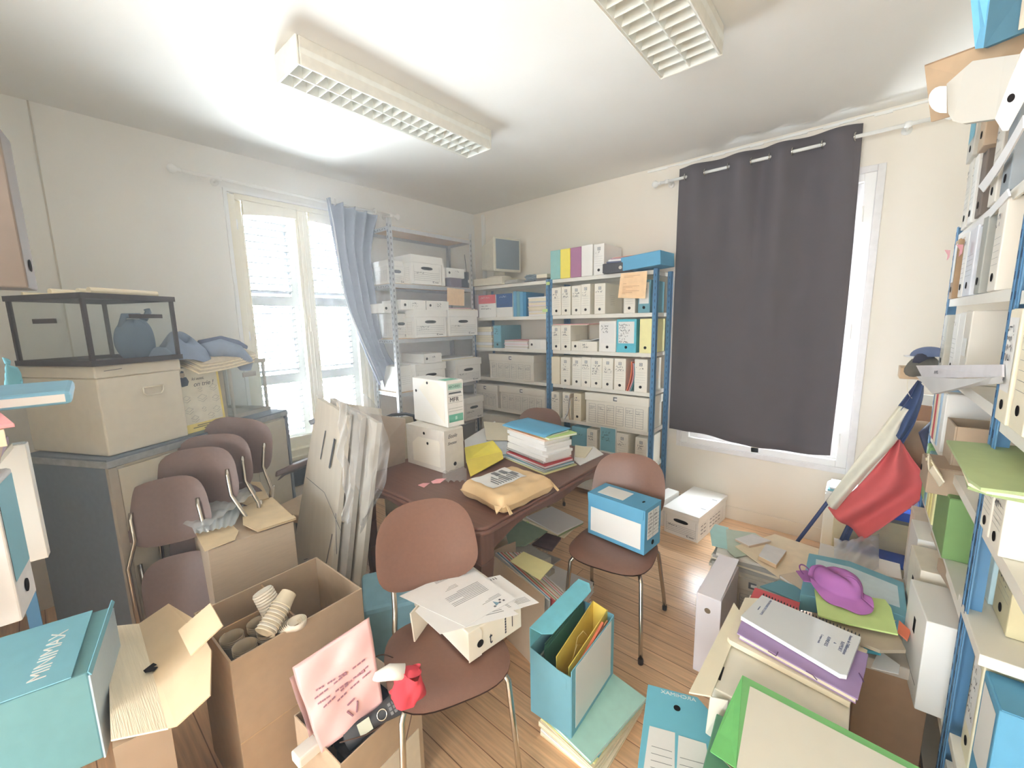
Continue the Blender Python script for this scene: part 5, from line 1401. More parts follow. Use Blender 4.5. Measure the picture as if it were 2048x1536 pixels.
# long open carton with paper cups
CX, CY = 2.16, -3.31
t = carton('long open kraft carton with a divider holding paper cups', (CX, CY, 0), 91.8, .463, .376, .60, M('kraft_plain', (188, 168, 144), var=.05), th=.007)
m = MB(); m.box(.0, -.0016, .30, .463, 0, .303); m.build('tape_seam', M('tape', (206, 184, 150)), t)
m = MB(); m.box(.225, .007, .02, .231, .369, .592); m.box(.007, .20, .02, .225, .206, .594); m.build('divider', M('kraft_inner', (176, 148, 116)), t)
def L2W(x, y, z, o=(CX, CY), yaw=91.8):
    c_, s_ = math.cos(math.radians(yaw)), math.sin(math.radians(yaw)); return Vector((o[0]+x*c_-y*s_, o[1]+x*s_+y*c_, z))
CUPM = M('cup_clear_cream', (224, 212, 190), rough=.3, var=.02)
def cups(P, tilt, n, label, axis=(0, 0, 1), r=.036, mt=None, closed=False, step=.007):
    t = thing('stack_of_cups', label, 'cups', P); ax = Vector(axis).normalized()
    t.rotation_mode = 'QUATERNION'; t.rotation_quaternion = Vector((0, 0, 1)).rotation_difference(ax)
    for i in range(n):
        m = MB(); z = -i*step
        m.lathe([(r-.0008, z), (r+.001, z+.0015), (r+.001, z-.0015), (r-.002, z-.003), (r-.009, z-.085), (r-.0105, z-.085), (r-.003, z-.004), (r-.0015, z)], 24)
        if i == n-1 or closed: m.lathe([(0, z-.083), (r-.0095, z-.083)], 24)
        m.build('cup', mt or CUPM, t, smooth=True)
        if closed and i == n-1: pass
    return t
CUPW = M('cup_white', (244, 238, 226), rough=.5, var=.02)
GC = see_through('cup_clear', (.97, .96, .93), .30, .15, (240, 230, 212))
for i, (lx, ly, lz, lab) in enumerate(((.055, .165, .575, 'clear cups standing upright at the corner of the carton, nearest the white-flapped box'), (.135, .150, .585, 'clear cups standing upright behind the white cup tower'),
                                     (.065, .075, .580, 'clear cups standing upright against the near wall of the carton'), (.140, .070, .590, 'clear cups standing upright in the middle of the cup compartment'))):
    cups(L2W(lx, ly, lz), 0, 4, lab, mt=GC)
t = thing('stack_of_cups', 'tall white ribbed stack of paper cups leaning in the carton', 'cups', L2W(.21, .12, .50))
t.rotation_mode = 'QUATERNION'; ax = (L2W(.165, .175, .70)-L2W(.21, .10, .50)).normalized(); t.rotation_quaternion = Vector((0, 0, 1)).rotation_difference(ax)
prof = [(0, .165), (.026, .165)]
m = MB(); m.lathe([(0, .166), (.027, .166), (.0275, .164)], 24)
for k in range(22):
    z = .163-.009*k; r = .0285+.0001*k; m.lathe([(r, z), (r+.0018, z-.004), (r+.0018, z-.0065), (r, z-.0085)], 24)
m.build('ribbed_cups', CUPW, t, smooth=False); t.scale = (1.2, 1.2, 1.15)
t = thing('stack_of_cups', 'white paper cups lying aslant over the near carton edge', 'cups', L2W(.115, .030, .615))
t.rotation_mode = 'QUATERNION'; ax = (L2W(.05, .0, .60)-L2W(.15, .05, .66)).normalized(); t.rotation_quaternion = Vector((0, 0, 1)).rotation_difference(ax)
for k in range(9):
    m = MB(); z = -.011*k; m.lathe([(.034, z), (.0355, z-.002), (.033, z-.004), (.027, z-.05)], 24)
    if k == 0: m.lathe([(.026, -.05), (0, -.05)], 24)
    m.build('cup', CUPW if k % 2 else M('cup_ivory', (236, 224, 200)), t, smooth=True)
t = thing('stack_of_cups', 'white plastic lids fanned at the corner of the cup compartment', 'cups', L2W(.185, .030, .592)); 
for k in range(7):
    m = MB(); m.lathe([(0, .001*k), (.03, .001*k), (.032, .003+.004*k), (.030, .004+.004*k)], 20, 0, (.005*k, .004*k, 0)); m.build('lid', CUPW, t, smooth=True)

# carton with white corrugated inside and an open locking flap
t = thing('carton', 'low carton with open flap, white corrugated lid inside and tan locking tongue', 'carton', (0, 0, 0))
zf = .58
A, B, C_, D__ = FZ(232, 1474, zf), FZ(336, 1456, zf), FZ(278, 1247, zf), FZ(222, 1250, zf)
FLW = M('corrugated_white', (244, 232, 208), rough=.8, var=.05, scale=3, stretch=(2, 60, 2), bump=.3, bscale=6)
A2 = A+Vector((-.0, -.01, 0)); D2 = D__+Vector((-.0, -.01, 0))
MB().slab([A2, B, C_, D2] if (B-A2).cross(C_-B).z > 0 else [D2, C_, B, A2], .005).build('lid_panel', FLW, t)
TF = M('corrugated_tan', (218, 196, 164), rough=.8, var=.03, scale=20)
up_ = .045
f1, f2, f3, f4 = FZ(337, 1207, zf+up_), FZ(385, 1236, zf+up_+.03), FZ(420, 1390, zf+up_+.02), FZ(352, 1452, zf+.01)
f3a = FZ(422, 1300, zf+up_+.03)
pl = [B, f4, f3, f3a, f2, f1, C_]
m = MB(); nr_ = Vector((0, 0, 1))
m.slab(pl if (pl[1]-pl[0]).cross(pl[2]-pl[1]).z > 0 else pl[::-1], .004); m.build('tuck_flap', TF, t)
g1, g2, g3, g4 = FZ(356, 1261, zf+.10), FZ(420, 1206, zf+.17), FZ(445, 1251, zf+.17), FZ(381, 1311, zf+.10)
pl = [g1, g4, g3, g2]; MB().slab(pl if (pl[1]-pl[0]).cross(pl[2]-pl[1]).z > 0 else pl[::-1], .004).build('locking_tongue', TF, t)
hh = FZ(299, 1337, zf+.012)
m = MB(); pts = [hh+Vector((a, b, 0)) for a, b in ((-.02, .012), (-.004, .018), (.0, .008), (.012, .018), (.022, .008), (.008, -.012), (-.006, -.014))]; m.slab(pts[::-1], .002); m.build('tuck_slot', HOLE, t)
m = MB(); bb = [Vector((p.x, p.y, 0)) for p in (A2+Vector((.02, .0, 0)), B+Vector((-.04, .01, 0)), C_+Vector((-.0, 0, 0)), D2)]
tt_ = [Vector((p.x, p.y, zf-.012)) for p in bb]
m.hexa(bb, tt_); m.build('body', KRAFTD, t)

# carton with the pink bag and telephone
CX4, CY4 = 2.525, -3.155
t = carton('low kraft carton holding a pink bag, telephone and cables', (CX4, CY4, 0), 94.3, .31, .275, .36, M('kraft_plain', ()), th=.005)
def L4(x, y, z): return L2W(x, y, z, (CX4, CY4), 94.3)
MB().box(.0, -.003, .0, .29, .0, .22).build('outer_label', M('label_cream_panel', (226, 218, 202)), t)
t = thing('plastic_bag', 'pink antistatic bag with recycling print standing in the low carton', 'plastic bag', (0, 0, 0))
PB = [FZ(590, 1330, .56), FZ(740, 1232, .66), FZ(768, 1400, .40), FZ(645, 1500, .34)]
PKB = M('antistatic_pink', (214, 172, 170), rough=.28, var=.05, scale=9, bump=.25, bscale=9, spec=.6)
def pb(u, v, off):
    p = (PB[0]*(1-u)+PB[1]*u)*(1-v)+(PB[3]*(1-u)+PB[2]*u)*v
    n = (PB[1]-PB[0]).cross(PB[3]-PB[0]).normalized()
    if n.dot(RZ) > 0: n = -n
    return p+n*(off+.006*math.sin(9*u+4*v)*math.sin(8*v))
MB().grid(lambda u, v: pb(u, v, .02), 24, 24).build('front_film', PKB, t, smooth=True, solid=.012)
m = MB(); m.grid(lambda u, v: pb(u*.35-.12, v*.7+.1, -.01-.03*math.sin(u*3)), 12, 16); m.build('side_fold', see_through('antistatic_film', (.97, .86, .87), .35, .15, (232, 196, 198), .7), t, smooth=True, solid=.002)
m = MB()
n_ = (PB[1]-PB[0]).cross(PB[3]-PB[0]).normalized()
def pq(u, v): return pb(u, v, .030)
LA = ((.18, .37, .60, .40), (.14, .44, .88, .40), (.16, .51, .84, .52), (.22, .58, .90, .49), (.40, .62, .92, .56))
for (a, b, c, d) in LA:
    for k in range(11):
        if k % 4 == 3: continue
        u0 = a+(c-a)*k/11; v0 = b+(d-b)*k/11; u1 = a+(c-a)*(k+.75)/11; v1 = b+(d-b)*(k+.75)/11
        m.slab([pq(u0, v0+.018), pq(u1, v1+.018), pq(u1, v1), pq(u0, v0)], .001)
for k in range(3):
    cc = (.57, .80); a0 = math.radians(90+120*k+12); a1 = math.radians(90+120*(k+1)-28)
    P0_ = pq(cc[0]+.085*math.cos(a0), cc[1]+.085*math.sin(a0)); P1_ = pq(cc[0]+.085*math.cos(a1), cc[1]+.085*math.sin(a1)); m.tube([P0_, P1_], .0028, 5)
m.build('printed_warning', M('print_maroon', (146, 104, 116), var=0), t)
t = thing('telephone_handset', 'dark cordless telephone with a pale screen lying in the low carton', 'telephone', (0, 0, 0))
pa, pb_ = RD(697, 1475, 1.30), RD(806, 1398, 1.36)
X_ = (pb_-pa).normalized(); Z_ = (-RZ*.9-RY*.35); Z_ = (Z_-X_*Z_.dot(X_)).normalized(); Y_ = Z_.cross(X_)
t.matrix_world = Matrix((X_, Y_, Z_)).transposed().to_4x4(); t.matrix_world.translation = (pa+pb_)/2
tm = Matrix((X_, Y_, Z_)).transposed().to_4x4(); tm.translation = (pa+pb_)/2; t.matrix_world = tm
PH = M('phone_dark', (52, 54, 58), rough=.4)
m = MB(); m.grid(lambda u, v: ((-.10+.20*u), (.029+.006*math.cos(u*7))*math.cos(v*2*math.pi), .016*math.sin(v*2*math.pi)), 16, 20)
m.grid(lambda u, v: (-.10-.008*v, .034*math.cos(u*2*math.pi)*(1-v), .016*math.sin(u*2*math.pi)*(1-v)), 20, 3); m.grid(lambda u, v: (.10+.008*v, .034*math.cos(-u*2*math.pi)*(1-v), .016*math.sin(-u*2*math.pi)*(1-v)), 20, 3)
m.build('casing', PH, t, smooth=True)
MB().box(-.055, -.018, .0145, -.015, .018, .0175).build('screen', M('lcd_pale', (186, 190, 172), rough=.3), t)
m = MB(); m.tube([(.022+.015*math.cos(a), .015*math.sin(a), .0175) for a in [2*math.pi*k/16 for k in range(16)]], .002, 6, closed=True); m.build('ring_key', CHROME, t, smooth=True)
kb = MB()
for i in range(4):
    for j in range(3): kb.box(.046+.013*i, -.018+.013*j, .0125, .055+.013*i, -.009+.013*j, .0165)
kb.build('keypad', M('keys_grey', (110, 110, 112)), t)
slabbox('charger_base', L4(.13, .045, .27), .20, .08, .06, 94, BLACK, 'black charger base under the telephone in the low carton', 'charger', bevel=.012)
slabbox('black_pouch', L4(.17, .11, .22), .20, .16, .11, 94, M('pouch_navy', (40, 46, 66), rough=.8), 'dark navy pouch filling the low carton under the telephone', 'pouch', bevel=.02)
slabbox('white_adapter', L4(.045, .14, .325), .05, .22, .035, 4, WPAINT, 'white oblong adapter box at the window side of the low carton', 'adapter', bevel=.006)
m = MB(); P_ = [L4(.16, .10, .42), L4(.20, .16, .49), L4(.26, .14, .50), L4(.29, .09, .44)]
def bez(P_, n=24):
    o = []
    for k in range(n+1):
        t_ = k/n; Q = [Vector(p) for p in P_]
        while len(Q) > 1: Q = [Q[i]*(1-t_)+Q[i+1]*t_ for i in range(len(Q)-1)]
        o.append(Q[0])
    return o
m.tube(bez(P_), .0022, 6)
single(m, 'cable', M('cable_brown', (88, 62, 50)), 'thin brown cable arching behind the telephone', 'cable', smooth=True)
m = MB(); m.tube(bez([L4(.02, .03, .40), L4(.10, -.005, .38), L4(.16, -.02, .33), L4(.22, -.008, .40), L4(.27, .0, .44), L4(.30, .03, .42)], 30), .002, 6)
m.tube(bez([L4(.27, .01, .42), L4(.30, -.03, .36), L4(.20, -.03, .28), L4(.17, -.02, .18), L4(.24, -.02, .10)], 30), .0018, 6)
single(m, 'cable', M('cable_brown', ()), 'thin brown cable trailing over the side of the low carton', 'cable', smooth=True)
m = MB(); m.tube(bez([L4(.03, .10, .33), L4(.06, .12, .45), L4(.08, .09, .44), L4(.06, .08, .34)], 16), .0035, 6); m.tube(bez([L4(.05, .14, .33), L4(.07, .17, .44), L4(.09, .13, .42), L4(.08, .12, .34)], 16), .0035, 6)
single(m, 'cable', BLACK, 'black cable loops beside the white adapter', 'cable', smooth=True)
t = thing('felt_hat', 'red felt hat with white tip stuffed in the low carton', 'hat', RD(812, 1408, 1.27), 30); t.scale = (1.1, 1.1, .9)
m = MB()
def hat(u, v):
    a = 2*math.pi*u; r = .048*(1-.35*v)*(1+.20*math.sin(3*a+4*v)+.08*math.sin(7*a-5*v)); return (r*math.cos(a)+.02*v, r*math.sin(a)*.7, .03+.10*v+.01*math.sin(2*a))
m.grid(hat, 26, 12); m.grid(lambda u, v: (.031*(1-v)*math.cos(2*math.pi*u)+.02, .021*(1-v)*math.sin(2*math.pi*u), .13+.006*v), 26, 3)
m.build('felt', M('felt_red', (196, 66, 78), rough=.9, var=.08), t, smooth=True)
m = MB(); m.tube([(.0, 0, .125), (-.035, -.015, .135), (-.065, -.03, .128), (-.072, -.033, .12)], [.022, .022, .014, .005], 12); m.build('white_tip', M('felt_white', (240, 238, 232), rough=.9), t, smooth=True)

# ================================================================ rack at the near end with the big blue box
G5 = 'objects on the near rack'
t = thing('shelving_unit', 'blue and ivory steel rack at the edge of the room beside the camera', 'shelving unit', (2.0, -3.70, 0), 180)
for z in (.42, 1.13, 1.44, 1.715):
    MB().box(-.55, .0, z-.03, .55, .32, z).build('shelf', SHELFW, t)
for sx, ys_ in ((.55, (0, .32)), (-.55, (.32,))):
    for y in ys_: MB().box(sx-.018, y-.015, 0, sx+.018, y+.015, 1.9).build('upright', RACKB, t)
# local -Y faces the room (+Y world) after the half turn
t = archive((2.455, -3.655, 1.145), 171, .112, .252, .34, M('board_cool_white', (226, 226, 228)), 'white archive box with pale blue label on the near rack, its end towards the sideboard', 'bluelabel', ink=0)
t = archive((2.20, -3.625, 1.135), 172, .03, .27, .30, WHITE, 'thin white folder standing behind the labelled archive box, near rack', 'none', ink=0, hole=False)
# sheets tucked on its side
single(MB().slab([(2.53, -3.70, 1.16), (2.53, -3.92, 1.16), (2.53, -3.92, 1.24), (2.53, -3.70, 1.27)], .004), 'paper_sheet', PAPER, 'white sheet hanging against the side of the labelled archive box', 'paper')
for i, (z, th, mt, w_) in enumerate(((1.400, .012, PAPERC, 'cream'), (1.4125, .016, M('folder_plum', ()), 'plum'), (1.429, .030, BR, 'buff'), (1.46, .028, PAPERC, 'thick cream'), (1.489, .006, PINK, 'pinkish'))):
    t = thing('card_folder', '%s dossier lying in the pile above the labelled archive box, near rack' % w_, 'folder', (2.38, -3.78, z+.002), 84+3*i)
    MB().box(-.12, -.16, 0, .12+.004*i, .16, th).build('cover', mt, t, bevel=.001)
t = thing('ring_binder', 'sky blue binder jutting out over the pile on the near rack', 'binder', (2.20, -3.70, 1.498), 86)
MB().box(-.16, -.14, 0, .16, .14, .028).build('cover', M('binder_sky', (130, 186, 216), rough=.35), t, bevel=.009)
MB().box(-.15, -.141, .006, .15, -.1415+.002, .022).build('spine_edge', PAPER, t)
t = archive((2.37, -3.665, 1.530), 171, .10, .18, .3, WHITE, 'white archive box with a finger hole standing on the sky blue binder', 'ruled', ink=0)
t = thing('cloth', 'turquoise cloth hanging beside the white box on the near rack', 'cloth', (0, 0, 0))
m = MB(); p0, p1, p2, p3 = RD(5, 715, 1.1), RD(28, 735, 1.12), RD(46, 785, 1.12), RD(10, 790, 1.1)
m.grid(lambda u, v: (p0*(1-u)+p1*u)*(1-v)+(p3*(1-u)+p2*u)*v+RZ*(.01*math.sin(u*7+v*3)), 10, 10); m.build('folds', M('cloth_turquoise', (122, 182, 198), rough=.8), t, smooth=True, solid=.004)
P_ = RD(66, 577, .88)
archive((P_.x+.045, P_.y, 1.735), 171, .09, .30, .34, CREAM, 'tall brown-sided archive box with cream spine on top of the near rack', 'none', ink=0, board=M('board_brown_side', (124, 112, 104)))
# lower boxes
# big blue box with its own name printed on the top
t = thing('archive_box', 'large sea blue archive box with white capital lettering on its lid', 'archive box', (2.07, -3.603, .46), 166)
TE = M('board_teal_shade', (108, 156, 162), var=.04)
m = MB(); m.box(0, 0, 0, .33, .30, .27); m.build('body', TE, t, bevel=.004)
# local x runs to -X, y runs to -Y (away)
MB().box(-.002, -.004, .0, .332, -.0, .262).build('side_sheets', M('paper_blueish', (190, 210, 226), var=.1, scale=30, stretch=(40, 1, 1)), t)
m = MB(); m.slab([(-.004, .03, .2745), (-.004, .30, .2745), (.33, .30, .2745), (.33, .045, .2745)], .003); m.build('lid', LBLUE, t)
m = MB(); m.slab([(-.004, -.006, .262), (-.004, .0, .274), (.334, .0, .29), (.334, -.006, .28)], .003); m.build('edge_lip', LBLUE, t)
lettering('MINIMAX', .052, LABEL, t, (.035, .085, .2779), (1, 0, 0), (0, 1, 0), width=1.0)
MB().disc((.05, .19, .2778), (0, 0, 1), .018, th=.001).build('finger_hole', HOLE, t)
# ================================================================ racks along the right wall
XC = 3.88
def rackC(label, y0, y1, zs, top, skip=None):
    t = thing('shelving_unit', label, 'shelving unit', (XC, (y0+y1)/2, 0), -90)
    w2 = abs(y1-y0)/2
    for sx in (-w2, w2):
        for yy in (0, .36):
            s_ = 1 if sx < 0 else -1
            p = MB(); p.box(sx-.018, yy, 0, sx+.018, yy+.003, top); p.box(min(sx-.018*s_, sx-.015*s_), yy, 0, max(sx-.018*s_, sx-.015*s_), yy+.032, top); p.box(sx-.006, yy-.0015, 0, sx+.006, yy, top)
            for k in range(int(top/.05)): p.box(sx-.003, yy-.0022, .03+k*.05, sx+.003, yy-.0014, .05+k*.05, 1)
            p.build('upright', [RACKB, M('slot_dark', ())], t)
    for z in zs:
        m = MB(); m.box(-w2+.018, .004, z-.032, w2-.018, .010, z); m.box(-w2+.018, .010, z-.003, w2-.018, .36, z); m.box(-w2+.018, .35, z-.032, w2-.018, .36, z-.003)
        m.build('shelf', SHELFW, t)
    return t
rackC('blue and ivory steel rack by the flag, full of folders and green boxes', -1.985, -.905, (.10, .405, .80, 1.095, 1.405, 1.71, 1.985), 2.02)
rackC('blue and ivory steel rack nearest the camera beside the pile of dossiers', -2.95, -2.02, (.10, .38, 1.385, 1.10, 1.70, 1.985), 2.02)
t = thing('shelf_board', 'ivory shelf board jutting out of the near blue rack', 'shelf', (XC-.002, -1.93, .81), -90)
MB().box(-.0, 0, 0, .285, .36, .030).build('board', SHELFW, t, bevel=.002)
t = thing('shelf_board', 'lower ivory shelf board jutting out of the near blue rack', 'shelf', (XC-.002, -2.065, .462), -90)
MB().box(-.0, 0, 0, .34, .36, .028).build('board', SHELFW, t, bevel=.002)
def arcC(y0, y1, z, h, body, label, spine='ruled', d=.33, dx=0, yawj=0, **k):
    """spine on the rack front between y0 (near the camera) and y1"""
    return archive((XC-.004+dx, (y0+y1)/2, z+.001), -90+yawj, abs(y1-y0)-.002, h, d, body, label, spine, **k)
fr_ = 'rack by the flag'
# --- top shelf and above
arcC(-1.13, -1.03, 1.985, .26, BGREY, 'shade-grey archive box at the far end of the top shelf, '+fr_, 'ruled')  # side shade put into the grey board colour
arcC(-1.24, -1.16, 1.985, .25, WHITE, 'white archive box, second from the far end of the top shelf, '+fr_, 'ruled', hole=True)
arcC(-1.40, -1.31, 1.985, .25, M('board_brown_side', ()), 'brown-sided archive box in the middle of the top shelf, '+fr_, 'ruled', ink=1)
arcC(-1.62, -1.52, 1.985, .26, BGREY, 'shade-grey archive box nearer the camera on the top shelf, '+fr_, 'ruled')  # grey board again stands for the shaded side
arcC(-1.78, -1.68, 1.985, .26, M('board_slate_side', (150, 158, 164)), 'blue-grey archive box nearest the camera on the top shelf, '+fr_, 'ruled')
# second layer lying on them
arcC(-1.16, -1.02, 2.247, .26, M('board_grey_white', (206, 204, 196)), 'white and pale blue archive box standing on the others near the ceiling, far end', 'bluelabel', ink=0, dx=-.01)
arcC(-1.45, -1.35, 2.20, .30, M('board_tan', (200, 180, 156)), 'tan archive box with a dark slot near the ceiling', 'ruled', ink=0, dx=-.02)
arcC(-1.72, -1.60, 2.235, .28, WHITE, 'white open archive box near the ceiling beside the tan one', 'ruled', ink=0, dx=-.03)
P1, P2, P3, P4 = RD(1849, 133, 1.22), RD(1862, 244, 1.22), RD(2062, 185, .98), RD(2062, 55, .98)
t = thing('cardboard_sheet', 'brown cardboard sheet jutting out under the ceiling above the rack by the flag', 'cardboard', (0, 0, 0))
MB().slab([P1, P2, P3, P4], .006).build('sheet', M('cardboard_brown', (178, 152, 122), var=.06), t)
MB().slab([P1+Vector((0, 0, .004)), P4+Vector((0, 0, .004)), P4+Vector((.30, 0, .02)), P1+Vector((.30, .1, .02))], .005).build('upper_panel', M('cardboard_dark', (140, 112, 84)), t)
t = thing('archive_box', 'white archive box with a rounded tongue standing out under the brown cardboard', 'archive box', (0, 0, 0))
PL = M('board_white_shaded', (186, 184, 176), var=.01)  # white board darkened on its side face to hold the shade
def rdl(L_, dep): return [RD(x, y, dep-(x-1860)*.0009) for x, y in L_]
out_ = [(1893, 168), (1930, 135), (1945, 122), (2010, 112), (2040, 108), (1990, 238), (1925, 247), (1905, 242), (1896, 226)]
def fwd(P): return P if (P[1]-P[0]).cross(P[2]-P[1]).dot(CAM-P[0]) > 0 else P[::-1]
MB().slab(fwd(rdl(out_, 1.13)), .015).build('side', PL, t)
tg = [(1893, 172)]+[(1884+27*math.cos(math.radians(a)), 199+27*math.sin(math.radians(a))) for a in range(260, 99, -20)]+[(1893, 226)]
MB().slab(fwd(rdl(tg, 1.125)), .003).build('tongue', M('board_tongue', (226, 226, 224), var=.01), t)
SPN = [RD(1990, 238, 1.01), RD(2005, 262, 1.0), RD(2070, 140, .93), RD(2070, 60, .93), RD(2040, 108, .97)]
MB().slab(fwd(SPN), .012).build('spine', WHITE, t); hp = RD(2022, 196, .957); MB().disc(hp, CAM-hp, .006, ry=.009, th=.001).build('finger_hole', HOLE, t)
# bright blue box on the cardboard
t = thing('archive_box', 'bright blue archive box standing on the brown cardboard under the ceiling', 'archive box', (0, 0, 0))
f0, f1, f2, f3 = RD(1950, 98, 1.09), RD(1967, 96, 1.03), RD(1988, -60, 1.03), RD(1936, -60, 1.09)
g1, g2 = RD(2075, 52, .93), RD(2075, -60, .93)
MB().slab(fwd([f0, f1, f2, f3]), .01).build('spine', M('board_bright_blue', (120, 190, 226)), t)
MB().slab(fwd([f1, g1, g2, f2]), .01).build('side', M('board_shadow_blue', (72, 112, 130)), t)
MB().slab(fwd([RD(2036, 60, .945), RD(2070, 46, .92), RD(2070, -60, .92), RD(2052, -60, .945)]), .002).build('side_label', M('label_tan', (196, 186, 168)), t)
# slanting sheaf
for i, (a, b, c, d, lab) in enumerate((((1958, 372), (2048, 230), (2048, 250), (1968, 378), 'curved white sheaf slanting up across the tan box near the ceiling'),
                                  ((1921, 470), (2016, 378), (2020, 386), (1926, 478), 'long white sheaf lying slanted on the top shelf of the rack by the flag'))):
    q = [RD(a[0], a[1], 1.34+.42*i), RD(b[0], b[1], .98+.12*i), RD(c[0], c[1]+6, .98+.12*i), RD(d[0], d[1]+6, 1.34+.42*i)]
    m = MB(); m.grid(lambda u, v: (q[0]*(1-u)+q[1]*u)*(1-v)+(q[3]*(1-u)+q[2]*u)*v-RY*(.01*math.sin(u*math.pi)*-1), 12, 2)
    single(m, 'paper_sheaf', PAPER, lab, 'papers', solid=.004)
# --- shelf at 1.71
BRN = M('board_brown_side2', (176, 146, 112))
arcC(-1.03, -.95, 1.71, .245, BRN, 'brown-sided archive box with pink marker, far end of the upper shelf, '+fr_, 'label', ink=0, board=BRN)
arcC(-1.26, -1.18, 1.71, .24, WHITE, 'white archive box with pink marker, second on the upper shelf, '+fr_, 'ruled', ink=1)
arcC(-1.42, -1.28, 1.71, .24, M('board_lined', (226, 230, 238)), 'white archive box with ruled lines under the slanted sheaf, '+fr_, 'ruled', ink=0)
arcC(-1.58, -1.50, 1.71, .26, M('board_shade_side', (170, 172, 166)), 'large shade-grey archive box with printed rules, upper shelf, '+fr_, 'none', ink=0, board=M('board_shade_side', ()))  # darker grey paints in the shade of the side face
arcC(-1.80, -1.70, 1.71, .25, BGREY, 'pale archive box beside the near blue post, upper shelf', 'ruled')
for i, (px, py, lab) in enumerate(((1922, 503, 'pink paper marker sticking out of the second archive box, upper shelf'), (1897, 512, 'pink paper marker sticking out of the farthest archive box, upper shelf'))):
    p = FX(px, py, XC-.03)
    single(MB().slab([p+Vector((0, -.035, -.01)), p+Vector((0, .03, -.015)), p+Vector((-.0, .02, .012)), p+Vector((-.01, .035, .03)), p+Vector((0, -.035, .02))], .001), 'paper_marker', PINK, lab, 'marker')
# --- shelf at 1.405
arcC(-1.03, -.93, 1.405, .235, M('board_grey_ruled', (204, 202, 192)), 'grey ruled archive box at the far end of the middle shelf, '+fr_, 'ruled', ink=0, side=True)
arcC(-1.30, -1.20, 1.405, .24, WHITE, 'white archive box, second on the middle shelf, '+fr_, 'ruled', ink=1)
arcC(-1.42, -1.31, 1.405, .245, WHITE, 'white archive box, third on the middle shelf, '+fr_, 'none', ink=0, hole=False)
arcC(-1.54, -1.43, 1.405, .25, CREAM, 'cream archive box with square white sticker, fourth on the middle shelf, '+fr_, 'none', ink=0, hole=False, board=BGREY)  # board greyed to carry the shade on its sides
p = FX(1953, 702, XC-.006); p.y = -1.485
single(MB().box(p.x-.001, p.y-.04, p.z-.03, p.x, p.y+.03, p.z+.03), 'sticky_note', LABEL, 'square white sticker on the cream archive box, middle shelf', 'note')
# document pile jutting out
dz = 1.36
def proj_sheet(px, z, th, mt, label, name='document', cat='papers', **k): return sheetZ(px, z, th, mt, label, name, cat, **k)
q = [Vector((3.69, -1.42, 1.39)), Vector((3.69, -1.15, 1.39)), Vector((3.98, -1.12, 1.40)), Vector((3.98, -1.62, 1.40))]
tD = thing('magazine', 'limp grey magazine drooping off the middle shelf of the rack by the flag', 'magazine', (0, 0, 0))
A1, A2, A3, A4 = RD(1836, 738, 2.05), RD(1843, 760, 2.0), RD(1856, 790, 1.85), RD(1872, 778, 1.8)
def mag(u, v):
    e0 = RD(1838+34*v, 752+36*v, 1.62-.17*v); e1 = RD(2004, 762-4*v, .99-.02*v)
    p = e0*(1-u)+e1*u; return p
MB().grid(mag, 10, 8).build('pages', M('magazine_grey', (206, 206, 206), var=.06, scale=8), tD, solid=.016)
m = MB()
m.slab(fwd([RD(1832, 731, 1.62), RD(1845, 756, 1.55), RD(2004, 754, .985), RD(2004, 729, 1.0)]), .004)
t = single(m, 'document', M('document_grey', (210, 208, 212)), 'printed notice lying on the drooping magazine, middle shelf', 'papers')
lettering('AVIS', .016, INKS, t, RD(1868, 748, 1.38), RD(1960, 746, 1.12)-RD(1868, 748, 1.38), -RY, width=1.0)
# --- shelf at 1.095
for i, (y0, y1, h, mt, lab, sp) in enumerate(((-.99, -.95, .22, PAPERC, 'narrow cream file at the far end', 'none'), (-1.05, -1.00, .235, RED, 'pink-red spined file, second', 'none'), (-1.10, -1.06, .23, PAPERC, 'cream file, third', 'none'),
                                           (-1.17, -1.12, .24, M('board_ice_blue', (176, 206, 232)), 'ice blue file, fourth', 'none'), (-1.27, -1.185, .235, WHITE, 'white file with handwriting, fifth', 'none'))):
    arcC(y0, y1, 1.095, h, mt, lab+' on the fourth shelf, '+fr_, sp, hole=False, ink=4)
t = carton('open brown carton on the fourth shelf of the rack by the flag', (XC+.0, -1.32, 1.096), -90, .18, .30, .155, M('kraft_plain', ()))
t = archive((XC+.06, -1.74, 1.096), -90, .16, .24, .28, BGREY, 'tilted white open box behind the brown carton, fourth shelf', 'none', ink=0, hole=False, tilt=(0, -14))
# green folders jutting from the fourth shelf
SG = M('board_sage2', (172, 190, 140), var=.04)
tq = [(1893, 880), (2070, 895), (2070, 988), (1962, 975), (1938, 958)]
for i in range(3):
    lim = [FZ(x, y, 1.305)-Vector((0, 0, .008*i)) for x, y in tq]
    lim[0] += Vector((.012*i, .008*i, 0)); lim[3] += Vector((.01*i, .012*i, 0))
    if (lim[1]-lim[0]).cross(lim[2]-lim[1]).z < 0: lim = lim[::-1]
    single(MB().slab(lim, .0065), 'card_folder', [SG, PAPERC, SAGE][i], ['sage green folder on top of the flat pile jutting over the aisle', 'cream dossier between the two sage green folders', 'lower sage green folder under the cream dossier'][i], 'folder')
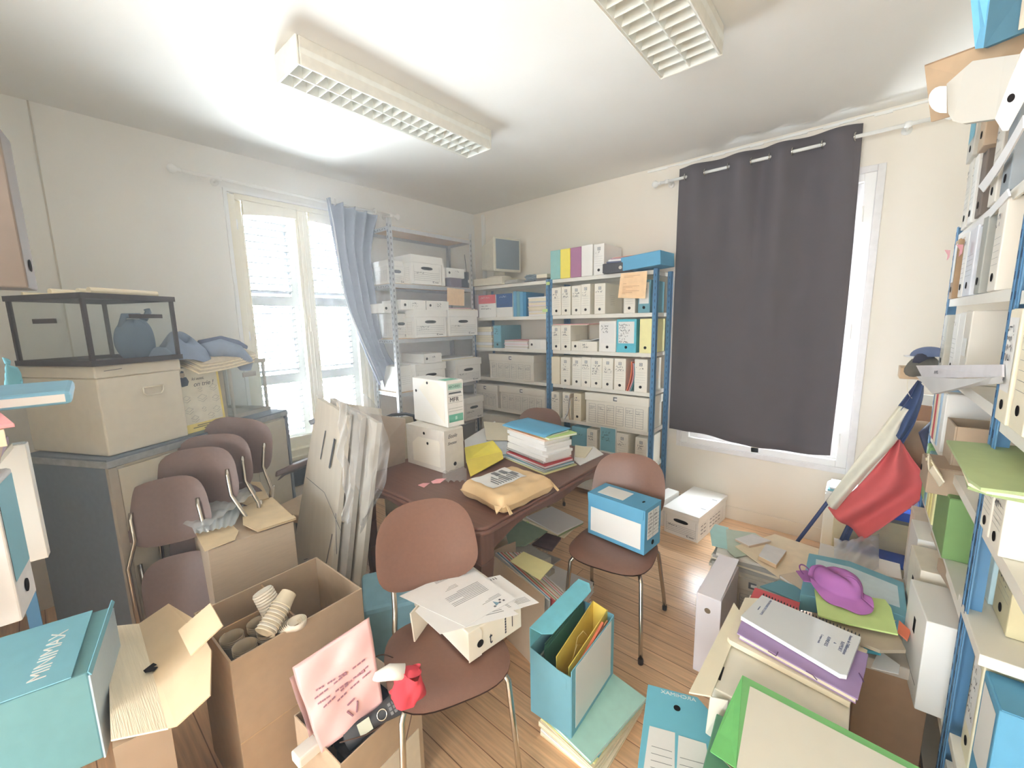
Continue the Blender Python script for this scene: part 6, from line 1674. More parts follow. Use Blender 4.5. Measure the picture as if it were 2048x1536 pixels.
# --- shelf at .80
arcC(-1.02, -.93, .80, .25, M('board_green_soft', (140, 186, 120)), 'green archive box at the far end of the fifth shelf, '+fr_, 'none', hole=False, ink=3)
arcC(-1.10, -1.03, .80, .24, M('board_cadet', (132, 176, 190)), 'cadet blue file beside the green archive box, fifth shelf', 'none', hole=False, ink=3)
for i, (y0, y1, lab) in enumerate(((-1.18, -1.12, 'pale yellow file, nearer the cadet blue one'), (-1.25, -1.19, 'pale yellow file, middle one'), (-1.32, -1.26, 'pale yellow file, nearer the green box'))):
    arcC(y0, y1, .80, .22, [PYEL, M('board_butter', (244, 232, 150)), PYEL][i], lab+' on the fifth shelf', 'none', hole=False, ink=0)
arcC(-1.62, -1.36, .80, .22, M('board_leaf_green', (122, 158, 100)), 'leaf green archive box with pale side panel, fifth shelf by the near post', 'none', hole=False, ink=0, d=.3)
archive((XC-.06, -1.47, 1.012), -90, .20, .095, .30, M('board_tan', ()), 'tan box with a finger hole lying on the leaf green box', 'none', ink=0, board=KRAFTD)
for i in range(3):
    m = MB(); P_ = [FX(1875+4*i, 930+9*i, XC-.02-.008*i)]
    c_ = P_[0]
    m.grid(lambda u, v: c_+Vector((-.03*v, -.07+.14*u, .05*(v-.5)+.02*math.sin(u*5+i))), 8, 5)
    single(m, 'envelope', [PAPERC, M('envelope_ivory', (240, 230, 200)), PAPERC][i], ['upper curled cream envelope poking out above the yellow files', 'middle curled ivory envelope above the yellow files', 'lower curled cream envelope above the yellow files'][i], 'envelope', solid=.004)
p = FX(1955, 1075, XC-.0)
# --- shelf at .405: long boxes seen end-on with slots
for i, (y0, y1, h) in enumerate(((-1.12, -.93, .33), (-1.36, -1.14, .34), (-1.62, -1.40, .33), (-1.92, -1.66, .31))):
    t = thing('archive_box', '%s long off-white box with a slotted end on the lowest shelf, counted from the flag' % ordinal(i), 'archive box', (XC-.03-.012*i, (y0+y1)/2, .406), -90+1.5*i, 'slotted boxes on the lowest shelf')
    w_ = y1-y0-.004
    MB().box(-w_/2, 0, 0, w_/2, .36, h).build('body', [M('board_offwhite_warm', (232, 224, 208)), WHITE][i % 2], t, bevel=.003)
    m = MB(); m.slab([(-.012, -.001, h*.6), (.012, -.001, h*.6), (.012, -.001, h*.6+.05), (-.012, -.001, h*.6+.05)], .001); m.build('slot', HOLE, t)
    m = MB(); m.slab([(-w_*.4, -.0012, h*.2), (w_*.4, -.0012, h*.2), (w_*.4, -.0012, h*.202+.001), (-w_*.4, -.0012, h*.2)], .0006); m.build('rule', RULE, t)
for i in range(2):
    slabbox('flat_box', (XC+.14, -1.42-.3*i, .742), .30, .26, .045, -88+5*i, [M('board_tan', ()), KRAFTD][i], ['tan flat box under the leaf green archive box', 'kraft flat box beside the near post under the fifth shelf'][i], 'box')
# --- near rack
nr = 'near blue rack'
arcC(-2.14, -2.04, 1.385, .27, M('board_manila', (236, 228, 206)), 'cream archive box with grouped handwriting against the blue post, '+nr, 'label', ink=4, board=M('board_manila', ()), dx=-.004)
arcC(-2.26, -2.15, 1.385, .30, M('board_manila', ()), 'second cream archive box beside the one with grouped handwriting, '+nr, 'ruled', ink=2)
arcC(-2.13, -2.04, 1.10, .182, CREAM, 'cream archive box with one finger hole behind the sage folders, '+nr, 'ruled', ink=3)
arcC(-2.235, -2.14, 1.10, .182, CREAM, 'cream archive box next to the one behind the sage folders, '+nr, 'ruled', ink=3)
archive((3.93, -1.925, .842), -90, .05, .235, .26, M('board_pale_ice', (200, 226, 232)), 'pale blue archive box with handwriting standing on the jutting shelf board', 'none', ink=5, hole=False)
t = archive((3.937, -2.03, .842), -90, .14, .255, .31, M('board_ivory_big', (238, 232, 204)), 'tall ivory archive box with a blue emblem on the jutting shelf board', 'M', ink=4, board=M('board_khaki_side', (204, 196, 160)))
arcC(-2.18, -2.09, .49, .30, M('board_ivory_big', ()), 'ivory archive box with handwriting hanging under the jutting board', 'label', ink=6, dx=.02)
t = arcC(-2.33, -2.19, .49, .30, BLUE, 'blue archive box with white label under the jutting board, '+nr, 'label', ink=0, dx=.02)
slabbox('archive_box', (4.06, -2.20, .10), .30, .22, .26, -90, BGREY, 'grey box low in the near blue rack', 'archive box')
slabbox('archive_box', (4.03, -2.44, .10), .32, .20, .27, -86, BGREY, 'second grey box low in the near blue rack, nearer the camera', 'archive box')

# ================================================================ corner by the flag
slabbox('archive_carton', (3.76, -.42, 0), .40, .26, .48, 0, M('carton_yellowed', (216, 206, 168), var=.04), 'yellowed carton standing between the flag and the rack', 'carton')
t = thing('storage_box', 'white plastic box with papers on it in the corner by the flag', 'box', (3.62, -.20, 0), 0)
MB().box(-.12, -.14, 0, .10, .14, .50).build('body', WHITE, t, bevel=.006)
for i in range(3):
    single(MB().box(3.50+.01*i, -.32+.01*i, .5005+.012*i, 3.66, -.12, .511+.012*i), 'paper_sheaf', [PAPER, LBLUE, PAPER][i], ['lower white papers', 'pale blue papers', 'upper white papers'][i]+' on the plastic box in the corner by the flag', 'papers')
t = thing('document_tray', 'translucent dark blue letter tray behind the flag', 'tray', (3.80, -.62, .30), 10)
m = MB(); m.box(-.17, -.12, 0, .17, .12, .006); m.box(-.17, -.12, .006, -.164, .12, .06); m.box(.164, -.12, .006, .17, .12, .06); m.box(-.164, .114, .006, .164, .12, .06)
m.build('tray_body', M('blue_plastic', (48, 84, 176), rough=.25), t)
MB().box(-.16, -.11, -.30, .16, .11, -.0).build('stand', M('carton_yellowed', ()), t)
t = thing('document_tray', 'upper dark blue letter tray partly hidden by the flag', 'tray', (3.83, -.50, .52), 0)
m = MB(); m.box(-.10, -.10, 0, .10, .10, .006); m.box(-.10, -.10, .006, -.094, .10, .07); m.box(.094, -.10, .006, .10, .10, .07); m.box(-.10, -.106, .006, .10, -.10, .05)
m.build('tray_body', M('blue_plastic', ()), t)
# flag and poles
POLE = M('pole_navy', (52, 66, 108), rough=.4)
fpA, fpB = FY(1588, 1092, -.80), FY(1840, 762, -.80)
ft = thing('flag', 'French tricolour hanging from a dark pole leaning against the rack', 'flag', (0, 0, 0))
d_ = (fpB-fpA)
MB().tube([fpA-d_*.16, fpA, fpB], .010, 10).build('pole', POLE, ft, smooth=True)
single(MB().tube([FY(1663, 1120, -.72), FY(1697, 1050, -.76)], .009, 8), 'flag_pole', POLE, 'dark bare pole under the red part of the flag, nearer the window', 'pole', smooth=True)
single(MB().tube([FY(1676, 1118, -.70), FY(1706, 1050, -.74)], .009, 8), 'flag_pole', POLE, 'second dark bare pole under the flag, nearer the rack', 'pole', smooth=True)
single(MB().tube([FY(1716, 1092, -.66), FY(1760, 1020, -.68)], .007, 8), 'flag_pole', POLE, 'short dark pole end showing below the lowest point of the flag', 'pole', smooth=True)
def flagband(L_, nm, mt, amp=.018, fq=9, dep=-.83):
    # L_: (left outline pixels, right outline pixels) from the top down
    A, B = L_
    A = [FY(x, y, dep) for x, y in A]; B = [FY(x, y, dep) for x, y in B]
    def fn(u, v):
        a, b = smp(A, v), smp(B, v); p = a*(1-u)+b*u
        return p+Vector((0, amp*math.sin(u*fq+v*2.3)*min(1, 1.0), 0))
    return MB().grid(fn, 30, 30).build(nm, mt, ft, smooth=True, solid=.0025)
FR = M('flag_red', (206, 96, 98), rough=.8, var=.04); FW = M('flag_white', (226, 222, 206), rough=.8); FB = M('flag_blue', (64, 82, 122), rough=.8)
flagband(([(1796, 812), (1757, 864), (1716, 917), (1683, 962), (1652, 1004)], [(1818, 818), (1800, 850), (1795, 880), (1740, 940), (1672, 1022)]), 'white_band', FW, .02, 5, -.845)
flagband(([(1797, 879), (1760, 925), (1735, 955), (1700, 990), (1655, 1018)], [(1801, 881), (1822, 915), (1850, 955), (1850, 990), (1724, 1079)]), 'red_band', FR, .03, 8, -.83)
flagband(([(1836, 762), (1818, 800), (1802, 823), (1797, 850), (1790, 868)], [(1848, 772), (1846, 800), (1832, 845), (1818, 870), (1806, 888)]), 'blue_band', FB, .025, 7, -.86)
# things hanging behind the flag
t = thing('backpack', 'brown and navy rucksack hanging on the end of the rack behind the flag', 'bag', FY(1838, 905, -.60)+Vector((0, 0, 0)), 0)
m = MB()
m.grid(lambda u, v: (.085*math.cos(2*math.pi*u)*math.cos(math.pi*(v-.5))**.5*(1+.1*math.sin(5*u*2*math.pi)), .06*math.sin(2*math.pi*u)*math.cos(math.pi*(v-.5))**.5, .17*math.sin(math.pi*(v-.5))), 30, 16)
m.build('bag_body', M('bag_brown', (142, 118, 92), var=.2, scale=12), t, smooth=True)
m = MB(); m.tube([(.02, -.06, -.14), (.04, -.075, 0), (.0, -.06, .12), (.03, -.20, .22), (.05, -.30, .26)], .018, 8); m.build('strap', M('bag_navy', (60, 70, 98)), t, smooth=True)
t = thing('framed_panel', 'white-framed brown panel standing behind the flag', 'frame', (0, 0, 0))
q = [FY(1838, 802, -.35), FY(1852, 806, -.35), FY(1850, 858, -.35), FY(1826, 855, -.35)]
MB().slab([q[0]+Vector((-.03, 0, .04)), q[1]+Vector((.10, 0, .04)), Vector((q[2].x+.10, q[2].y, .0)), Vector((q[3].x-.02, q[3].y, .0))][::-1], .015).build('frame', WPAINT, t)
MB().slab([q[0]+Vector((0, -.004, -.02)), q[1]+Vector((.07, -.004, -.02)), q[2]+Vector((.07, -.004, .02)), q[3]+Vector((.01, -.004, .02))][::-1], .004).build('panel', M('panel_brown', (160, 118, 88)), t)
# jacket and cap on a ledge at the rack end
t = thing('cap', 'navy and white cap on the bundle at the end of the middle shelf', 'cap', FY(1858, 712, -.80), 20)
m = MB(); m.grid(lambda u, v: (.07*math.cos(2*math.pi*u)*math.cos(v*math.pi/2), .05*math.sin(2*math.pi*u)*math.cos(v*math.pi/2), .045*math.sin(v*math.pi/2)), 26, 8); m.build('crown', M('cap_navy', (104, 116, 146), rough=.9, var=.1), t, smooth=True)
MB().prism([(-.05, -.05), (-.08, -.045), (-.09, 0), (-.08, .04), (-.05, .05)], -.004, 0).build('peak', PAPER, t)
t = thing('garment', 'dark olive rolled garment under the navy cap at the end of the rack', 'clothing', FY(1838, 738, -.85), 0)
m = MB(); m.tube([(-.03, -.10, 0), (0, 0, .012), (.03, .10, .01), (.05, .16, 0)], [.03, .045, .05, .03], 12); m.build('roll', M('garment_olive', (104, 100, 92), rough=.9, var=.15), t, smooth=True)
m = MB(); m.tube([(-.02, -.08, .04), (.0, 0, .05), (.04, .10, .045)], [.012, .025, .02], 10); m.build('dark_fold', M('garment_dark', (58, 58, 76), rough=.9), t, smooth=True)
p = FY(1818, 742, -.80)
single(MB().box(p.x-.035, p.y-.05, p.z-.035, p.x+.05, p.y+.08, p.z+.02), 'wood_block', M('block_tan', (206, 176, 140)), 'small tan block poking out beside the olive garment', 'block', bevel=.003)
m = MB(); P_ = [FY(1817, 755, -.84), FY(1808, 790, -.84), FY(1830, 800, -.84)]; m.tube(bez(P_, 14), .0015, 5); single(m, 'string_loop', PAPERC, 'thin cream string hanging from the tan block', 'string', smooth=True)
# crumpled clear bag on the floor boxes
film(lambda u, v: FZ(1668+90*u, 1075+70*v+10*math.sin(u*4), .40)+Vector((0, 0, .10*math.sin(u*math.pi)*math.sin(v*math.pi)+.012*math.sin(u*17+v*5)*math.sin(v*19))), 40, 30, 'crumpled clear plastic bag at the foot of the flag poles', 'plastic_bag', 'plastic bag', mt=see_through('plastic_bag_clear', (.95, .96, .97), .42, .12, (226, 228, 230), 1.0))
t = thing('storage_box', 'grey-white carton behind the light blue box at the foot of the flag', 'box', (3.62, -1.0, 0), 0)
MB().box(-.10, -.14, 0, .22, .14, .36).build('body', BGREY, t, bevel=.003); MB().box(-.104, -.144, .36, .224, .144, .39).build('lid', BGREY, t, bevel=.003)
# white storage box on the floor by the window
t = storage((2.735, -.578, 0), 0, .27, .205, .55, 'wide white lidded box on the floor below the curtained window', 'hand', lid_h=.035)
t.children[0]
t.rotation_euler = (0, 0, math.radians(-6.5)); t.location = (2.665, -.56, 0)
for i in range(2):
    m = MB(); m.slab([(.08, .16+.22*i, .2056), (.12, .155+.22*i, .2056), (.12, .163+.22*i, .2056), (.08, .168+.22*i, .2056)], .0006); m.build('slot', INKS, t)
m = MB()
for r_ in range(3):
    for c_ in range(7):
        y = .05+.055*c_; z = .05+.03*r_
        if c_ in (2,): continue
        m.slab([(.1335, y, z), (.1335, y+.035, z), (.1335, y+.035, z+.006), (.1335, y, z+.006)], .0006)
m.build('side_text', INKS, t)
slabbox('folder_sleeve', (2.47, -.34, 0), .10, .26, .22, -8, WHITE, 'white sleeve standing behind the lidded box below the curtained window', 'folder')
# ================================================================ pile of dossiers in front of the right-hand racks
random.seed(21)
t = storage((3.265, -1.27, 0), 5.4, .40, .275, .30, 'grey-white storage box with handwritten columns holding up cream papers', 'grid', body=M('board_grey_worn', (196, 190, 176), var=.06))
zz = .2765
for i, (mt, th, lab) in enumerate(((M('board_grey_worn', ()), .016, 'worn grey'), (GREYP, .02, 'grey'), (PAPERC, .018, 'cream'), (GREYP, .022, 'darker grey'), (BGREY, .016, 'pale grey'))):
    t = thing('card_folder', '%s dossier, %s above the handwritten storage box' % (lab, ordinal(i)), 'folder', (3.245+.006*i, -1.12+.006*(i % 3), zz), 3+4*math.sin(i*2), 'dossiers on the handwritten storage box')
    MB().box(-.205, -.145, 0, .205, .15, th).build('cover', mt, t, bevel=.001); zz += th
zt = zz+.001
sheetZ([(1420, 1062), (1430, 1048), (1457, 1055), (1458, 1098), (1424, 1090)], zt+.006, .004, M('paper_aqua', (176, 216, 210)), 'pale aqua folder corner on the grey dossiers', 'card_folder', 'folder')
sheetZ([(1452, 1058), (1510, 1066), (1560, 1095), (1470, 1115), (1455, 1100)], zt+.009, .003, M('paper_celadon', (190, 202, 184)), 'celadon sheet beside the aqua folder', 'paper_sheet')
sheetZ([(1470, 1092), (1550, 1068), (1645, 1100), (1625, 1148), (1568, 1162)], zt+.014, .004, M('paper_peach_pale', (238, 220, 190)), 'large peach dossier with ragged edge on top of the grey ones', 'card_folder', 'folder')
sheetZ([(1590, 1085), (1640, 1100), (1628, 1150), (1600, 1155)], zt+.010, .004, PAPERC, 'cream sheet showing at the end of the peach dossier', 'paper_sheet')
def block(px, z, th, mt, label, side):
    pts = [FZ(p[0], p[1], z) for p in px]
    if (pts[1]-pts[0]).cross(pts[2]-pts[1]).z < 0: pts = pts[::-1]
    t = thing('wooden_block', label, 'block', (0, 0, 0))
    MB().slab(pts, th).build('body', side, t); MB().slab([p+Vector((0, 0, .002)) for p in pts], .002).build('top_face', mt, t)
block([(1470, 1078), (1505, 1068), (1542, 1082), (1498, 1092)], zt+.026, .010, M('block_pale', (226, 222, 220)), 'flat pale block lying askew on the peach dossier', M('block_side', (196, 176, 156)))
block([(1532, 1088), (1573, 1102), (1553, 1130), (1517, 1112)], zt+.040, .020, M('block_pale', ()), 'thick pale block with tan side on the peach dossier', M('block_tan', ()))
# white open archive box standing beside the pile, its tab up
t = thing('archive_box', 'white archive box with a round hole standing beside the grey storage box', 'archive box', (3.115, -1.745, 0), 0)
MB().box(0, 0, 0, .105, .34, .40).build('body', M('board_lilac_white', (226, 220, 224), var=.01), t, bevel=.003)
MB().slab([(0, .002, .40), (.10, .002, .40), (.11, .30, .46), (.02, .30, .455)], .003).build('open_flap', M('board_lilac_white', ()), t)
MB().disc((.05, 0, .33), (0, -1, 0), .013, th=.001).build('finger_hole', M('hole_brass', (120, 104, 84)), t)
# brown carton under the grey lid
t = carton('brown carton under a grey flat box beside the racks', (3.685, -1.80, 0), 0, .185, .60, .415, M('kraft_brown', (160, 130, 102)), open_=False)
t = thing('flat_box', 'large grey flat box lying on the brown carton', 'box', (0, 0, 0))
pts = [Vector((3.665, -1.84, .465)), Vector((3.874, -1.80, .465)), Vector((3.874, -1.16, .465)), Vector((3.70, -1.20, .465))]
MB().slab(pts, .045).build('body', M('board_taupe', (188, 178, 166)), t, bevel=.003)
# light blue archive box lying open side up, files beneath
zz = folder_pile(3.62, -1.56, .466, .27, .34, 60, [(M('folder_rust', (190, 120, 92)), .010, 'rust'), (KRAFT, .016, 'kraft'), (GREYP, .012, 'grey'), (KRAFT, .014, 'thick kraft')], 'dossier', 'the pile under the lime folder', group='dossiers under the lime folder', jit=.006, rjit=6, name='card_folder')
sheetZ([(1480, 1240), (1510, 1175), (1600, 1205), (1590, 1250)], .53, .006, RED, 'raspberry red folder behind the spiral-bound booklet', 'card_folder', 'folder')
sheetZ([(1520, 1172), (1560, 1160), (1612, 1180), (1600, 1205)], .515, .006, TEAL, 'thin sea blue folder between the red folder and the storage box', 'card_folder', 'folder')
t = thing('archive_box', 'light blue archive box lying flat with a white panel under the purple hat', 'archive box', (0, 0, 0))
q = [(1600, 1188), (1618, 1106), (1700, 1122), (1808, 1165), (1816, 1236), (1778, 1222)]
pts = [FZ(x, y, .545) for x, y in q]
if (pts[1]-pts[0]).cross(pts[2]-pts[1]).z < 0: pts = pts[::-1]
MB().slab(pts, .07).build('body', LBLUE, t, bevel=.003)
q2 = [(1632, 1118), (1700, 1134), (1795, 1172), (1800, 1215), (1700, 1180), (1630, 1150)]
pts = [FZ(x, y, .5465) for x, y in q2]
if (pts[1]-pts[0]).cross(pts[2]-pts[1]).z < 0: pts = pts[::-1]
MB().slab(pts, .001).build('white_panel', M('label_ice', (214, 232, 240)), t)
sheetZ([(1600, 1195), (1618, 1188), (1608, 1168), (1592, 1180)], .50, .02, TEAL, 'sea blue file edge sticking out under the light blue box', 'card_folder', 'folder')
LM = sheetZ([(1629, 1177), (1770, 1199), (1782, 1215), (1796, 1268), (1700, 1248), (1636, 1230)], .575, .006, LIME, 'lime green folder under the purple hat', 'card_folder', 'folder')
sheetZ([(1640, 1234), (1798, 1272), (1812, 1300), (1760, 1300), (1650, 1258)], .556, .012, M('folder_kraft_grey', (178, 164, 142)), 'grey-kraft dossier directly below the lime folder', 'card_folder', 'folder')
sheetZ([(1798, 1240), (1822, 1262), (1815, 1280), (1795, 1262)], .566, .006, ORANGE, 'coral folder corner showing between the lime folder and the blue box', 'card_folder', 'folder')
# purple felt hat
HM = M('felt_purple', (160, 100, 160), rough=.9, var=.07, scale=12)
hc = FZ(1668, 1165, .62)
t = thing('hat', 'crumpled purple felt hat on the light blue box', 'hat', (hc.x+.01, hc.y, .588), -25)
def hatf(u, v):
    a = 2*math.pi*u
    if v < .55:      # crown from the top down, slumped and creased
        s_ = v/.55; r = .080*math.sin(s_*math.pi/2)**.6; z = .070*math.cos(s_*math.pi/2)**.6
        x = 1.15*r*math.cos(a); y = .80*r*math.sin(a); z += -.020*math.exp(-((y+.35*x)/.016)**2)*(1-s_)+.010*math.sin(22*x+9*y)*(1-s_)
    else:            # soft narrow brim: turned up on one side, hanging over the pile on the other
        s_ = (v-.55)/.45; dn_ = max(0, math.cos(a+.9)); up_b = max(0, -math.cos(a+.9))
        r = .080+(.016+.040*dn_)*s_
        z = -.034*s_*dn_**2+.034*s_*up_b**1.5+.006*math.sin(5*a)*s_
        x = 1.15*r*math.cos(a)-.01*s_*up_b; y = .80*r*math.sin(a)
    return (x, y, z+.024+.003*math.sin(9*a+5*v)*v)
t.scale = (.86, .86, .9)
MB().grid(hatf, 64, 26).build('felt', HM, t, smooth=True, solid=.003)
MB().tube([(.088*math.cos(2*math.pi*k/28), .062*math.sin(2*math.pi*k/28), .028) for k in range(28)], .004, 6, closed=True).build('band', M('band_purple', (112, 56, 118)), t, smooth=True)
m = MB(); m.tube(bez([(-.12, .02, .01), (-.17, .05, .04), (-.19, .0, .03), (-.13, -.02, .01)], 16), .003, 6); m.build('cord', M('band_purple', ()), t, smooth=True)
MB().slab([(-.14, .03, .008), (-.165, -.02, .006), (-.10, -.07, .006), (-.07, -.05, .012)][::-1], .004).build('ribbon', HM, t)
# big white open box with slot under the purple dossier
def wbox(z): return [FZ(x, y, z) for x, y in ((1378, 1382), (1470, 1195), (1768, 1328), (1752, 1500))]
BWt = M('board_big_white', (226, 222, 208), var=.03)
t = thing('archive_box', 'large off-white box with folded lid flap and handle slot under the purple dossier', 'archive box', (0, 0, 0))
zt = .52
Q = [Vector((3.335, -2.36, zt)), Vector((3.335, -1.80, zt)), Vector((3.668, -1.80, zt)), Vector((3.66, -2.36, zt))]
m = MB(); m.hexa([Vector((p.x, p.y, 0)) for p in Q[::-1]], [Vector((p.x, p.y, zt)) for p in Q[::-1]]); m.build('body', BWt, t, bevel=.003)
fl = [FZ(1378, 1384, .53), FZ(1422, 1392, .53), FZ(1486, 1232, .528), FZ(1468, 1205, .53)]
m = MB(); m.slab(fl if (fl[1]-fl[0]).cross(fl[2]-fl[1]).z > 0 else fl[::-1], .005); m.build('lid_flap', M('board_cream_flap', (238, 230, 206), var=.02), t)
sl_ = [FZ(1433, 1357, .5222), FZ(1440, 1333, .5222), FZ(1449, 1334, .5222), FZ(1441, 1360, .5222)]
m = MB(); m.slab(sl_ if (sl_[1]-sl_[0]).cross(sl_[2]-sl_[1]).z > 0 else sl_[::-1], .002); m.build('handle_slot', HOLE, t)
a_, b_, c_, d__ = FZ(1420, 1392, .521), FZ(1455, 1400, .521), FZ(1450, 1450, .44), FZ(1408, 1405, .46)
MB().slab([a_, b_, Vector((b_.x, b_.y-.02, .38)), Vector((a_.x, a_.y-.03, .42))], .003).build('torn_side_flap', BWt, t)
# cream file, purple dossier and spiral booklet
fz = .525
sheetZ([(1455, 1272), (1490, 1195), (1540, 1198), (1735, 1300), (1700, 1405), (1460, 1280)], .545, .018, PAPERC, 'cream dossier under the purple one', 'card_folder', 'folder')
pts = [FZ(x, y, .570) for x, y in ((1474, 1266), (1490, 1222), (1737, 1308), (1731, 1340), (1716, 1399))]
if (pts[1]-pts[0]).cross(pts[2]-pts[1]).z < 0: pts = pts[::-1]
t = thing('card_folder', 'purple elastic dossier under the spiral booklet', 'folder', (0, 0, 0))
MB().slab(pts, .004).build('cover', PURPLE, t, bevel=.001)
MB().slab([p*.97+sum(pts, Vector())/len(pts)*.03-Vector((0, 0, .0165-.0)) for p in pts], .004).build('back_cover', PURPLE, t)
MB().slab([p*.96+sum(pts, Vector())/len(pts)*.04-Vector((0, 0, .0045)) for p in pts], .012).build('sheets', PAPERC, t)
m = MB()
for P_ in (((1536, 1302), (1552, 1312), (1556, 1304)), ((1612, 1342), (1625, 1350), (1634, 1360)), ((1718, 1346), (1724, 1356), (1727, 1364))):
    m.tube([FZ(x, y, .573) for x, y in P_], .0016, 5)
m.build('elastic', M('elastic_plum', (92, 60, 104)), t)
pts = [FZ(x, y, .588) for x, y in ((1482, 1232), (1524, 1190), (1722, 1274), (1694, 1350), (1680, 1348))]
if (pts[1]-pts[0]).cross(pts[2]-pts[1]).z < 0: pts = pts[::-1]
t = thing('spiral_booklet', 'spiral-bound white booklet with glossy cover on the purple dossier', 'booklet', (0, 0, 0))
MB().slab([p-Vector((0, 0, .001)) for p in pts], .014).build('pages', PAPER, t)
MB().slab(pts, .0009).build('glossy_cover', M('cover_gloss', (226, 230, 232), rough=.08, var=.01, spec=.9), t)
a, b = FZ(1524, 1190, .582), FZ(1722, 1274, .582); m = MB(); dd = (b-a).normalized()
nn = Vector((-dd.y, dd.x, 0))
for k in range(30):
    c_ = a+(b-a)*((k+.5)/30); m.tube([c_+nn*(.006*math.cos(A))+Vector((0, 0, .008*math.sin(A))) for A in [2*math.pi*q_/8 for q_ in range(8)]], .0014, 4, closed=True)
m.build('spiral', BLACK, t)
TXB = M('print_blue_grey', (98, 112, 150), var=0)
tu = (FZ(1700, 1340, .589)-FZ(1715, 1275, .589)).normalized()
def btext(s, px, size):
    p = FZ(px[0], px[1], .5892); lettering(s, size, TXB, t, p, (FZ(1722, 1274, .589)-FZ(1694, 1350, .589)).normalized()*-1, (FZ(1722, 1274, .589)-FZ(1524, 1190, .589)).normalized(), ext=.0002)
btext('Année de Délibérations', (1700, 1270), .012); btext('RAPPORT', (1683, 1282), .013); btext('&', (1668, 1284), .010); btext('ANNEXES', (1656, 1272), .013); btext('Compte rendu', (1643, 1268), .009)
btext('PROVISOIRE DE COMPTE', (1540, 1200), .010); btext('commune', (1520, 1212), .007)
sheetZ([(1742, 1335), (1758, 1300), (1800, 1330), (1797, 1348)], .475, .002, PAPER, 'white sheet corner on the grey flat box', 'paper_sheet')
sheetZ([(1725, 1285), (1765, 1290), (1762, 1305), (1735, 1300)], .50, .012, M('board_petrol', (60, 142, 160)), 'petrol blue file end poking out under the kraft dossiers', 'card_folder', 'folder')
# green elastic folder with white label
GZ = .575
t = thing('card_folder', 'green folder with a large white label in front of the off-white box', 'folder', (0, 0, 0))
fz_ = lambda x, y, z=GZ: FZ(x, y, z)
pts = [fz_(1485, 1350), fz_(1700, 1465), fz_(1860, 1560), fz_(1480, 1560, GZ-.0), fz_(1424, 1500, GZ-.0)]
pts = [fz_(1485, 1350), fz_(1840, 1535), fz_(1800, 1640), fz_(1470, 1640), fz_(1470, 1536)]
if (pts[1]-pts[0]).cross(pts[2]-pts[1]).z < 0: pts = pts[::-1]
MB().slab(pts, .004).build('cover', GREEN, t, bevel=.001)
sp_ = [fz_(1485, 1350, GZ+.001), fz_(1472, 1536, GZ+.001), fz_(1420, 1502, GZ-.035), fz_(1452, 1420, GZ-.03)]
MB().slab(sp_ if (sp_[1]-sp_[0]).cross(sp_[2]-sp_[1]).z > 0 else sp_[::-1], .004).build('spine_fold', M('board_green_deep', (120, 200, 120)), t)
lb = [fz_(1500, 1372, GZ+.0012), fz_(1815, 1536, GZ+.0012), fz_(1780, 1640, GZ+.0012), fz_(1475, 1640, GZ+.0012), fz_(1473, 1536, GZ+.0012)]
MB().slab(lb if (lb[1]-lb[0]).cross(lb[2]-lb[1]).z > 0 else lb[::-1], .001).build('label', M('label_warm', (232, 228, 214), var=.01), t)
m = MB(); m.hexa([fz_(1425, 1500, GZ-.06), fz_(1470, 1545, GZ-.06), fz_(1800, 1640, GZ-.06), fz_(1480, 1360, GZ-.06)], [fz_(1428, 1502, GZ-.036), fz_(1472, 1545, GZ-.01), fz_(1800, 1640, GZ-.01), fz_(1490, 1362, GZ-.01)])
m.build('contents', M('folder_kraft_grey', ()), t)
t = slabbox('archive_box', (3.56, -2.64, 0), .36, .46, .50, 4, M('board_leaf_dark', (96, 150, 120)), 'green-grey box carrying the green folder', 'archive box')
# blue archive box lying with its printed spine up
def q4(z, L_): return [FZ(x, y, z) for x, y in L_]
zt = .40
top = q4(zt, [(1296, 1368), (1395, 1394), (1428, 1432), (1445, 1560), (1272, 1560)])
if (top[1]-top[0]).cross(top[2]-top[1]).z < 0: top = top[::-1]
t = thing('archive_box', 'blue archive box lying with its name, round hole and two ruled labels upward', 'archive box', (0, 0, 0))
MB().slab(top, .24).build('body', M('board_sky_clear', (116, 190, 212), var=.02), t, bevel=.002)
a0, a1 = FZ(1296, 1368, zt), FZ(1395, 1394, zt); b0 = FZ(1272, 1560, zt)
ux = (a1-a0).normalized(); uy = (b0-a0).normalized(); 
def tp(px, py, o=.0012): p = FZ(px, py, zt); return Vector((p.x, p.y, zt+o))
cc = tp(1354, 1417); MB().disc(cc, (0, 0, 1), .0105, th=.001).build('finger_hole', HOLE, t)
m = MB()
for L_ in (((1299, 1452), (1350, 1466), (1349, 1560), (1284, 1560)), ((1357, 1471), (1412, 1488), (1424, 1560), (1352, 1560))):
    pl = [tp(*p) for p in L_]; m.slab(pl if (pl[1]-pl[0]).cross(pl[2]-pl[1]).z > 0 else pl[::-1], .001, 0)
for k in range(5):
    for (xa, ya, xb, yb) in ((1303, 1493, 1344, 1505), (1360, 1516, 1410, 1530)):
        yy = 14*k; A, B = tp(xa-k*.8, ya+yy, .0024), tp(xb, yb+yy, .0024); s_ = uy*.0005; m.slab([A+s_, B+s_, B-s_, A-s_] if ((B-A).cross(-s_)).z > 0 else [A-s_, B-s_, B+s_, A+s_], .0004, 1)
m.build('ruled_labels', [LABEL, INKS], t)
pT = tp(1392, 1404, .001)
lettering('ARCHIMAX', .0185, LABEL, t, pT, -(FZ(1392, 1400, zt)-FZ(1322, 1382, zt)).normalized(), -uy*1.0, width=1.15)

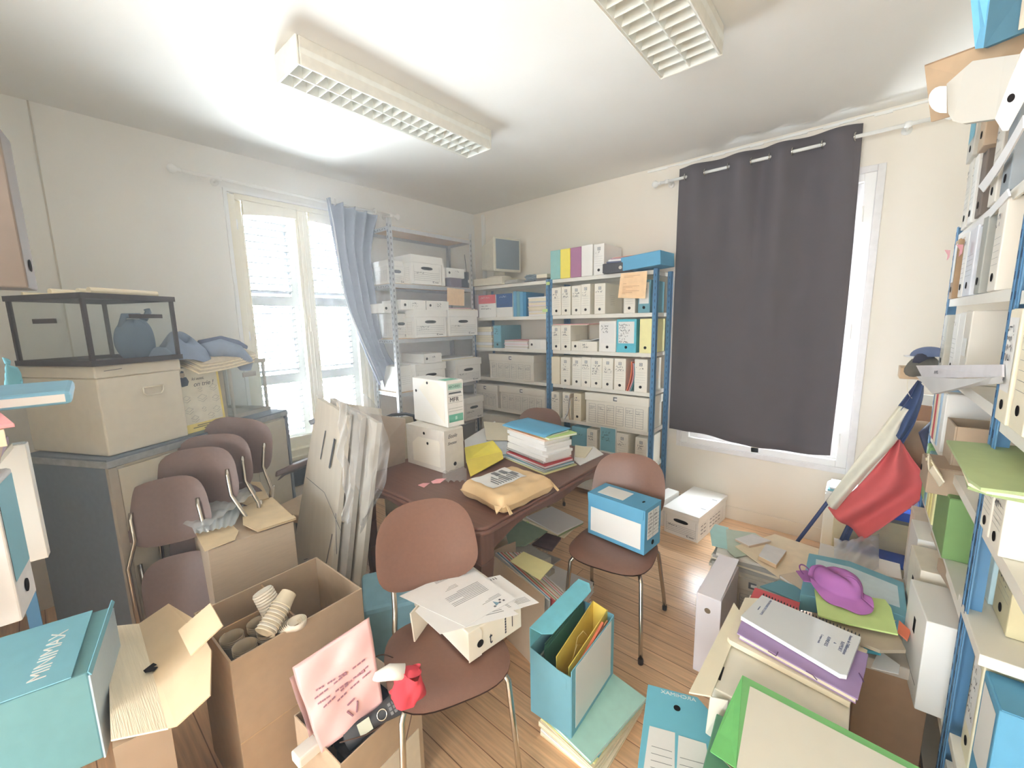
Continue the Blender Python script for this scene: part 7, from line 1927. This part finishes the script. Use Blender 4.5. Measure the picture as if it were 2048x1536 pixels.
# ================================================================ under the desk
random.seed(9)
t = storage((2.10, -1.63, 0), 85, .26, .30, .36, 'carton stuffed with papers under the desk, behind the chair with the blue box', 'grid', body=M('carton_cream', (224, 206, 176)), lid_h=.05)
zz = folder_pile(2.12, -1.46, .301, .24, .30, 88, [(PAPERC, .012, 'cream'), (SAGE, .006, 'sage'), (PAPERC, .014, 'curled cream'), (PAPER, .008, 'white')], 'dossier', 'the papers on the carton under the desk', group='papers on the carton under the desk', jit=.012, rjit=9, name='card_folder')
t = storage((2.02, -2.22, 0), 88, .22, .36, .30, 'kraft-coloured box with slanting handwriting behind the desk leg', 'grid', body=M('carton_cream', ()), lid_h=.05)
t = slabbox('card_folder', (2.16, -1.93, 0), .40, .30, .20, 85, M('carton_shade', ()), 'low grey carton under the magazines below the desk', 'carton')
sheetZ([(1010, 1058), (1060, 1035), (1098, 1060), (1050, 1090), (1018, 1092)], .315, .008, M('folder_celadon_dark', (160, 186, 160)), 'celadon green folder lying under the desk', 'card_folder', 'folder')
sheetZ([(1046, 1033), (1072, 1028), (1080, 1042), (1055, 1045)], .325, .004, LIME, 'lime note on the celadon folder under the desk', 'paper_slip')
slabbox('file_block', (2.17, -1.94, .201), .34, .28, .105, 80, M('file_block_grey', (190, 188, 180)), 'thick grey file block supporting the celadon folder', 'file')
for i in range(4):
    pz = .235+.011*i
    sheetZ([(1060+2*i, 1088), (1098, 1066-2*i), (1122, 1076), (1098+2*i, 1100)], pz, .010, [M('mag_dark', (108, 88, 94), var=.3, scale=18), PAPER, M('mag_rust', (150, 118, 104), var=.3, scale=14), M('mag_dark', ())][i], '%s magazine from the bottom of the small pile under the desk' % ordinal(i), 'magazine', 'magazine', group='magazines under the desk')
zz = folder_pile(2.38, -1.82, 0, .26, .33, 96, [(PINK, .02, 'pink'), (PAPER, .03, 'white'), (BR, .016, 'buff'), (PAPERC, .026, 'cream'), (RED, .008, 'red'), (PAPER, .03, 'thick white'), (M('newsprint', ()), .02, 'newsprint grey'), (PAPER, .024, 'upper white')], 'bundle', 'the floor pile under the desk corner', 'papers', group='bundles in the floor pile under the desk corner', jit=.012, rjit=7, name='paper_bundle')
sheetZ([(1040, 1120), (1070, 1098), (1122, 1118), (1090, 1140)], zz+.012, .006, GREYP, 'grey brochure on the bundles under the desk', 'brochure', 'papers')
# buff box file with card strips, beside the chair with letters
t = thing('box_file', 'open buff box file leaning by the desk leg, filled with card strips', 'binder', (2.60, -2.23, 0), 76.3)
m = MB(); m.box(0, 0, 0, .006, .49, .42); m.box(.006, 0, 0, .20, .006, .30); m.box(.006, .484, 0, .20, .49, .40); m.box(.006, .006, 0, .20, .484, .006); m.box(.194, .006, .0, .20, .484, .26)
m.build('body', M('board_buff_grey', (196, 176, 152), var=.03), t, bevel=.002)
cols = [PAPER, BLUE, PAPER, M('board_coral', ()), PAPERC, SAGE, PAPER, ORANGE, PAPER, PAPERC, GREYP, PAPER, PINK, PAPER, BR, PAPER]
for i, mt in enumerate(cols):
    x = .012+.0112*i
    tt = thing('card_file', '%s %s card from the buff side in the open box file' % (ordinal(i) if i < 18 else 'last', {PAPER: 'white', BLUE: 'blue', PAPERC: 'cream', SAGE: 'sage', ORANGE: 'orange', GREYP: 'grey', PINK: 'pink', BR: 'buff'}.get(mt, 'coral')), 'file', t.location, 76.3, 'cards in the buff box file')
    MB().hexa([(x, .01, .008), (x+.008, .01, .008), (x+.008, .47, .008), (x, .47, .008)], [(x+.03, .015+.012*(i % 3), .37-.006*i), (x+.038, .015+.012*(i % 3), .37-.006*i), (x+.038, .46, .40-.004*i), (x+.03, .46, .40-.004*i)]).build('card', mt, tt)
sheetZ([(1020, 1122), (1047, 1103), (1107, 1130), (1080, 1160)], .43, .003, PYEL, 'pale yellow ruled sheet lying on the open buff box file', 'paper_sheet')
t = slabbox('plastic_crate', (1.98, -2.62, 0), .26, .30, .42, 60, M('sea_blue_bag', (140, 186, 204)), 'pale blue bag-covered crate behind the chair carrying letters', 'crate', bevel=.02)
for i in range(3):
    single(MB().box(2.22+.012*i, -2.56+.01*i, .46+.006*i, 2.34+.01*i, -2.40, .4655+.006*i), 'paper_sheaf', [TEAL, GREYP, PAPERC][i], ['sea blue', 'grey', 'cream'][i]+' papers behind the letters on the chair seat', 'papers')
# ================================================================ thin scatter volume added through the room to imitate lens glare
hm = bpy.data.materials.new('glare_scatter'); hm.use_nodes = True
nt = hm.node_tree
for n in list(nt.nodes): nt.nodes.remove(n)
o_ = nt.nodes.new('ShaderNodeOutputMaterial'); vs = nt.nodes.new('ShaderNodeVolumeScatter')
vs.inputs['Color'].default_value = (.97, .985, 1, 1); vs.inputs['Density'].default_value = .055; vs.inputs['Anisotropy'].default_value = .45
nt.links.new(vs.outputs[0], o_.inputs['Volume'])
hz = MB().box(.002, -7.0, .002, 4.348, -.002, H-.002).build('glare_volume', hm); hz['kind'] = 'stuff'; hz['label'] = 'thin added scatter filling the room in place of lens glare'; hz['category'] = 'glare_volume'
